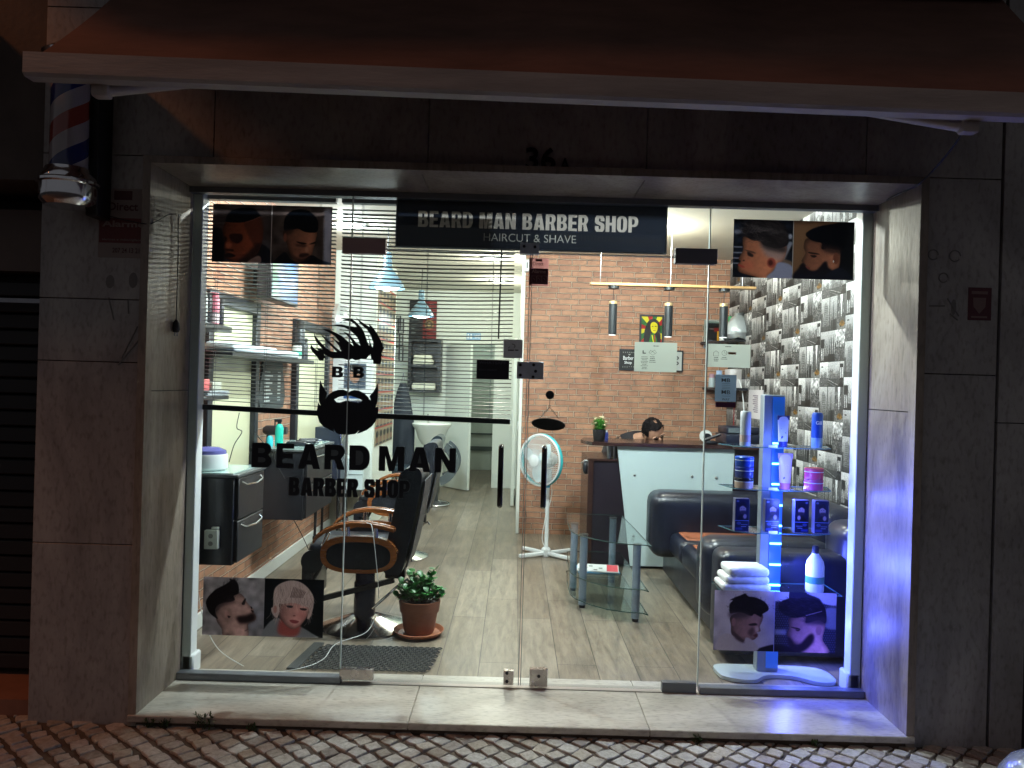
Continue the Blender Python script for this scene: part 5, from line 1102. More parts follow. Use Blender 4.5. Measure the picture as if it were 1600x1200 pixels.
cable('pale cable draped over the near chair arm', px3([(604, 853, 4.4), (603, 834, 4.34), (596, 822, 4.34), (574, 817, 4.34)]) if False else px3([(573, 817, 4.32), (580, 820, 4.3), (583, 835, 4.28), (586, 860, 4.28), (590, 900, 4.3), (592, 935, 4.35)]), .0022, mat('white cable', (.7, .72, .7), .5))
cable('black cable hanging between the cabinets and the chairs', px3([(518, 700, 6.3), (527, 735, 6.3), (526, 770, 6.2), (532, 800, 6.1), (505, 850, 5.8)]))
cable('cable tangle dangling below second cabinet', px3([(500, 745, 6.02), (497, 775, 6.02), (495, 800, 6.02), (493, 850, 5.9)]))
ps = thing('power_strip', 'white socket block stuck on the near cabinet side', 'socket', (S(331, 838, 3.92)[0], D(3.92), S(331, 856, 3.92)[1]))
(xa, za), (xb, zb) = S(322, 827, 3.92), S(342, 857, 3.92)
part('block', MB().box(xa, xb, D(3.895), D(3.929), zb, za, .004, 2), mat('aged white plastic', (.55, .57, .48), .4), ps); 
mb = MB(); 
for z in (.3, .7): mb.cyl(((xa+xb)/2, D(3.896), zb+(za-zb)*z), ((xa+xb)/2, D(3.893), zb+(za-zb)*z), .012, n=14)
part('socket_hole', mb, mat('grey socket', (.2, .2, .17), .6), ps)
(xc, zc) = S(333, 823, 3.93); part('plug', MB().box(xc, xc+.035, D(3.905), D(3.928), za, za+.015, .003, 1), mat('aged white plastic', (.55, .57, .48), .4), ps)
wo = thing('wall_outlet', 'white outlet with charger and trunking low on the bricks', 'socket', (RX0+.02, D(5.75), .5))
part('plate', MB().box(RX0, RX0+.02, D(5.68), D(5.8), .42, .58, .004, 1), white_pl, wo); part('trunking', MB().box(RX0, RX0+.012, D(4.6), D(5.72), .545, .567), white_pl, wo); part('plug', MB().box(RX0+.02, RX0+.08, D(5.72), D(5.75), .49, .52, .004, 1), white_pl, wo)
cable('thin black lead from the low outlet to the floor', [(RX0+.08, D(5.73), .5), (RX0+.15, D(5.8), .42), (RX0+.2, D(6.0), .2), (RX0+.25, D(6.1), .01)])

# pillar posters, white drawer unit, dark trolley
Pp = Paint(200, 300, (0, 0, 200, 300), (.82, .84, .84)); Pp.rect(60, 20, 170, 130, (.25, .3, .36), 2); Pp.ell(115, 70, 28, 36, (.62, .46, .38), 2); Pp.ell(115, 42, 32, 18, (.08, .09, .1), 2); Pp.rect(60, 150, 170, 175, (.12, .25, .45), 1); Pp.rect(70, 185, 160, 200, (.1, .12, .2), 1); Pp.ell(110, 240, 34, 26, (.55, .42, .36), 3); Pp.ell(110, 215, 40, 14, (.1, .1, .12), 2)
(xa, za), (xb, zb) = S(520, 560, 7.62), S(579, 668, 7.62)
t = thing('framed_poster', 'white framed haircut poster on front of the white pillar', 'poster', ((xa+xb)/2, D(7.62), zb))
mb = uvbox(MB().box(xa, xb, D(7.612), D(7.62), zb, za), xa, xb, zb, za); part('print', mb, imgmat('pillar poster', Pp.a), t, smooth=False)
Ph = Paint(160, 480, (0, 0, 160, 480), (.55, .50, .40))
for j in range(9):
    Ph.rect(0, j*53, 160, j*53+5, (.62, .16, .10))
    for i in range(5):
        x = 16+i*32; y = 30+j*53; Ph.ell(x, y+6, 9, 13, (.50, .36, .27), 1); Ph.ell(x, y-8, 11, 9, (.05, .05, .06), 1); Ph.rect(x-11, y+18, x+11, y+23, (.1, .12, .2), 0)
t = thing('haircut_chart', 'tall chart of many small hairstyle heads on pillar side', 'poster', (-1.39, D(8.2), .85))
y0, y1 = D(7.72), D(8.8)
mb = uvbox(MB().box(-1.399, -1.392, y0, y1, .80, 2.45), y0, y1, .80, 2.45, 'y'); part('print', mb, imgmat('haircut chart', Ph.a), t, smooth=False)
t = thing('drawer_unit', 'small white drawer unit against the white pillar', 'cabinet', (-1.55, D(7.4), .0))
part('body', MB().box(-1.66, -1.42, D(7.3), D(7.6), .42, .72, .004, 1), mat('white laminate', (.68, .78, .78), .35), t); part('drawer_line', MB().box(-1.655, -1.425, D(7.294), D(7.3), .565, .57), mat('grey gap', (.2, .25, .25), .5), t)
part('leg', MB().box(-1.64, -1.62, D(7.35), D(7.55), 0, .42).box(-1.46, -1.44, D(7.35), D(7.55), 0, .42), steel, t)
t = thing('tool_trolley', 'dark blue tool trolley between cabinets and white pillar', 'trolley', (-1.68, D(7.1), 0))
part('cabinet', MB().box(-1.80, -1.56, D(6.95), D(7.25), .55, 1.03, .006, 1), mat('dark blue grey trolley', (.02, .028, .05), .35), t)
mb = MB()
for x in (-1.78, -1.58):
    for d in (6.97, 7.22): mb.cyl((x, D(d), .03), (x, D(d), .55), .012, n=8); mb.sph((x, D(d), .025), .025, sub=2)
part('leg', mb, mat('black steel', (.02, .02, .022), .4, .5), t)
mb = MB()
for k in range(6):
    a = k*1.1; mb.tube(smooth3([(-1.60, D(6.97), 1.03), (-1.56+.03*math.cos(a), D(6.95), 1.10+.02*k), (-1.54+.04*math.sin(a), D(6.94), 1.02), (-1.55, D(6.94), .95-.02*k)]), .0025, 5)
part('lead', mb, chrome, t)
# rear things
rear = 10.79
t = thing('towel_shelf_unit', 'black open wall shelf holding white towels at the rear', 'shelf', (-1.2, D(10.7), 1.3))
(xa, za), (xb, zb) = S(640, 530, 10.6), S(688, 614, 10.6)
part('case', MB().box(xa, xb, D(10.75), D(10.79), zb, za).box(xa, xa+.04, D(10.5), D(10.75), zb, za).box(xb-.04, xb, D(10.5), D(10.75), zb, za).box(xa+.04, xb-.04, D(10.5), D(10.75), za-.03, za).box(xa+.04, xb-.04, D(10.5), D(10.75), zb, zb+.03).box(xa+.04, xb-.04, D(10.5), D(10.75), (za+zb)/2-.02, (za+zb)/2+.02), mat('grey black shelf', (.04, .045, .05), .35), t)
tm = mat('cream towel cloth', (.72, .72, .60), .9, bump=.5, bscale=40)
solo('folded_towels', MB().box(xa+.06, xb-.1, D(10.52), D(10.74), (za+zb)/2+.021, (za+zb)/2+.09, .02, 2).box(xa+.07, xb-.12, D(10.52), D(10.74), (za+zb)/2+.091, (za+zb)/2+.15, .02, 2), tm, 'cream towels on upper level of rear black shelf', 'towels')
solo('folded_towels', MB().box(xa+.05, xb-.06, D(10.52), D(10.74), zb+.031, zb+.13, .03, 2), tm, 'cream towels on lower level of rear black shelf', 'towels')
Pr = Paint(120, 160, (0, 0, 120, 160), (.06, .07, .09)); Pr.rect(60, 0, 120, 160, (.45, .10, .08)); Pr.ell(88, 100, 20, 20, (.6, .5, .3)); Pr.ell(88, 100, 14, 14, (.15, .05, .05)); Pr.ell(88, 100, 9, 9, (.7, .62, .45)); Pr.ell(90, 60, 12, 9, (.6, .3, .25), 1)
for k in range(5): Pr.rect(10, 60+k*18, 24+6*(k % 3), 66+k*18, (.4, .42, .42))
(xa, za), (xb, zb) = S(640, 468, 10.75), S(681, 530, 10.75)
t = thing('wall_poster', 'black and red poster above the rear towel shelf', 'poster', ((xa+xb)/2, D(10.78), zb)); mb = uvbox(MB().box(xa, xb, D(10.775), D(10.79), zb, za), xa, xb, zb, za); part('print', mb, imgmat('rear poster', Pr.a), t, smooth=False)
(xa, za), (xb, zb) = S(729, 520, 10.75), S(751, 531, 10.75)
t = thing('toilet_sign', 'small blue sign with pictograms above the rear doorway', 'sign', ((xa+xb)/2, D(10.78), zb)); part('plate', MB().box(xa, xb, D(10.775), D(10.79), zb, za), mat('blue plate', (.25, .42, .62), .4), t)
w3 = (xb-xa); mb = MB(); mb.text('WC', xa+w3*.55, xb-.01, zb+.02, za-.02, D(10.774), .02)
for k in (.12, .32): mb.sph((xa+w3*k, D(10.774), za-.025), .012, (1, .2, 1), 2); mb.box(xa+w3*k-.014, xa+w3*k+.014, D(10.772), D(10.774), zb+.015, za-.045)
part('pictogram', mb, mat('white sign print', (.85, .88, .9), .5), t)
t = thing('wall_ornament', 'narrow black metal ornament of stacked frames, rear left', 'ornament', (-1.4, D(10.7), 1.6)); mb = MB()
for k, (u0, v0, u1, v1) in enumerate(((618, 493, 624, 515), (622, 497, 629, 520), (616, 520, 623, 541), (623, 522, 628, 539), (617, 542, 622, 560), (623, 542, 628, 564))):
    (xa, za), (xb, zb) = S(u0, v0, 10.7), S(u1, v1, 10.7); mb.tube([(xa, D(10.77), za), (xb, D(10.77), za), (xb, D(10.77), zb), (xa, D(10.77), zb)], .012, 4, True)
part('frames', mb, vinyl, t)
def cape(label, u, vt, vb, w, d, m, seedv):
    (x, zt), (_, zb) = S(u, vt, d), S(u, vb, d); t = thing('hanging_cape', label, 'cape', (x, D(d), zb), group='barber capes hanging at the rear')
    mb = MB(); B = mb.b; rr = random.Random(seedv); rows = []; n = 28
    for i in range(13):
        f = i/12; z = zt+(zb-zt)*f; ww = w*(.22+.78*min(1, f*1.9)**.7)*(1-.06*f); ring = []
        for k in range(n):
            a = k*math.tau/n; q = 1+.16*math.cos(a*5+1+f)*f; ring.append(B.verts.new((x+ww/2*math.cos(a)*q, D(d)+.07*math.sin(a)*q, z)))
        rows.append(ring)
    for A, C in zip(rows, rows[1:]):
        for k in range(n): B.faces.new((A[k], A[(k+1) % n], C[(k+1) % n], C[k]))
    B.faces.new(rows[0][::-1]); B.faces.new(rows[-1])
    part('cloth', mb, m, t); part('hook', MB().tube([(x, D(d)+.05, zt+.12), (x, D(d), zt+.12), (x-.02, D(d), zt+.02), (x+.02, D(d), zt+.02), (x, D(d), zt+.12)], .006, 6), steel, t)
cape('dark blue cape on hook, upper part behind blind', 630, 598, 728, .33, 9.9, mat('dark blue cape cloth', (.006, .011, .022), .6, bump=.3, bscale=20), 1)
cape('black cape bunched left of the dark blue one', 618, 640, 722, .16, 10.2, mat('black cape cloth', (.012, .014, .018), .7, bump=.3, bscale=20), 2)
# round silver mirror / duct shape in front of pillar top
solo('silver_disc', MB().lathe([(.16, 0), (.17, .04), (.14, .10), (.06, .14)], (0, 0, 0), 36, 'X').xf(Matrix.Translation((-1.72, D(7.3), 2.02))), mat('satin silver', (.6, .64, .64), .3, .6), 'round satin silver disc high before the white pillar', 'ornament')
# rear door
t = thing('rear_door', 'white door standing half open before rear corridor', 'door', (-.93, D(10.78), 0))
a = Vector((-.95, D(10.78), 0)); b = Vector((-.60, D(10.42), 0)); dv = (b-a).normalized(); nv = Vector((dv.y, -dv.x, 0))*.02
mb = MB(); B = mb.b; L = [a-nv, b-nv, b+nv, a+nv]; lo_ = [B.verts.new((p.x, p.y, .01)) for p in L]; hi_ = [B.verts.new((p.x, p.y, 1.99)) for p in L]
for k in range(4): B.faces.new((lo_[k], lo_[(k+1) % 4], hi_[(k+1) % 4], hi_[k]))
B.faces.new(lo_[::-1]); B.faces.new(hi_); part('leaf', mb, mat('white door paint', (.74, .78, .72), .35), t); part('handle', MB().cyl(b-dv*.05-nv, b-dv*.05-nv*3, .01, n=8).cyl((b-dv*.05-nv*3), (b-dv*.15-nv*3), .009, n=8).xf(Matrix.Translation((0, 0, 1.0))), steel, t)
t = thing('corridor_rail', 'thin dark rails along the rear corridor wall', 'rail', (-.6, D(12.9), .4)); part('bar', MB().box(-.95, -.28, D(12.97), D(13), .60, .625).box(-.95, -.28, D(12.97), D(13), .33, .40), mat('dark rail', (.06, .08, .07), .5), t)
t = thing('open_white_door', 'white door leaf folded against end of the brick wall', 'door', (.0, D(8.4), 0)); t.name = 'white_door'
part('leaf', MB().box(-.02, .02, D(9.2), D(10.1), .01, 2.02, .003, 1), mat('white door paint', (.74, .78, .72), .35), t); part('light_switch', MB().box(-.032, -.02, D(9.6), D(9.68), 1.05, 1.14, .002, 1), white_pl, t)
sw2 = thing('light_switch', 'white switch plate at end of the brick wall', 'switch', (.03, D(8.0), 1.1)); part('plate', MB().box(.035, .045, D(7.8), D(7.88), 1.0, 1.09, .002, 1), white_pl, sw2)
# alarm sensor at the top of the wall end
sn = thing('alarm_sensor', 'small white sensor in the top corner of brick wall', 'sensor', (S(824, 412, 7.5)[0], D(7.5), S(824, 424, 7.5)[1])); (xa, za), (xb, zb) = S(820, 405, 7.5), S(828, 424, 7.5)
part('body', MB().box(xa, xb, D(7.5), D(7.565), zb, za, .01, 2), white_pl, sn); part('lens', MB().box(xa+.02, xa+.03, D(7.497), D(7.5), zb+.03, za-.03), vinyl, sn)

# ================================================================== right side: things on the brick wall
wy = D(7.57)
def frame_pic(nm, label, u0, v0, u1, v1, img, fw=.018, cat='picture', fm=None):
    (xa, za), (xb, zb) = S(u0, v0, 7.55), S(u1, v1, 7.55); t = thing(nm, label, cat, ((xa+xb)/2, wy, zb))
    mb = MB(); mb.box(xa, xb, wy-.022, wy-.001, za-fw, za); mb.box(xa, xb, wy-.022, wy-.001, zb, zb+fw); mb.box(xa, xa+fw, wy-.022, wy-.001, zb+fw, za-fw); mb.box(xb-fw, xb, wy-.022, wy-.001, zb+fw, za-fw)
    part('frame', mb, fm or vinyl, t); mb = uvbox(MB().box(xa+fw, xb-fw, wy-.012, wy-.001, zb+fw, za-fw), xa+fw, xb-fw, zb+fw, za-fw); part('print', mb, img, t, smooth=False); return t
Pm = Paint(140, 175, (0, 0, 140, 175), (.75, .72, .08))
for k in range(16):
    a = k*math.tau/16; c = ((.05, .35, .1), (.8, .75, .1), (.65, .06, .06))[k % 3]; Pm.poly([(75, 80), (75+150*math.cos(a), 80+150*math.sin(a)), (75+150*math.cos(a+.39), 80+150*math.sin(a+.39))], c, 0, False)
Pm.poly([(30, 175), (20, 110), (40, 40), (75, 15), (115, 30), (130, 90), (125, 175)], (.05, .02, .02), 0); Pm.poly([(62, 50), (82, 34), (108, 48), (110, 85), (92, 108), (68, 92)], (.85, .8, .08), 1); Pm.rect(70, 60, 82, 64, (.05, .02, .02)); Pm.rect(92, 60, 104, 64, (.05, .02, .02)); Pm.rect(80, 88, 98, 91, (.4, .05, .05)); Pm.poly([(55, 175), (70, 110), (95, 115), (110, 175)], (.1, .4, .12), 1); Pm.line([(75, 120), (88, 175)], 3, (.85, .8, .1)); Pm.line([(90, 118), (98, 175)], 3, (.7, .08, .06))
frame_pic('framed_poster', 'black framed red, yellow and green portrait poster on bricks', 1000, 491, 1036.5, 541, imgmat('colour burst poster', Pm.a))
Pb = Paint(260, 100, (0, 0, 260, 100), (.02, .022, .028)); Pb.rect(210, 0, 260, 100, (.72, .74, .74))
for r in (9, 5): Pb.ell(238, 34, r, r, (.1, .1, .1) if r == 9 else (.72, .74, .74)); Pb.ell(238, 62, r, r, (.1, .1, .1) if r == 9 else (.72, .74, .74))
for k in range(6): Pb.rect(10+k*9, 8, 14+k*9, 14, (.5, .5, .5)); Pb.rect(10+k*9, 84, 13+k*9, 84+rnd.randint(5, 10), (.5, .5, .5))
Pb.line([(34, 20), (38, 25), (42, 20)], 1.2, (.7, .7, .7))
bt = frame_pic('framed_sign', 'wide black framed barber sign behind the pale notice', 968, 545, 1067, 581, imgmat('barber sign print', Pb.a), .012, 'sign')
(xa, za), (xb, zb) = S(974, 556, 7.55), S(990, 562.5, 7.55); mb = MB().text('Barber', xa, xb, zb, za, wy-.0125, .005); (xa, za), (xb, zb) = S(976, 564, 7.55), S(987, 570, 7.55); mb.text('Shop', xa, xb, zb, za, wy-.0125, .005); part('sign_words', mb, mat('white sign print', (.85, .88, .9), .5), bt)
Pc = Paint(100, 150, (0, 0, 100, 150), (.025, .025, .035)); Pc.rect(25, 40, 70, 46, (.5, .4, .4), 1); Pc.rect(60, 35, 95, 60, (.5, .08, .06), 4); Pc.rect(82, 55, 98, 150, (.7, .5, .05)); Pc.ell(35, 120, 22, 14, (.3, .3, .33), 3); Pc.rect(0, 0, 100, 10, (.35, .4, .38))
frame_pic('framed_poster', 'dark poster with yellow strip in corner behind right tube lamp', 1101, 500, 1126, 545, imgmat('dark poster', Pc.a), .012, fm=mat('grey frame', (.3, .34, .32), .5))

# corner shelf, bottles, bag, carton
cs = thing('corner_shelf', 'black corner shelf where brick and city wallpaper meet', 'shelf', (1.98, wy-.15, 1.39)); zc = S(1140, 606, 7.3)[1]
part('board', MB().prism([(RX1, wy), (S(1104, 600, 7.4)[0], wy), (S(1104, 600, 7.4)[0], wy-.08), (RX1-.12, D(6.9)), (RX1, D(6.9))], zc-.025, zc, 'XY'), black_lac, cs)
zc2 = S(1160, 533, 7.2)[1]
cs2 = thing('corner_shelf', 'upper black corner shelf, mostly hidden behind the notice', 'shelf', (2.0, wy-.15, zc2)); part('board', MB().prism([(RX1, wy), (RX1-.28, wy), (RX1-.28, wy-.1), (RX1-.1, D(7.0)), (RX1, D(7.0))], zc2-.02, zc2, 'XY'), black_lac, cs2)
bag = MB(); bag.lathe([(.02, 0), (.11, .01), (.135, .06), (.12, .13), (.07, .20), (.04, .235), (.055, .25), (.02, .252)], (0, 0, 0), 26)
for v in bag.b.verts: v.co += Vector((noise.noise(v.co*14)*.03, noise.noise(v.co*14+Vector((5, 0, 0)))*.03, noise.noise(v.co*11+Vector((0, 9, 0)))*.02))
bxx, _ = S(1158, 520, 7.1); solo('plastic_bag', bag.xf(Matrix.Translation((bxx-.02, D(7.12), zc2+.001))), mat('silvery plastic bag', (.42, .46, .48), .25, .2, bump=.6, bscale=25), 'crumpled silver grey plastic bag on upper corner shelf', 'bag')
bx2 = S(1142, 500, 7.3)[0]
can('clear bottle with green cap beside the silver bag', 0, 7.32, bx2, .024, zc2, .24, (.06, .075, .08), .78, (.01, .28, .09), 'bottle', 'bottle')
(xa, za), (xb, zb) = S(1126, 524, 7.25), S(1137, 535, 7.25); t = thing('white_camera', 'small white box with black round lens below right tube lamp', 'camera', ((xa+xb)/2, D(7.3), zb)); t.name = 'security_camera'
part('body', MB().box(xa, xb, D(7.22), D(7.3), zc2, za, .004, 2), white_pl, t); part('lens', MB().cyl(((xa+xb)/2, D(7.219), (za+zc2)/2), ((xa+xb)/2, D(7.21), (za+zc2)/2), .022, n=18), vinyl, t)
(xa, za), (xb, zb) = S(1137, 577, 7.2), S(1165, 604, 7.2); box_thing('carton', 'plain white carton on the lower corner shelf', 'box', xa, xb, 7.1, 7.3, zc+.001, za, mat('white carton', (.66, .64, .66), .5))
can('clear lotion bottle at left end of lower corner shelf', 0, 7.4, S(1112, 600, 7.4)[0], .03, zc+.001, .13, (.35, .42, .45), .7, (.35, .2, .25), 'bottle', 'bottle')
can('blue white jar beside the clear lotion bottle', 0, 7.25, S(1123, 600, 7.25)[0], .03, zc+.001, .16, (.30, .42, .58), .8, (.3, .4, .6), 'bottle', 'bottle')
# red leaflet, white leaflet, hanging lead behind the counter
Pl = Paint(60, 130, (0, 0, 60, 130), (.55, .08, .10)); Pl.ell(30, 40, 14, 30, (.8, .7, .72), 2)
for k in range(4): Pl.rect(20, 80+k*12, 45, 86+k*12, (.75, .6, .6))
(xa, za), (xb, zb) = S(1147, 615, 7.3), S(1160, 668, 7.3); t = thing('leaflet', 'red and white leaflet hanging above cash register', 'leaflet', ((xa+xb)/2, D(7.3), zb)); mb = uvbox(MB().box(xa, xb, D(7.3), D(7.303), zb, za), xa, xb, zb, za); part('sheet', mb, imgmat('red leaflet', Pl.a), t, smooth=False)
Pl = Paint(60, 130, (0, 0, 60, 130), (.85, .84, .86))
for k in range(9): Pl.rect(20, 25+k*9, 22+rnd.randint(12, 22), 29+k*9, (.35, .3, .4))
(xa, za), (xb, zb) = S(1175, 609, 6.6), S(1189, 655, 6.6); t = thing('leaflet', 'white leaflet on wallpaper left of the lit display column', 'leaflet', (RX1, D(6.6), zb)); mb = uvbox(MB().box(RX1-.006, RX1-.002, D(6.45), D(6.85), zb, za), D(6.45), D(6.85), zb, za, 'y'); part('sheet', mb, imgmat('white leaflet', Pl.a), t, smooth=False)
cable('white phone lead hanging down the wallpaper corner', [(RX1-.02, D(7.2), 1.62), (RX1-.03, D(7.0), 1.5), (RX1-.03, D(6.9), 1.3), (RX1-.04, D(6.9), 1.08)], .006, white_pl)

# ------------------------------------------------------------------ reception counter
rc = thing('reception_counter', 'reception counter with white slanted panel and dark shelf top', 'counter', (1.3, D(6.3), 0))
dt = 6.22
(xL, zt) = S(911, 690, dt); xRt = S(1192, 700, dt)[0]; zt = S(1000, 692.5, dt)[1]; tb0 = zt-.028
mb = MB().prism([(xL, D(6.45)), (xL+.07, D(6.2)), (xRt-.0, D(6.2)), (xRt, D(6.72)), (xL+.05, D(6.72))], tb0, zt, 'XY'); part('counter_top', mb, darkwood, rc)
wp0 = [S(965, 701, dt), S(1149, 706, dt)]; 
xa, za = wp0[0][0], tb0-.001; xb = wp0[1][0]; xbl = S(985, 887, 6.22)[0]
part('white_panel', MB().prism([(xa, za), (xb, za), (xb-.03, 0.02), (xbl, .02)], D(6.24), D(6.262)), mat('pale blue white panel', (.60, .74, .76), .35, var=.02), rc)
mb = MB()
for u, v in ((992, 743), (1120, 747), (990, 838), (1109, 838), (1082, 745), (1082, 838)): x, z = S(u, v, 6.22); mb.sph((x, D(6.235), z), .012, (1, .5, 1), 2)
part('panel_stud', mb, chrome, rc)
bxl = S(925, 800, 6.3)[0]
part('body', MB().box(bxl, xb-.02, D(6.28), D(6.85), .02, S(930, 716, 6.3)[1]-.02, .002, 1), mat('very dark wenge front', (.018, .013, .02), .35, var=.1), rc)
part('side_board', MB().box(bxl-.045, bxl-.001, D(6.262), D(6.9), 0, S(930, 716, 6.3)[1]-.02, .002, 1), darkwood, rc)
part('lower_top', MB().box(bxl-.045, xa+.14, D(6.262), D(6.9), S(930, 716, 6.3)[1]-.0195, S(930, 716, 6.3)[1], .002, 1), darkwood, rc)
mb = MB()
for u in (953, 961): x = S(u, 700, 6.32)[0]; mb.cyl((x, D(6.34), S(930, 716, 6.3)[1]), (x, D(6.34), tb0), .02, n=20)
part('steel_post', mb, steel, rc)
part('right_block', MB().box(xb-.015, xRt, D(6.25), D(6.85), .0, tb0-.001, .002, 1), mat('very dark wenge front', (.018, .013, .02), .35), rc)
hd = thing('headphones', 'black thing with silver strap hanging on counter side', 'headphones', (bxl-.07, D(6.4), .6)); hx_, hz_ = S(915, 725, 6.35)
mb = MB().sph((hx_+.005, D(6.4), hz_-.035), .05, (.5, .6, 1.1), 3); part('ear_cushion', mb, leather, hd); part('strap', MB().tube([(hx_-.03, D(6.4), hz_+.0), (hx_, D(6.4), hz_+.025), (hx_+.035, D(6.4), hz_+.015)], .01, 8), chrome, hd)

# counter plant
def leaf(B, p, d, L, w, up=Vector((0, 0, 1)), curl=.2):
    d = d.normalized(); s = d.cross(up); s = s.normalized() if s.length > 1e-4 else Vector((1, 0, 0)); nrm = s.cross(d)
    q = [p, p+d*L*.35+s*w*.5+nrm*curl*L*.1, p+d*L*.75+s*w*.42, p+d*L-nrm*curl*L*.3, p+d*L*.75-s*w*.42, p+d*L*.35-s*w*.5+nrm*curl*L*.1]
    v = [B.verts.new(x) for x in q]; c = B.verts.new(p+d*L*.5-nrm*w*.12)
    for k in range(6): B.faces.new((v[k], v[(k+1) % 6], c))
px_, pz = S(936, 690, 6.35)
cp = thing('flower_pot_plant', 'small green plant with cream flowers in black pot on counter', 'plant', (px_, D(6.36), zt)); cp.name = 'potted_plant'
pc = Vector((px_, D(6.36), zt))
part('pot', MB().lathe([(.042, 0), (.045, .004), (.055, .085), (.057, .095), (.05, .095), (.048, .07)], pc, 28), mat('black plastic pot', (.012, .012, .014), .5), cp)
mb = MB(); B = mb.b; r = random.Random(4)
for k in range(260):
    a = r.uniform(0, 6.28); e = r.uniform(.25, 1.5); rad = r.uniform(0, .035); p = pc+Vector((rad*math.cos(a), rad*math.sin(a), .08+r.uniform(0, .07)))
    leaf(B, p, Vector((math.cos(a)*math.cos(e), math.sin(a)*math.cos(e), math.sin(e))), r.uniform(.03, .06), r.uniform(.007, .013))
part('foliage', mb, mat('bright green leaves', (.07, .28, .04), .45, var=.4, vscale=40), cp)
mb = MB(); B = mb.b
for k in range(26):
    a = r.uniform(0, 6.28); rr = r.uniform(0, .075); p = pc+Vector((rr*math.cos(a), rr*math.sin(a), .165+r.uniform(-.025, .04)-rr*.4))
    for j in range(6): an = j*1.05; leaf(B, p+Vector((0, 0, .012)), Vector((math.cos(an), math.sin(an), r.uniform(-.2, .9))), .019, .014)
part('flower', mb, mat('cream flowers', (.75, .66, .45), .6, var=.15, vscale=50), cp)
bb = thing('sanitizer_bottle', 'small dark blue bottle behind the flower pot', 'bottle', (px_+.075, D(6.42), zt)); part('bottle', MB().box(px_+.055, px_+.085, D(6.42), D(6.45), zt, zt+.07, .005, 2), mat('dark blue plastic', (.03, .05, .25), .3), bb); part('cap', MB().cyl((px_+.07, D(6.435), zt+.07), (px_+.07, D(6.435), zt+.085), .009, n=12), white_pl, bb)
# cash register, phone etc on right part of counter
cr = thing('cash_register', 'dark cash register with screen on right end of counter', 'cash register', (S(1160, 690, 6.5)[0], D(6.55), zt)); (xa, _), (xb_, _) = S(1132, 690, 6.4), S(1190, 690, 6.4)
part('body', MB().box(xa, xb_, D(6.35), D(6.7), zt, zt+.085, .01, 2), mat('blue black plastic', (.015, .018, .035), .3), cr); part('lid', MB().box(xa+.015, xb_-.02, D(6.4), D(6.68), zt+.087, zt+.145, .008, 2), mat('blue black plastic', (.015, .018, .035), .3), cr)
part('display', MB().box(xa+.03, xa+.12, D(6.393), D(6.4), zt+.095, zt+.135), mat('grey display', (.12, .15, .17), .2), cr)
ph = thing('desk_phone', 'black card reader leaning with white round back on counter', 'phone', (S(1112, 690, 6.35)[0], D(6.35), zt)); x0_ = S(1108, 690, 6.35)[0]
part('base', MB().box(x0_-.03, x0_+.06, D(6.3), D(6.42), zt, zt+.025, .008, 2), vinyl, ph); part('dial', MB().lathe([(.052, 0), (.05, .02), (.035, .03)], (0, 0, 0), 28, 'Y').xf(Matrix.Translation((x0_-.01, D(6.42), zt+.06)) @ Matrix.Rotation(R(-15), 4, 'Y')), white_pl, ph); part('dial_centre', MB().lathe([(.034, -.004), (.034, 0)], (0, 0, 0), 28, 'Y').xf(Matrix.Translation((x0_+.0, D(6.419), zt+.05))), vinyl, ph)
part('handset', MB().tube([(x0_-.045, D(6.33), zt+.03), (x0_+.01, D(6.32), zt+.055), (x0_+.08, D(6.31), zt+.085)], .012, 10), vinyl, ph)
cable('black lead hanging over the counter edge', px3([(1128, 690, 6.3), (1140, 694, 6.22), (1147, 701, 6.18), (1150, 712, 6.18)]))

# ------------------------------------------------------------------ the seated person
def skin_body(name, pts, edges, rad, m, parent=None, sub=2):
    me = bpy.data.meshes.new(name); me.from_pydata([Vector(p) for p in pts], edges, []); me.materials.append(m)
    o = bpy.data.objects.new(name, me); COL.objects.link(o); o.modifiers.new('s', 'SKIN'); me.skin_vertices[0].data.foreach_set('radius', np.array([(a, b) for a, b in rad], np.float32).ravel())
    me.skin_vertices[0].data[0].use_root = True; sb = o.modifiers.new('u', 'SUBSURF'); sb.levels = sub; sb.render_levels = sub
    dg = bpy.context.evaluated_depsgraph_get(); me2 = bpy.data.meshes.new_from_object(o.evaluated_get(dg)); o.modifiers.clear(); o.data = me2; bpy.data.meshes.remove(me)
    me2.polygons.foreach_set('use_smooth', [True]*len(me2.polygons))
    if parent: me2.transform(Matrix.Translation(-Vector(parent.location))); o.parent = parent
    return o
hdX, hdZ = S(1021, 675, 6.78); hdY = D(6.78)
skinm = mat('warm skin', (.50, .27, .18), .5, var=.08, vscale=20)
pe = thing('person', 'person in black shirt bending head down behind the counter', 'person', (1.0, D(7.0), 0))
B0 = Vector((hdX, hdY, hdZ))
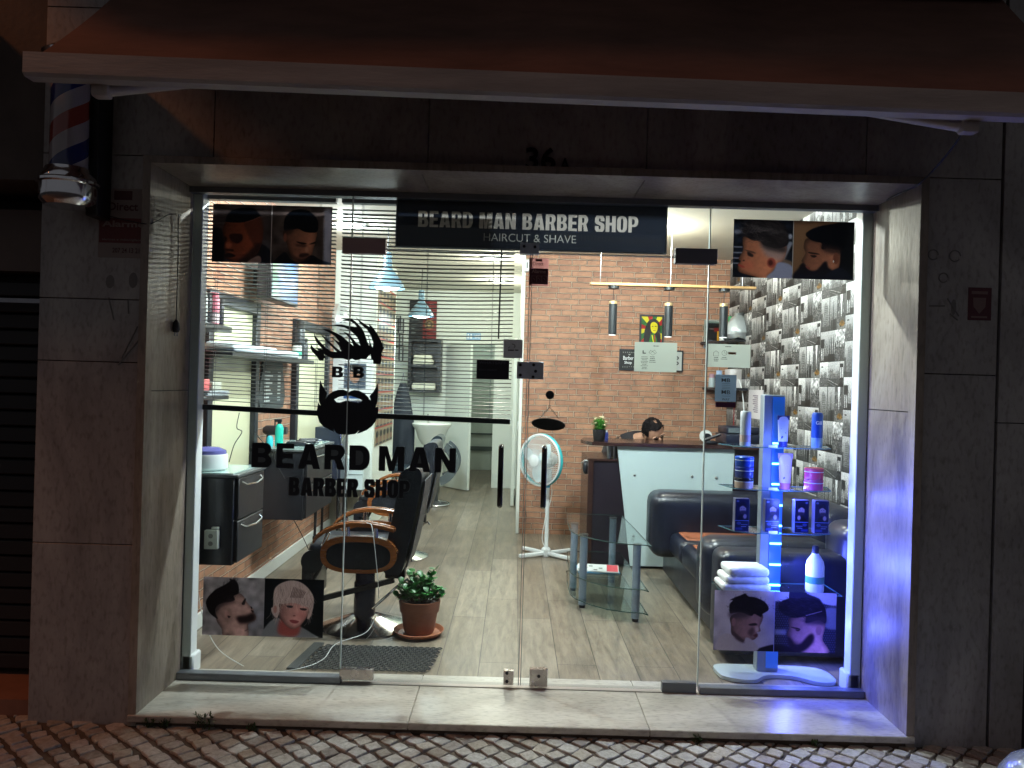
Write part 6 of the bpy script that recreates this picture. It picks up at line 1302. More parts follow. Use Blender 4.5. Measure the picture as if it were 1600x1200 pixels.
J = {'pelvis': (hdX-.18, D(7.22), .50), 'waist': (hdX-.20, D(7.18), .68), 'chest': (hdX-.20, D(7.05), .86), 'neck0': (hdX-.13, D(6.93), 1.0), 'neck': (hdX-.06, D(6.86), 1.03), 'head0': (hdX-.02, D(6.80), 1.04), 
     'shL': (hdX-.33, D(7.02), .955), 'elL': (hdX-.42, D(6.86), .72), 'wrL': (hdX-.22, D(6.68), .755), 'hdL': (hdX-.14, D(6.66), .77),
     'shR': (hdX+.02, D(7.04), .94), 'elR': (hdX+.14, D(6.88), .72), 'wrR': (hdX+.04, D(6.70), .755), 'hdR': (hdX-.02, D(6.67), .77),
     'hipL': (hdX-.28, D(7.2), .48), 'knL': (hdX-.3, D(6.95), .47), 'anL': (hdX-.3, D(7.0), .08), 'toL': (hdX-.3, D(6.9), .04),
     'hipR': (hdX-.08, D(7.2), .48), 'knR': (hdX-.06, D(6.95), .47), 'anR': (hdX-.06, D(7.0), .08), 'toR': (hdX-.06, D(6.9), .04)}
K = list(J); E = [('pelvis', 'waist'), ('waist', 'chest'), ('chest', 'neck0'), ('neck0', 'neck'), ('neck', 'head0'), ('chest', 'shL'), ('shL', 'elL'), ('elL', 'wrL'), ('wrL', 'hdL'), ('chest', 'shR'), ('shR', 'elR'), ('elR', 'wrR'), ('wrR', 'hdR'),
     ('pelvis', 'hipL'), ('hipL', 'knL'), ('knL', 'anL'), ('anL', 'toL'), ('pelvis', 'hipR'), ('hipR', 'knR'), ('knR', 'anR'), ('anR', 'toR')]
rad = {'pelvis': (.13, .11), 'waist': (.13, .10), 'chest': (.14, .11), 'neck0': (.065, .06), 'neck': (.054, .054), 'head0': (.05, .05), 'shL': (.07, .07), 'elL': (.045, .045), 'wrL': (.028, .024), 'hdL': (.036, .018), 'shR': (.07, .07), 'elR': (.045, .045), 'wrR': (.028, .024), 'hdR': (.036, .018), 'hipL': (.09, .09), 'knL': (.06, .06), 'anL': (.04, .04), 'toL': (.04, .03), 'hipR': (.09, .09), 'knR': (.06, .06), 'anR': (.04, .04), 'toR': (.04, .03)}
body = skin_body('body', [J[k] for k in K], [(K.index(a), K.index(b)) for a, b in E], [rad[k] for k in K], skinm, pe)
# head: face turned down-left towards the camera
Mh = Matrix.Translation(B0) @ Matrix.Scale(1.07, 4) @ Matrix.Rotation(R(-22), 4, 'Y') @ Matrix.Rotation(R(14), 4, 'Z') @ Matrix.Rotation(R(38), 4, 'X')
mb = MB(); t_ = bmesh.new(); bmesh.ops.create_uvsphere(t_, u_segments=32, v_segments=24, radius=1)
for v in t_.verts:
    x, y, z = v.co; f = 1-.22*max(0, -z)**1.3; y2 = y*(.098-.012*max(0, -z)); zz_ = z*.118
    v.co = Vector((x*.078*f, y2-(.012 if z < -.3 else 0)*1, zz_))
    if y < -.5: v.co.y += .016*abs(y+.5)       # flatter face
mb._add(t_)
for c, rr, s in (((0, -.098, -.018), .017, (.8, 1.1, 1.5)), ((0, -.106, -.032), .013, (1.1, 1, .8)), ((.078, .0, -.01), .03, (.35, .7, 1)), ((-.078, .0, -.01), .03, (.35, .7, 1)), ((0, -.085, -.098), .028, (1, .7, .6)), ((.03, -.082, .016), .02, (1.5, .5, .45)), ((-.03, -.082, .016), .02, (1.5, .5, .45))): mb.sph(c, rr, s, 2)
hd_ = part('head', mb.xf(Mh), skinm, pe)
mb = MB().sph((.03, -.087, -.004), .011, (1.3, .5, .4), 2).sph((-.03, -.087, -.004), .011, (1.3, .5, .4), 2).sph((.031, -.094, .024), .012, (1.8, .4, .35), 2).sph((-.031, -.094, .024), .012, (1.8, .4, .35), 2); part('eyes_and_brows', mb.xf(Mh), mat('dark brow', (.03, .018, .014), .6), hd_)
part('mouth', MB().sph((0, -.094, -.066), .013, (1.7, .4, .4), 2).xf(Mh), mat('lip colour', (.35, .12, .1), .5), hd_)
mb = MB(); B = mb.b; r = random.Random(11)
for k in range(2600):
    u = r.uniform(-1, 1); th = r.uniform(0, math.tau); q = math.sqrt(1-u*u); n3 = Vector((q*math.cos(th), q*math.sin(th), u))
    front = n3.y < -.45 and n3.z < .62
    if n3.z < -.25 or front or (n3.z < .1 and n3.y < .1 and abs(n3.x) < .99 and n3.y < -.1): continue
    if math.hypot(n3.x-.08, n3.y+.15) < .42 and n3.z > .6 and r.random() < .82: continue     # thin crown
    p = Vector((n3.x*.079, n3.y*.1, n3.z*.120)); L = r.uniform(.012, .022)
    leaf(B, p, (n3*.5+Vector((r.uniform(-.6, .6), .6, r.uniform(-.5, .3)))).normalized(), L, .006)
t_ = bmesh.new(); bmesh.ops.create_uvsphere(t_, u_segments=40, v_segments=32, radius=1); kill = []
for f in t_.faces:
    c = f.calc_center_median()
    if c.z < -.25 or (c.y < -.42 and c.z < .66) or (c.z < .12 and c.y < -.1) or (math.hypot((c.x-.12)*1.2, c.y+.12) < .15+.04*math.sin(9*c.x) and c.z > .6): kill.append(f)
bmesh.ops.delete(t_, geom=kill, context='FACES')
for v in t_.verts: x, y, z = v.co; v.co = Vector((x*.083, y*.104, z*.1235))
mb._add(t_)
hr = part('hair', mb.xf(Mh), mat('short dark hair', (.010, .008, .009), .8, spec=.1, var=.3, vscale=60), pe)
def cap(th): pass
# shirt grown over the torso
KS = ['pelvis', 'waist', 'chest', 'neck0', 'shL', 'elL', 'shR', 'elR']; JS = dict(J); JS['neck0'] = tuple(Vector(J['neck0']).lerp(Vector(J['neck']), .5)); JS['elL'] = tuple(Vector(J['shL']).lerp(Vector(J['elL']), .75)); JS['elR'] = tuple(Vector(J['shR']).lerp(Vector(J['elR']), .75))
ES = [('pelvis', 'waist'), ('waist', 'chest'), ('chest', 'neck0'), ('chest', 'shL'), ('shL', 'elL'), ('chest', 'shR'), ('shR', 'elR')]
skin_body('shirt', [JS[k] for k in KS], [(KS.index(a), KS.index(b)) for a, b in ES], [(rad[k][0]+.022, rad[k][1]+.022) for k in KS], mat('black shirt cloth', (.018, .016, .02), .8, bump=.3, bscale=30), pe)
mb = MB()
for side, w, h in (('L', Vector(J['wrL']), Vector(J['hdL'])), ('R', Vector(J['wrR']), Vector(J['hdR']))):
    d_ = (h-w).normalized(); s_ = d_.cross(Vector((0, 0, 1))).normalized()
    for k, (o_, L) in enumerate(((-.03, .055), (-.012, .07), (.008, .072), (.026, .06))):
        a = h+s_*o_; mb.tube([a, a+d_*L*.5-Vector((0, 0, .005)), a+d_*L*.85-Vector((0, 0, .02)), a+d_*L*.9-Vector((0, 0, .032))], .008, 8, rs=[.0095, .009, .008, .006])
    a = w+s_*.03; mb.tube([a, a+s_*.025+d_*.03, a+s_*.03+d_*.055], .009, 8, rs=[.011, .010, .007])
part('fingers', mb, skinm, pe)
st = thing('stool', 'black stool under the person behind the counter', 'stool', (hdX-.18, D(7.22), 0)); part('seat', MB().lathe([(.16, .37), (.18, .38), (.18, .42), (.16, .43)], (hdX-.18, D(7.22), 0), 28), leather, st); part('leg', MB().cyl((hdX-.18, D(7.22), .02), (hdX-.18, D(7.22), .37), .03, n=12).lathe([(.18, 0), (.17, .02), (.03, .03)], (hdX-.18, D(7.22), 0), 24), chrome, st)

# ------------------------------------------------------------------ pedestal fan
fx, fz = S(843, 719, 6.5); fbx = S(853, 868, 6.6)[0]
fn = thing('pedestal_fan', 'white pedestal fan with turquoise rim before the brick wall', 'fan', (fbx, D(6.6), 0))
bzs = .02; mb = MB()
for a in (38, 142, 218, 322):
    q = Matrix.Translation((fbx, D(6.6), 0)) @ Matrix.Rotation(R(a-5), 4, 'Z'); b_ = MB().box(.02, .27, -.02, .02, .012, .04, .006, 2); b_.b.transform(q); me = bpy.data.meshes.new('q'); b_.b.to_mesh(me); mb.b.from_mesh(me); bpy.data.meshes.remove(me); b_.b.free()
mb.lathe([(.035, .0), (.04, .06), (.028, .075)], (fbx, D(6.6), 0), 20); part('cross_base', mb, white_pl, fn)
hubz = fz-.02
part('pole', MB().cyl((fbx, D(6.6), .07), (fbx, D(6.6), .60), .017, n=18).cyl((fbx, D(6.6), .6), (fbx, D(6.6), hubz-.12), .012, n=16), white_pl, fn)
part('collar', MB().cyl((fbx, D(6.6), .59), (fbx, D(6.6), .645), .021, n=18), mat('blue plastic', (.03, .28, .5), .35), fn)
part('control_box', MB().box(fbx-.03, fbx+.03, D(6.57), D(6.64), hubz-.20, hubz-.06, .015, 3), mat('pale grey blue plastic', (.5, .56, .6), .35), fn)
Mf = Matrix.Translation((fx+.01, D(6.5), fz)) @ Matrix.Rotation(R(-42), 4, 'Z')       # local -Y is the way it blows
part('motor', MB().lathe([(.03, .02), (.065, .03), (.07, .12), (.05, .17), (.02, .18)], (0, 0, 0), 28, 'Y').xf(Mf), white_pl, fn)
Rf = .215
def ring(r, y, w, n=6): return [(r*math.cos(t), y, r*math.sin(t)) for t in np.linspace(0, math.tau, 49)[:-1]]
gf = MB()
for k in range(72):
    a = k*math.tau/72; gf.tube([(.045*math.cos(a), -.085, .045*math.sin(a)), (.12*math.cos(a+.06), -.085, .12*math.sin(a+.06)), (.19*math.cos(a+.12), -.06, .19*math.sin(a+.12)), (Rf*math.cos(a+.15), -.01, Rf*math.sin(a+.15))], .0016, 4)
for r_, y in ((.09, -.0855), (.14, -.08), (.185, -.063)): gf.tube(ring(r_, y, 0), .0014, 4, True)
gr_ = part('front_grille', gf.xf(Mf), white_pl, fn); part('grille_cap', MB().lathe([(.05, -.082), (.052, -.09), (.03, -.096), (.005, -.097)], (0, 0, 0), 28, 'Y').xf(Mf), white_pl, gr_)
part('front_rim', MB().tube(ring(Rf+.001, -.014, 0), .008, 8, True).xf(Mf), white_pl, fn)
part('rim', MB().lathe([(Rf-.004, -.018), (Rf+.008, -.018), (Rf+.008, .014), (Rf-.004, .014), (Rf-.004, -.018)], (0, 0, 0), 48, 'Y').xf(Mf) if False else MB().tube(ring(Rf+.001, .010, 0), .0095, 8, True).xf(Mf @ Matrix.Diagonal((1, 1.5, 1, 1))), mat('turquoise rim', (.03, .42, .48), .35), fn)
gb = MB()
for k in range(60):
    a = k*math.tau/60; gb.tube([(.06*math.cos(a), .07, .06*math.sin(a)), (.16*math.cos(a), .065, .16*math.sin(a)), (Rf*math.cos(a), .01, Rf*math.sin(a))], .0011, 4)
part('rear_grille', gb.xf(Mf), white_pl, fn)
bl = MB(); B = bl.b
for k in range(3):
    a0 = k*math.tau/3+.5; rows = []
    for i in range(8):
        rr = .03+.15*i/7; row = []
        for j in range(8):
            w = (.35+.75*math.sin(math.pi*min(1, i/7*.85+.12)))*(j/7-.5); a = a0+w+.25*i/7; row.append(B.verts.new((rr*math.cos(a), -.03+.05*(j/7-.5), rr*math.sin(a))))
        rows.append(row)
    for A, C in zip(rows, rows[1:]):
        for j in range(7): B.faces.new((A[j], A[j+1], C[j+1], C[j]))
bl.lathe([(.035, -.055), (.038, -.02), (.03, .02)], (0, 0, 0), 24, 'Y'); part('blade_rotor', bl.xf(Mf), mat('milky blue blade', (.62, .76, .80), .3), fn)
cable('white lead down the fan pole to the floor', [(fbx+.03, D(6.58), .64), (fbx+.03, D(6.58), .5), (fbx-.02, D(6.57), .3), (fbx-.03, D(6.55), .12), (fbx+.1, D(6.5), .012), (fbx+.28, D(6.7), .01)], .003, white_pl)

# ------------------------------------------------------------------ glass side table
gt = thing('glass_side_table', 'three level glass side table on grey tube legs', 'table', (.62, D(5.3), 0))
def pz_(z, L): return [((S(u, v, 1)[0])*0, 0) for u, v in L]
def gp(u, v, z):      # point at height z under a photo pixel (height known, so distance follows)
    a = R(ROLL); yy = -(u-805)*math.sin(a)+(v-600)*math.cos(a); d = (CAMZ-z)*1200/yy; return (S(u, v, d)[0], D(d))
legs = {'a': (.455, 5.52), 'b': (.485, 5.10), 'c': (.795, 4.83), 'd': (.765, 5.78)}
for k, (x, d) in legs.items():
    l_ = part('leg', MB().cyl((x, D(d), .02), (x, D(d), .482), .0255, n=24), silver_pl, gt)
    part('foot', MB().cyl((x, D(d), 0), (x, D(d), .02), .02, n=16), vinyl, l_); part('disc', MB().cyl((x, D(d), .4825), (x, D(d), .487), .03, n=24), steel, l_)
outl = [(.40, 5.30), (.43, 5.06), (.62, 4.83), (.84, 4.77), (.865, 4.82), (.84, 5.75), (.80, 5.86), (.46, 5.86), (.42, 5.75)]
for z, s in ((.487, 1.0), (.205, .97), (.06, .97)):
    pts = smooth_poly([(.63+(x-.63)*s, D(5.3+(d-5.3)*s)) for x, d in outl], 2)
    sh = part('glass_shelf', MB().prism(pts, z, z+.008, 'XY'), shelf_glass, gt, smooth=False)
    part('edge', MB().tube([(x, y, z+.004) for x, y in pts], .0032, 5, True), mat('dark green glass edge', (.02, .05, .045), .15), sh)
for k, (lb, c, o_) in enumerate((('blue edged magazine at bottom of the pile on glass table', (.10, .32, .55), 0), ('open white magazine with red page on top of pile', (.75, .75, .74), .01))):
    t = thing('magazine', lb, 'magazine', (.60, D(5.25), .214+k*.009), rz=-.12*k)
    part('pages', MB().box(-.14, .14, -.10, .10, 0, .008, .001, 1), mat('magazine %d' % k, c, .4), t, False)
    if k: mb = MB(); mb.box(.06, .135, -.095, .09, .0085, .0092); part('red_page', mb, mat('red print', (.6, .06, .08), .4), t, False); mb = MB(); [mb.box(-.13+.034*i, -.105+.034*i, -.08+.05*(i % 3), -.05+.05*(i % 3), .0085, .0092) for i in range(5)]; part('picture_patch', mb, mat('grey print', (.18, .22, .2), .4), t, False)

# ------------------------------------------------------------------ sofa and end block
def pad(mb, x0, x1, d0, d1, z0, z1, r=.06): return mb.box(x0, x1, D(d0), D(d1), z0, z1, r, 4)
navy = mat('black leather tinted blue', (.010, .013, .026), .32, spec=.5, bump=.12, bscale=14, var=.4, vscale=7)  # blue of the LED light mixed into the black leather's colour
so = thing('sofa', 'black leather sofa with worn brown seat along wallpaper wall', 'sofa', (1.6, D(5.3), 0))
part('base', pad(MB(), 1.20, 2.05, 4.5, 6.05, .03, .27, .02), navy, so)
for d0, d1 in ((4.72, 5.24), (5.245, 5.78)): part('seat_cushion', pad(MB(), 1.16, 1.85, d0, d1, .255, .42, .05), navy, so); part('worn_top', pad(MB(), 1.20, 1.80, d0+.05, d1-.05, .30, .426, .04), brown_lea, so)
part('armrest', pad(MB(), 1.03, 2.0, 5.60, 5.95, .22, .70, .09), navy, so)
part('armrest', pad(MB(), 1.12, 2.0, 4.42, 4.70, .14, .60, .09), navy, so)
part('backrest', pad(MB(), 1.80, 2.07, 4.45, 5.75, .25, .79, .10), navy, so)
ot = thing('armchair', 'dark leather armchair side, right behind the display stand', 'armchair', (1.5, D(4.3), 0))
part('side', pad(MB(), 1.13, 1.95, 4.13, 4.36, .03, .595, .06), navy, ot); part('back', pad(MB(), 1.78, 2.05, 4.12, 4.42, .2, .76, .09), navy, ot)

# ------------------------------------------------------------------ lit display stand
dd = 3.95; bl_ = (.02, .12, 1.0)
ds = thing('display_stand', 'silver product display stand lit by blue leds, right window', 'display stand', (1.35, D(dd), 0))
cx0, cx1 = S(1191, 800, dd)[0], S(1224, 800, dd)[0]; cm = mat('satin grey column', (.24, .28, .33), .4, .1)
zt_ = S(1205, 617, dd)[1]
part('column', MB().box(cx0, cx1, D(dd)+.02, D(dd)+.08, .02, zt_, .003, 1), cm, ds)
part('lit_strip', MB().box(cx0+.045, cx1-.002, D(dd)+.014, D(dd)+.0195, .04, zt_-.01), mat('blue acrylic strip', (.04, .12, .45), .3, emit=(.01, .14, .8), es=.35), ds)
bpts = smooth_poly([(-.29, -.02), (-.285, .10), (-.15, .12), (.15, .115), (.27, .07), (.29, -.05), (.26, -.10), (.18, -.10), (.08, -.03), (-.05, -.03), (-.12, -.09), (-.20, -.095), (-.27, -.06)], 4)
bcx = S(1212, 1060, 3.93)[0]
part('foot_plate', MB().prism([(bcx+x, D(3.95)+y) for x, y in bpts], .002, .02, 'XY'), mat('pale grey paint', (.42, .48, .50), .35), ds)
led = mat('blue white led', (.3, .6, 1), .3, emit=(.10, .42, 1.0), es=16)
for v in (693, 725, 757, 790, 822, 850, 883, 915):
    x, z = S(1212, v, dd-.0); part('led', MB().box(cx0+.048, cx1-.004, D(dd)+.005, D(dd)+.0135, z-.004, z+.004, .001, 1), led, ds)
for v in (693, 725, 757, 790, 822, 850, 883, 912):
    L = bpy.data.lights.new('led_glow', 'POINT'); L.energy = 1.5; L.color = (.12, .18, 1); L.shadow_soft_size = .02; o = bpy.data.objects.new('led_glow', L); COL.objects.link(o); o.parent = ds; x, z = S(1214, v, dd); o.location = Vector((x, D(dd)-.15, z+.012))-Vector(ds.location)
for v, e in ((770, 6), (880, 11), (985, 6)):  # added lights beside the column that spread blue over jamb and sofa
    L = bpy.data.lights.new('added_side_glow', 'AREA'); L.shape = 'RECTANGLE'; L.size = .03; L.size_y = .34; L.energy = e; L.color = (.10, .13, 1)
    o = bpy.data.objects.new('added_side_glow', L); COL.objects.link(o); o.parent = ds; x, z = S(1226, v, dd); o.location = Vector((x+.012, D(dd)+.02, z))-Vector(ds.location)
    dv_ = Vector((1, -.62, -.3)); o.rotation_euler = dv_.to_track_quat('-Z', 'X').to_euler()
shz = {}
for v in (697, 762, 828, 920):
    x0_, x1_ = S(1130, v, dd)[0], S(1303, v, dd)[0]; z = S(1215, v, dd)[1]; shz[v] = z
    out = [(x0_, D(dd)+.09), (x0_+.04, D(dd)-.06), (x0_+.12, D(dd)-.10), (x1_-.12, D(dd)-.10), (x1_-.04, D(dd)-.06), (x1_, D(dd)+.09)]
    if v == 920: out = [(x0_-.03, D(dd)+.12), (x0_-.03, D(dd)-.10), (x1_, D(dd)-.10), (x1_, D(dd)+.12)]
    sh = part('glass_shelf', MB().prism(out, z-.005, z, 'XY'), shelf_glass, ds, smooth=False)
    part('edge', MB().tube([(a, b, z-.0025) for a, b in out], .0022, 4, True), mat('blue green glass edge', (.05, .16, .2), .15), sh)
    part('price_tag', MB().box(x0_+.20, x0_+.245, D(dd)-.101, D(dd)-.1, z-.001, z+.012), mat('white tag', (.8, .8, .8), .5), sh)
grp = 'products on the display stand'
def prod(label, u, v, parts, nm='product', cat='bottle', dy=-.04):
    x, _ = S(u, v, dd+dy); z = shz[v]+.0006; t = thing(nm, label, cat, (x, D(dd)+dy, z))
    for pn, prof, col in parts: part(pn, MB().lathe(prof, (0, 0, 0), 26), mat('pack %.2f%.2f%.2f' % col, col, .35, var=.04), t, False)
    return t
prod('tall white spray can on the top display shelf', 1164, 697, [('body', [(.025, 0), (.0265, .004), (.0265, .135), (.02, .14)], (.62, .66, .70)), ('lid', [(.0262, .135), (.0262, .17), (.022, .176)], (.60, .64, .68)), ('label_band', [(.0268, .02), (.0268, .055)], (.55, .42, .38))], 'spray_can', 'can')
t = prod('blue shaving gel can on the top display shelf', 1276, 697, [('body', [(.026, 0), (.0275, .004), (.0275, .10), (.024, .112)], (.25, .42, .62)), ('label_band', [(.0277, .05), (.0277, .112)], (.02, .09, .42)), ('cap', [(.0272, .112), (.0272, .165), (.022, .178)], (.02, .09, .42))], 'gel_can', 'can')
part('brand_word', MB().text('Gill', -.017, .012, .118, .136, -.0275, .01, .001), mat('white sign print', (.85, .88, .9), .5), t, False)
def tube_prod(label, u, v, w, h, col, capc, band, capup=False):
    x, _ = S(u, v, dd-.04); z = shz[v]+.0006; t = thing('cosmetic_tube', label, 'tube', (x, D(dd)-.04, z)); rows = []; mb = MB(); B = mb.b
    for i in range(9):
        f = i/8; a, b = (w/2*(.78+.22*f), .016*(1-f)+.002); rows.append([B.verts.new((a*math.cos(k*math.tau/20), b*math.sin(k*math.tau/20), h*.16+h*.84*f)) for k in range(20)])
    for A, C in zip(rows, rows[1:]):
        for k in range(20): B.faces.new((A[k], A[(k+1) % 20], C[(k+1) % 20], C[k]))
    B.faces.new(rows[0][::-1]); B.faces.new(rows[-1])
    part('body', mb, mat('tube %.2f%.2f%.2f' % col, col, .35), t, False); part('cap', MB().lathe([(w*.36, 0), (w*.38, h*.17)], (0, 0, 0), 22), mat('tube %.2f%.2f%.2f' % capc, capc, .35), t, False)
    part('crimp', MB().box(-w*.52, w*.52, -.0025, .0025, h*.86, h, .0005, 1), mat('tube %.2f%.2f%.2f' % band, band, .35), t, False)
    mb = MB()
    for k in range(4): mb.sph((-.008+.014*(k % 2), -.014*(1-k*.2)-.0, h*(.3+.13*k)), .006, (1, .15, 1.2), 2)
    part('dot_print', mb, mat('dark blue print', (.03, .04, .15), .4), t, False); return t
tube_prod('white tube with blue dots and dark top, top display shelf', 1223, 697, .06, .158, (.60, .62, .70), (.02, .03, .18), (.03, .04, .14))
tube_prod('pink cosmetic tube on the second display shelf', 1226, 762, .072, .18, (.62, .45, .55), (.5, .14, .22), (.42, .28, .42))
def jar(label, u, v, z0, r, h, cols, dy=-.04):
    x, _ = S(u, v, dd+dy); t = thing('wax_jar', label, 'jar', (x, D(dd)+dy, shz[v]+z0+.0006), group='stacked wax jars on the display stand')
    part('tub', MB().lathe([(r*.96, 0), (r, .003), (r, h*.62)], (0, 0, 0), 28), mat('jar %.2f%.2f%.2f' % cols[0], cols[0], .25), t, False)
    part('ring', MB().lathe([(r*1.01, h*.62), (r*1.01, h*.68)], (0, 0, 0), 28), mat('jar ring', (.7, .75, .85), .3), t, False)
    part('lid', MB().lathe([(r*1.0, h*.68), (r*1.02, h*.72), (r*1.02, h*.95), (r*.96, h)], (0, 0, 0), 28), mat('jar %.2f%.2f%.2f' % cols[1], cols[1], .25), t, False)
    return t
jar('tan jar with black lid, bottom of the left stack', 1162, 762, 0, .046, .052, ((.50, .36, .28), (.02, .02, .03)))
jar('navy jar in the middle of the left stack', 1162, 762, .053, .046, .055, ((.03, .05, .2), (.03, .06, .3)))
jar('bright blue jar, topmost of the left stack', 1162, 762, .109, .046, .05, ((.02, .08, .42), (.03, .12, .6)))
jar('pink jar at the bottom of the right pair', 1271, 762, 0, .046, .055, ((.55, .08, .2), (.5, .10, .2)))
jar('red pink jar on top of the right pair', 1271, 762, .056, .046, .055, ((.62, .07, .15), (.65, .09, .12)))
Px = Paint(110, 240, (0, 0, 110, 240), (.05, .06, .16)); Px.ell(60, 75, 26, 34, (.52, .44, .5), 2); Px.poly([(34, 60), (38, 30), (70, 22), (90, 45), (86, 66), (60, 50)], (.04, .04, .1), 2); Px.poly([(38, 90), (84, 88), (72, 116), (50, 116)], (.12, .1, .16), 4); Px.rect(46, 68, 55, 71, (.1, .08, .14)); Px.rect(64, 68, 73, 71, (.1, .08, .14)); Px.poly([(20, 160), (40, 118), (84, 118), (110, 160)], (.03, .03, .08), 3); Px.ell(78, 130, 14, 18, (.5, .42, .48), 3); Px.rect(0, 160, 110, 164, (.3, .4, .7)); Px.ell(30, 182, 18, 12, (.16, .2, .4), 1); Px.rect(48, 205, 90, 209, (.4, .42, .6)); Px.rect(48, 190, 100, 195, (.3, .33, .5)); Px.ell(18, 16, 12, 8, (.3, .33, .5), 1); Px.rect(4, 214, 60, 232, (.12, .16, .42), 2)
Py = Px.a.copy(); Py[..., :] = Py[:, ::-1]
Px.a = Px.a**.8
bmat = (imgmat('hair dye box print', Px.a, .35), imgmat('hair dye box print mirrored', Py, .35)); wbox = mat('lilac box side', (.12, .12, .2), .4)
for k, (u, lb) in enumerate(((1157, 'hair dye carton with bearded man, leftmost of four'), (1204, 'hair dye carton with bearded man, before the blue column'), (1250, 'hair dye carton with mirrored bearded man, right of the column'), (1281, 'hair dye carton with bearded man, rightmost of four'))):
    x, _ = S(u, 828, dd-.05); z = shz[828]+.0006; t = thing('hair_dye_carton', lb, 'box', (x, D(dd)-.05, z), group='hair dye cartons on the third shelf')
    part('carton', MB().box(-.036, .036, -.02, .02, 0, .165, .0008, 1), wbox, t, False); mb = uvbox(MB().box(-.0345, .0345, -.0206, -.0201, .002, .163), -.0345, .0345, .002, .163); part('front_print', mb, bmat[k == 2], t, False, smooth=False)
fm_ = mat('white towel cloth bright', (.78, .80, .80), .9, bump=.6, bscale=45); tx0 = S(1121, 920, dd)[0]
for k, (w, h, lb, off) in enumerate(((.245, .04, 'white folded towel at the bottom of the stand pile', 0), (.235, .038, 'white folded towel in middle of the stand pile', .005), (.225, .042, 'white folded towel on top of the stand pile', .012))):
    z = shz[920]+.001+sum((.04, .038, .042)[:k]); mb = MB().box(tx0+off+.01*k, tx0+off+w, D(dd)-.09, D(dd)+.08, z, z+h-.001, .016, 3)
    for v_ in mb.b.verts: v_.co.z += .004*noise.noise(v_.co*25); v_.co.x += .005*noise.noise(v_.co*18)
    solo('folded_towel', mb, fm_, lb, 'towel', 'white towels piled on the display stand')
t = thing('lotion_bottle', 'white lotion bottle with black cap and green label', 'bottle', (S(1269, 920, dd)[0], D(dd)-.03, shz[920]+.0006))
part('body', MB().lathe([(.042, 0), (.045, .006), (.045, .13), (.040, .155), (.018, .19), (.015, .195)], (0, 0, 0), 32), mat('white lotion plastic', (.68, .72, .72), .3), t, False)
part('label_band', MB().lathe([(.0455, .045), (.0455, .08)], (0, 0, 0), 32), mat('green label', (.05, .22, .18), .5), t, False); part('cap', MB().lathe([(.016, .195), (.017, .225), (.012, .235)], (0, 0, 0), 20), vinyl, t, False)

# ------------------------------------------------------------------ potted jade plant and mat
jx, _ = S(653, 985, 4.42); jd = 4.47; jc = Vector((jx, D(jd), 0))
jp = thing('potted_plant', 'bushy green jade plant in terracotta pot and saucer on floor', 'plant', jc)
terra = mat('terracotta plastic', (.24, .085, .045), .55, var=.12, vscale=12, bump=.1)
part('saucer', MB().lathe([(.10, 0), (.125, .006), (.147, .03), (.141, .032), (.12, .012), (.02, .01)], jc, 40), mat('orange saucer', (.38, .13, .06), .45), jp)
part('pot', MB().lathe([(.082, .012), (.09, .03), (.106, .135), (.113, .137), (.122, .205), (.116, .205), (.108, .16), (.02, .17)], jc, 40), terra, jp)
part('soil', MB().lathe([(.11, .165), (.112, .178), (.05, .19), (.005, .19)], jc, 28), mat('dark soil', (.03, .02, .015), .95, bump=.8, bscale=60), jp)
mb = MB(); st_ = MB(); B = mb.b; r = random.Random(21)
def jleaf(p, d, L, w):
    d = d.normalized(); s = d.cross(Vector((0, 0, 1))); s = s.normalized() if s.length > .01 else Vector((1, 0, 0)); n_ = s.cross(d)
    ring = []
    top = []
    for k in range(10):
        a = k*math.tau/10; q = p+d*(L/2-L/2*math.cos(a))+s*(w/2*math.sin(a)*(1.15-.3*math.cos(a+math.pi)*-1)); ring.append(B.verts.new(q))
    c1 = B.verts.new(p+d*L*.5+n_*.004); c2 = B.verts.new(p+d*L*.5-n_*.004)
    for k in range(10): B.faces.new((ring[k], ring[(k+1) % 10], c1)); B.faces.new((ring[(k+1) % 10], ring[k], c2))
tips = [(-.10, -.02, .29), (-.06, .03, .33), (-.03, -.04, .31), (.0, .03, .29), (.03, -.02, .30), (.06, .0, .33), (.075, .03, .37), (.09, -.03, .27), (.12, .0, .27), (-.11, .02, .24), (-.13, -.03, .22), (.05, -.06, .26), (-.02, -.07, .26), (.01, -.03, .34), (-.07, -.06, .27), (.135, -.02, .23), (-.04, .0, .36), (.03, .05, .31)]
for tp in tips:
    b0 = jc+Vector((tp[0]*.35, tp[1]*.35, .18)); e = jc+Vector(tp); st_.tube([b0, b0.lerp(e, .5)+Vector((0, 0, .015)), e], .004, 6)
    for j in range(15):
        f = .35+.65*j/14; p = b0.lerp(e, f); a = j*2.4; el = r.uniform(.1, 1.0); jleaf(p, Vector((math.cos(a)*math.cos(el), math.sin(a)*math.cos(el), math.sin(el))), r.uniform(.034, .052), r.uniform(.026, .036))
part('foliage', mb, mat('glossy jade leaves', (.04, .20, .045), .32, var=.4, vscale=30), jp); part('stem', st_, mat('grey brown stem', (.10, .08, .05), .8), jp)
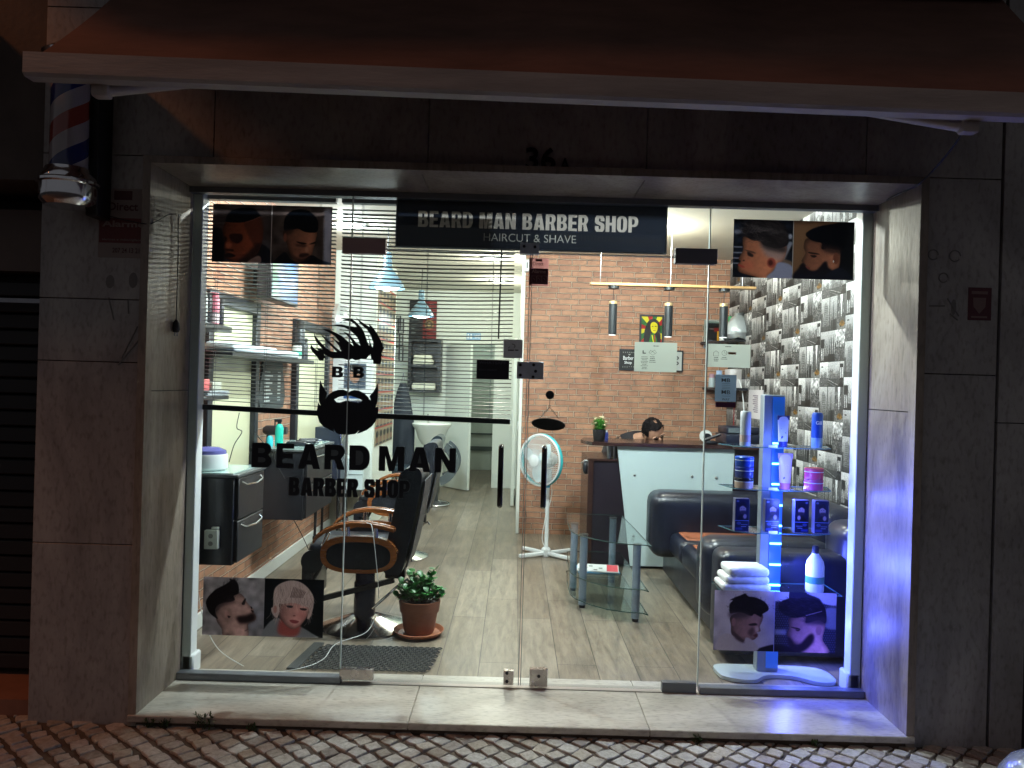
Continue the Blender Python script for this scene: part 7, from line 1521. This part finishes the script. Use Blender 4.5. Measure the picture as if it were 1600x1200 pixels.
def rubber_mat():
    mb = MB(); c = [(-1.06, D(3.87)), (-.41, D(3.86)), (-.40, D(4.25)), (-1.0, D(4.27))]; x0, x1, y0, y1 = -1.055, -.405, D(3.87), D(4.26); w, h = .034, .030
    nx, ny = int((x1-x0)/w), int((y1-y0)/h)
    for i in range(nx):
        for j in range(ny):
            cx_, cy_ = x0+(i+.5+.5*(j % 2))*w, y0+(j+.5)*h
            if cx_ > x1: continue
            mb.tube([(cx_+.0135*math.cos(a), cy_+.012*math.sin(a), .007) for a in np.linspace(0, math.tau, 9)[:-1]], .0034, 5, True)
            mb.box(cx_-.003+w/2, cx_+.003+w/2, cy_-.003, cy_+.003, .003, .010) if i < nx-1 else None
    mb.box(x0-.06, x0-.002, y0, y1, .001, .009, .003, 1)
    for v in mb.b.verts: v.co.x += (v.co.y-y0)*.10
    return solo('door_mat', mb, mat('black rubber', (.025, .028, .028), .6), 'black open honeycomb rubber mat behind the left door', 'mat')
rubber_mat()

# ================================================================== awning
aw = thing('awning', 'dark orange fabric awning with pale front bar above shop', 'awning', (0, -.4, 2.5))
aL, aR = -1.69, 2.05; yF = CAMY+2.6; zl, zr_ = 2.505, 2.455
def az(x): return zl+(zr_-zl)*(x-aL)/(aR-aL)
mb = MB(); B = mb.b; q = []
for x in (aL, aR):
    z = az(x); q.append([B.verts.new((x, yF+a, z+b)) for a, b in ((0, .045), (-.012, .04), (-.012, -.03), (0, -.04), (.05, -.04), (.06, .045))])
for k in range(6): B.faces.new((q[0][k], q[0][(k+1) % 6], q[1][(k+1) % 6], q[1][k]))
B.faces.new(q[0]); B.faces.new(q[1][::-1]); bmesh.ops.recalc_face_normals(B, faces=B.faces)
part('front_bar', mb, mat('dirty front bar paint', (.36, .31, .28), .55, var=.3, vscale=2.5, stretch=(.5, 1, 4), bump=.15), aw)
mb = MB(); B = mb.b; NX, NY = 90, 14; grid = []
for i in range(NX+1):
    row = []
    for j in range(NY+1):
        x = aL+.0+(aR-aL)*i/NX; f = j/NY; y = yF+.05+(0.0-yF-.05)*f; z = az(x)+.045+(3.21-az(x)-.045)*f
        z += -.035*math.sin(math.pi*f)+.010*math.sin(x*3.1+f*2)*math.sin(math.pi*f)+.004*math.sin(x*11)*math.sin(math.pi*f); row.append(B.verts.new((x, y, z)))
    grid.append(row)
for i in range(NX):
    for j in range(NY): B.faces.new((grid[i][j], grid[i+1][j], grid[i+1][j+1], grid[i][j+1]))
o = part('fabric', mb, mat('rust brown canvas', (.15, .075, .055), .85, bump=.3, bscale=12, var=.35, vscale=1.6, stretch=(1, 3, 1)), aw)
part('roller', MB().cyl((aL, -.07, 3.22), (aR, -.07, 3.22), .05, n=20), mat('off white painted bar', (.42, .36, .32), .5), aw)
for x0_, x1_ in ((S(158, 130, 2.66)[0], S(330, 140, 2.95)[0]), (S(1515, 192, 2.66)[0], S(1340, 182, 2.95)[0])):
    z = az(x0_)-.05
    a_ = part('folding_arm', MB().tube([(x0_, yF+.06, z), (x0_+(x1_-x0_)*.1, yF+.08, z+.004), (x1_, yF+.30, z+.13), (x0_+.1*(1 if x1_ > x0_ else -1), -.06, z+.55)], .022, 10), mat('off white painted bar', (.42, .36, .32), .5), aw)
    part('arm_joint', MB().box(x0_-.03, x0_+.03, yF+.045, yF+.09, z-.03, z+.03, .01, 2), mat('off white painted bar', (.42, .36, .32), .5), a_)
cable('black cable from the awning joint to the window corner', px3([(1508, 200, 2.9), (1490, 228, 3.05), (1462, 262, 3.2), (1432, 290, 3.29), (1405, 302, 3.42), (1378, 316, 3.68)]), .0035)

# ================================================================== barber pole
bp_x, _ = S(109, 200, 3.18); dp = 3.18
bp = thing('barber_pole', 'red, white and blue striped barber pole with chrome foot', 'barber pole', (bp_x, D(dp), S(109, 325, dp)[1]))
zb0, zb1, zb2 = S(109, 327, dp)[1], S(109, 268, dp)[1], S(109, 120, dp)[1]
def stripe_mat():
    m = bpy.data.materials.new('spiral stripes'); m.use_nodes = True; n, l = m.node_tree.nodes, m.node_tree.links; b = n['Principled BSDF']
    tc = n.new('ShaderNodeTexCoord'); sp = n.new('ShaderNodeSeparateXYZ'); l.new(tc.outputs['Object'], sp.inputs[0])
    at = n.new('ShaderNodeMath'); at.operation = 'ARCTAN2'; l.new(sp.outputs[1], at.inputs[0]); l.new(sp.outputs[0], at.inputs[1])
    k1 = n.new('ShaderNodeMath'); k1.operation = 'MULTIPLY'; k1.inputs[1].default_value = -1/math.tau; l.new(at.outputs[0], k1.inputs[0])
    k2 = n.new('ShaderNodeMath'); k2.operation = 'MULTIPLY_ADD'; k2.inputs[1].default_value = 1/.31; l.new(sp.outputs[2], k2.inputs[0]); l.new(k1.outputs[0], k2.inputs[2])
    k2b = n.new('ShaderNodeMath'); k2b.operation = 'ADD'; k2b.inputs[1].default_value = .33; l.new(k2.outputs[0], k2b.inputs[0])
    fr = n.new('ShaderNodeMath'); fr.operation = 'FRACT'; l.new(k2b.outputs[0], fr.inputs[0])
    rp = n.new('ShaderNodeValToRGB'); rp.color_ramp.interpolation = 'CONSTANT'; e = rp.color_ramp.elements
    e[0].position = 0; e[0].color = (.015, .025, .13, 1); e[1].position = .25; e[1].color = (.34, .31, .32, 1); x = e.new(.5); x.color = (.26, .05, .04, 1); x = e.new(.75); x.color = (.34, .31, .32, 1)
    l.new(fr.outputs[0], rp.inputs[0]); l.new(rp.outputs[0], b.inputs['Base Color']); b.inputs['Roughness'].default_value = .2; b.inputs['Coat Weight'].default_value = .6
    return m
part('striped_cylinder', MB().lathe([(.072, 0), (.072, zb2-zb1)], (0, 0, zb1-zb0), 40), stripe_mat(), bp, False)
ch_ = [(.03, .0), (.085, .004), (.105, .025), (.108, .045), (.108, .09), (.118, .095), (.118, .105), (.108, .112), (.106, .125), (.092, .14), (.085, .16), (.072, .165)]
part('chrome_foot', MB().lathe(ch_, (0, 0, 0), 48), chrome, bp, False)
part('chrome_cap', MB().lathe([(.075, zb2-zb0), (.11, zb2-zb0+.02), (.11, zb2-zb0+.08), (.06, zb2-zb0+.12), (.01, zb2-zb0+.13)], (0, 0, 0), 48), chrome, bp, False)
part('wall_bracket', MB().box(.05, .10, .04, -D(dp)+.0, -.02, zb2-zb0+.1, .004, 1), mat('black bracket metal', (.02, .02, .02), .5, .4), bp, False)
cable('thin cable from pole foot to the hanging plug', px3([(150, 330, 3.31), (180, 340, 3.31), (228, 350, 3.31), (244, 346, 3.36), (262, 336, 3.45), (275, 334, 3.5)]), .0022)
pg = thing('hanging_plug', 'black electric plug dangling on cord against left jamb', 'plug', (XL+.012, D(3.55), S(278, 522, 3.55)[1])); x_, z_ = S(279, 510, 3.6); xq = XL+.012
part('cord', MB().tube([(xq, D(3.56), S(279, 335, 3.56)[1]), (xq, D(3.57), S(281, 400, 3.57)[1]), (xq, D(3.57), S(279, 502, 3.57)[1])], .0022, 6), cb, pg); part('plug_body', MB().lathe([(.004, .045), (.014, .03), (.018, 0), (.012, -.012)], (xq, D(3.57), S(279, 515, 3.57)[1]), 14), cb, pg); part('pin', MB().cyl((xq-.004, D(3.565), S(279, 515, 3.57)[1]-.01), (xq-.004, D(3.565), S(279, 515, 3.57)[1]-.03), .0025, n=8).cyl((xq+.004, D(3.575), S(279, 515, 3.57)[1]-.01), (xq+.004, D(3.575), S(279, 515, 3.57)[1]-.03), .0025, n=8), steel, pg)

# pier stickers
def wall_flat(nm, u0, v0, u1, v1, m, label, cat):
    (xa, za), (xb, zb) = S(u0, v0, 3.33), S(u1, v1, 3.33); t = thing(nm, label, cat, ((xa+xb)/2, -.001, zb)); part('sheet', MB().box(xa, xb, -.0016, -.0006, zb, za), m, t, smooth=False); return t
t = wall_flat('alarm_notice', 156, 294, 231, 404, mat('faded beige notice', (.26, .21, .19), .6), 'beige and red alarm notice on marble pier below barber pole', 'notice')
mb = MB(); (xa, za), (xb, zb) = S(156, 340, 3.33), S(230, 381, 3.33); part('red_band', mb.box(xa, xb, -.002, -.0017, zb, za), mat('dull red band', (.13, .03, .03), .6), t)
mb = MB(); (xa, za), (xb, zb) = S(160, 344, 3.33), S(226, 356, 3.33); mb.text('Alarme', xa, xb, zb, za, -.0021, .03); (xa, za), (xb, zb) = S(160, 372, 3.33), S(226, 378, 3.33); mb.text('alarmes e videovigilancia', xa, xb, zb, za, -.0021, .01); part('pale_words', mb, mat('ink pale beige', (.26, .2, .18), .6), t)
mb = MB(); (xa, za), (xb, zb) = S(170, 316, 3.33), S(216, 330, 3.33); mb.text('Direct', xa, xb, zb, za, -.0021, .02); part('notice_title', mb, mat('ink 0.09 0.03 0.03', (.09, .03, .03), .6), t); mb = MB(); (xa, za), (xb, zb) = S(179, 298, 3.33), S(207, 313, 3.33); part('emblem', mb.box(xa, xb, -.002, -.0017, zb, za), mat('ink 0.09 0.03 0.03', (.09, .03, .03), .6), t); mb = MB(); (xa, za), (xb, zb) = S(176, 387, 3.33), S(218, 396, 3.33); mb.text('207 24 13 21', xa, xb, zb, za, -.0021, .01); ink(t, mb, (.09, .03, .03), 'phone_number')
t = wall_flat('shield_sticker', 1513, 449, 1548, 501, mat('dark maroon sticker', (.09, .02, .03), .6), 'dark maroon sticker with small shield on right marble pier', 'sticker')
sx_, sz_ = S(1530, 476, 3.33); mb = MB().prism([(sx_-.028, sz_+.03), (sx_+.028, sz_+.03), (sx_+.026, sz_-.01), (sx_, sz_-.04), (sx_-.026, sz_-.01)], -.0023, -.0017); mb.box(sx_-.035, sx_+.035, -.002, -.0017, sz_+.045, sz_+.058); mb.box(sx_-.035, sx_+.035, -.002, -.0017, sz_-.058, sz_-.05); part('shield_print', mb, mat('ink maroon light', (.20, .12, .11), .6), t)

# weeds in the joints
def weed(label, u, v, s, seedn):
    d = (CAMZ+.045)*1200/((v-600)-(u-805)*math.sin(R(ROLL))); x = S(u, v, d)[0]; p0 = Vector((x, min(D(d), -.035), -.05)); mb = MB(); B = mb.b; r = random.Random(seedn)
    for k in range(int(70*s)):
        a = r.uniform(0, 6.28); e = r.uniform(.3, 1.4); leaf(B, p0+Vector((r.uniform(-.03, .03)*s, r.uniform(-.01, .01), r.uniform(0, .05)*s)), Vector((math.cos(a)*math.cos(e), math.sin(a)*math.cos(e), math.sin(e))), r.uniform(.012, .028), r.uniform(.004, .009))
    solo('weed', mb, mat('dull weed green', (.05, .09, .03), .7, var=.3), label, 'weed', 'weeds along the sill')
weed('largest green weed tuft growing at left under the sill', 337, 1118, 1.2, 1); weed('low weed right of the largest tuft', 407, 1122, .5, 2); weed('low weed left of the largest tuft', 283, 1112, .6, 3); weed('weed between cobbles in the lower left', 235, 1134, .7, 4); weed('small weed under the sill at right', 1080, 1142, .6, 5); weed('tiny weed under the sill near the right corner', 1262, 1152, .4, 6)

# guessed grey dome for a mostly hidden object in the bottom right corner
db = thing('dome_shape', 'glossy grey dome guessed for a mostly hidden object, lower right', 'dome_shape', (S(1640, 1200, 2.55)[0], D(2.55), -.06)); bxx_ = S(1650, 1200, 2.6)[0]
part('post', MB().lathe([(.17, -.06), (.17, .08), (.168, .12), (.155, .17), (.125, .215), (.08, .245), (.02, .258)], (bxx_, D(2.62), 0), 40), mat('glossy grey blue paint', (.20, .22, .26), .25, coat=.5), db); part('base_ring', MB().lathe([(.19, -.06), (.19, -.02), (.172, -.01)], (bxx_, D(2.62), 0), 40), riser, db)

# ================================================================== the sodium street lamp whose light falls on the pavement (reflected in the pole's chrome)
sl = thing('street_lamp', 'tall sodium street lamp on the far kerb, behind the viewer', 'street lamp', (-6.5, -2.9, -.06))
part('pole', MB().cyl((0, 0, 0), (0, 0, 6.4), .07, .045, 16).tube([(0, 0, 6.35), (0, .3, 6.6), (0, .9, 6.65)], .03, 8), mat('grey galvanised', (.3, .31, .32), .5, .6), sl, False)
hd2 = part('lamp_head', MB().box(-.13, .13, .8, 1.3, 6.60, 6.72, .03, 2), mat('grey galvanised', (.3, .31, .32), .5, .6), sl, False)
part('lens', MB().box(-.1, .1, .86, 1.24, 6.585, 6.599), mat('sodium lens', (1, .5, .2), .4, emit=(1, .42, .12), es=30), hd2, False)
L = bpy.data.lights.new('sodium_light', 'SPOT'); L.energy = 380; L.color = (1, .30, .08); L.shadow_soft_size = .35; L.spot_size = R(150); L.spot_blend = .4
o = bpy.data.objects.new('sodium_light', L); COL.objects.link(o); o.parent = sl; o.location = (0, 1.05, 6.54); o.rotation_euler = (R(8), R(-40), 0)
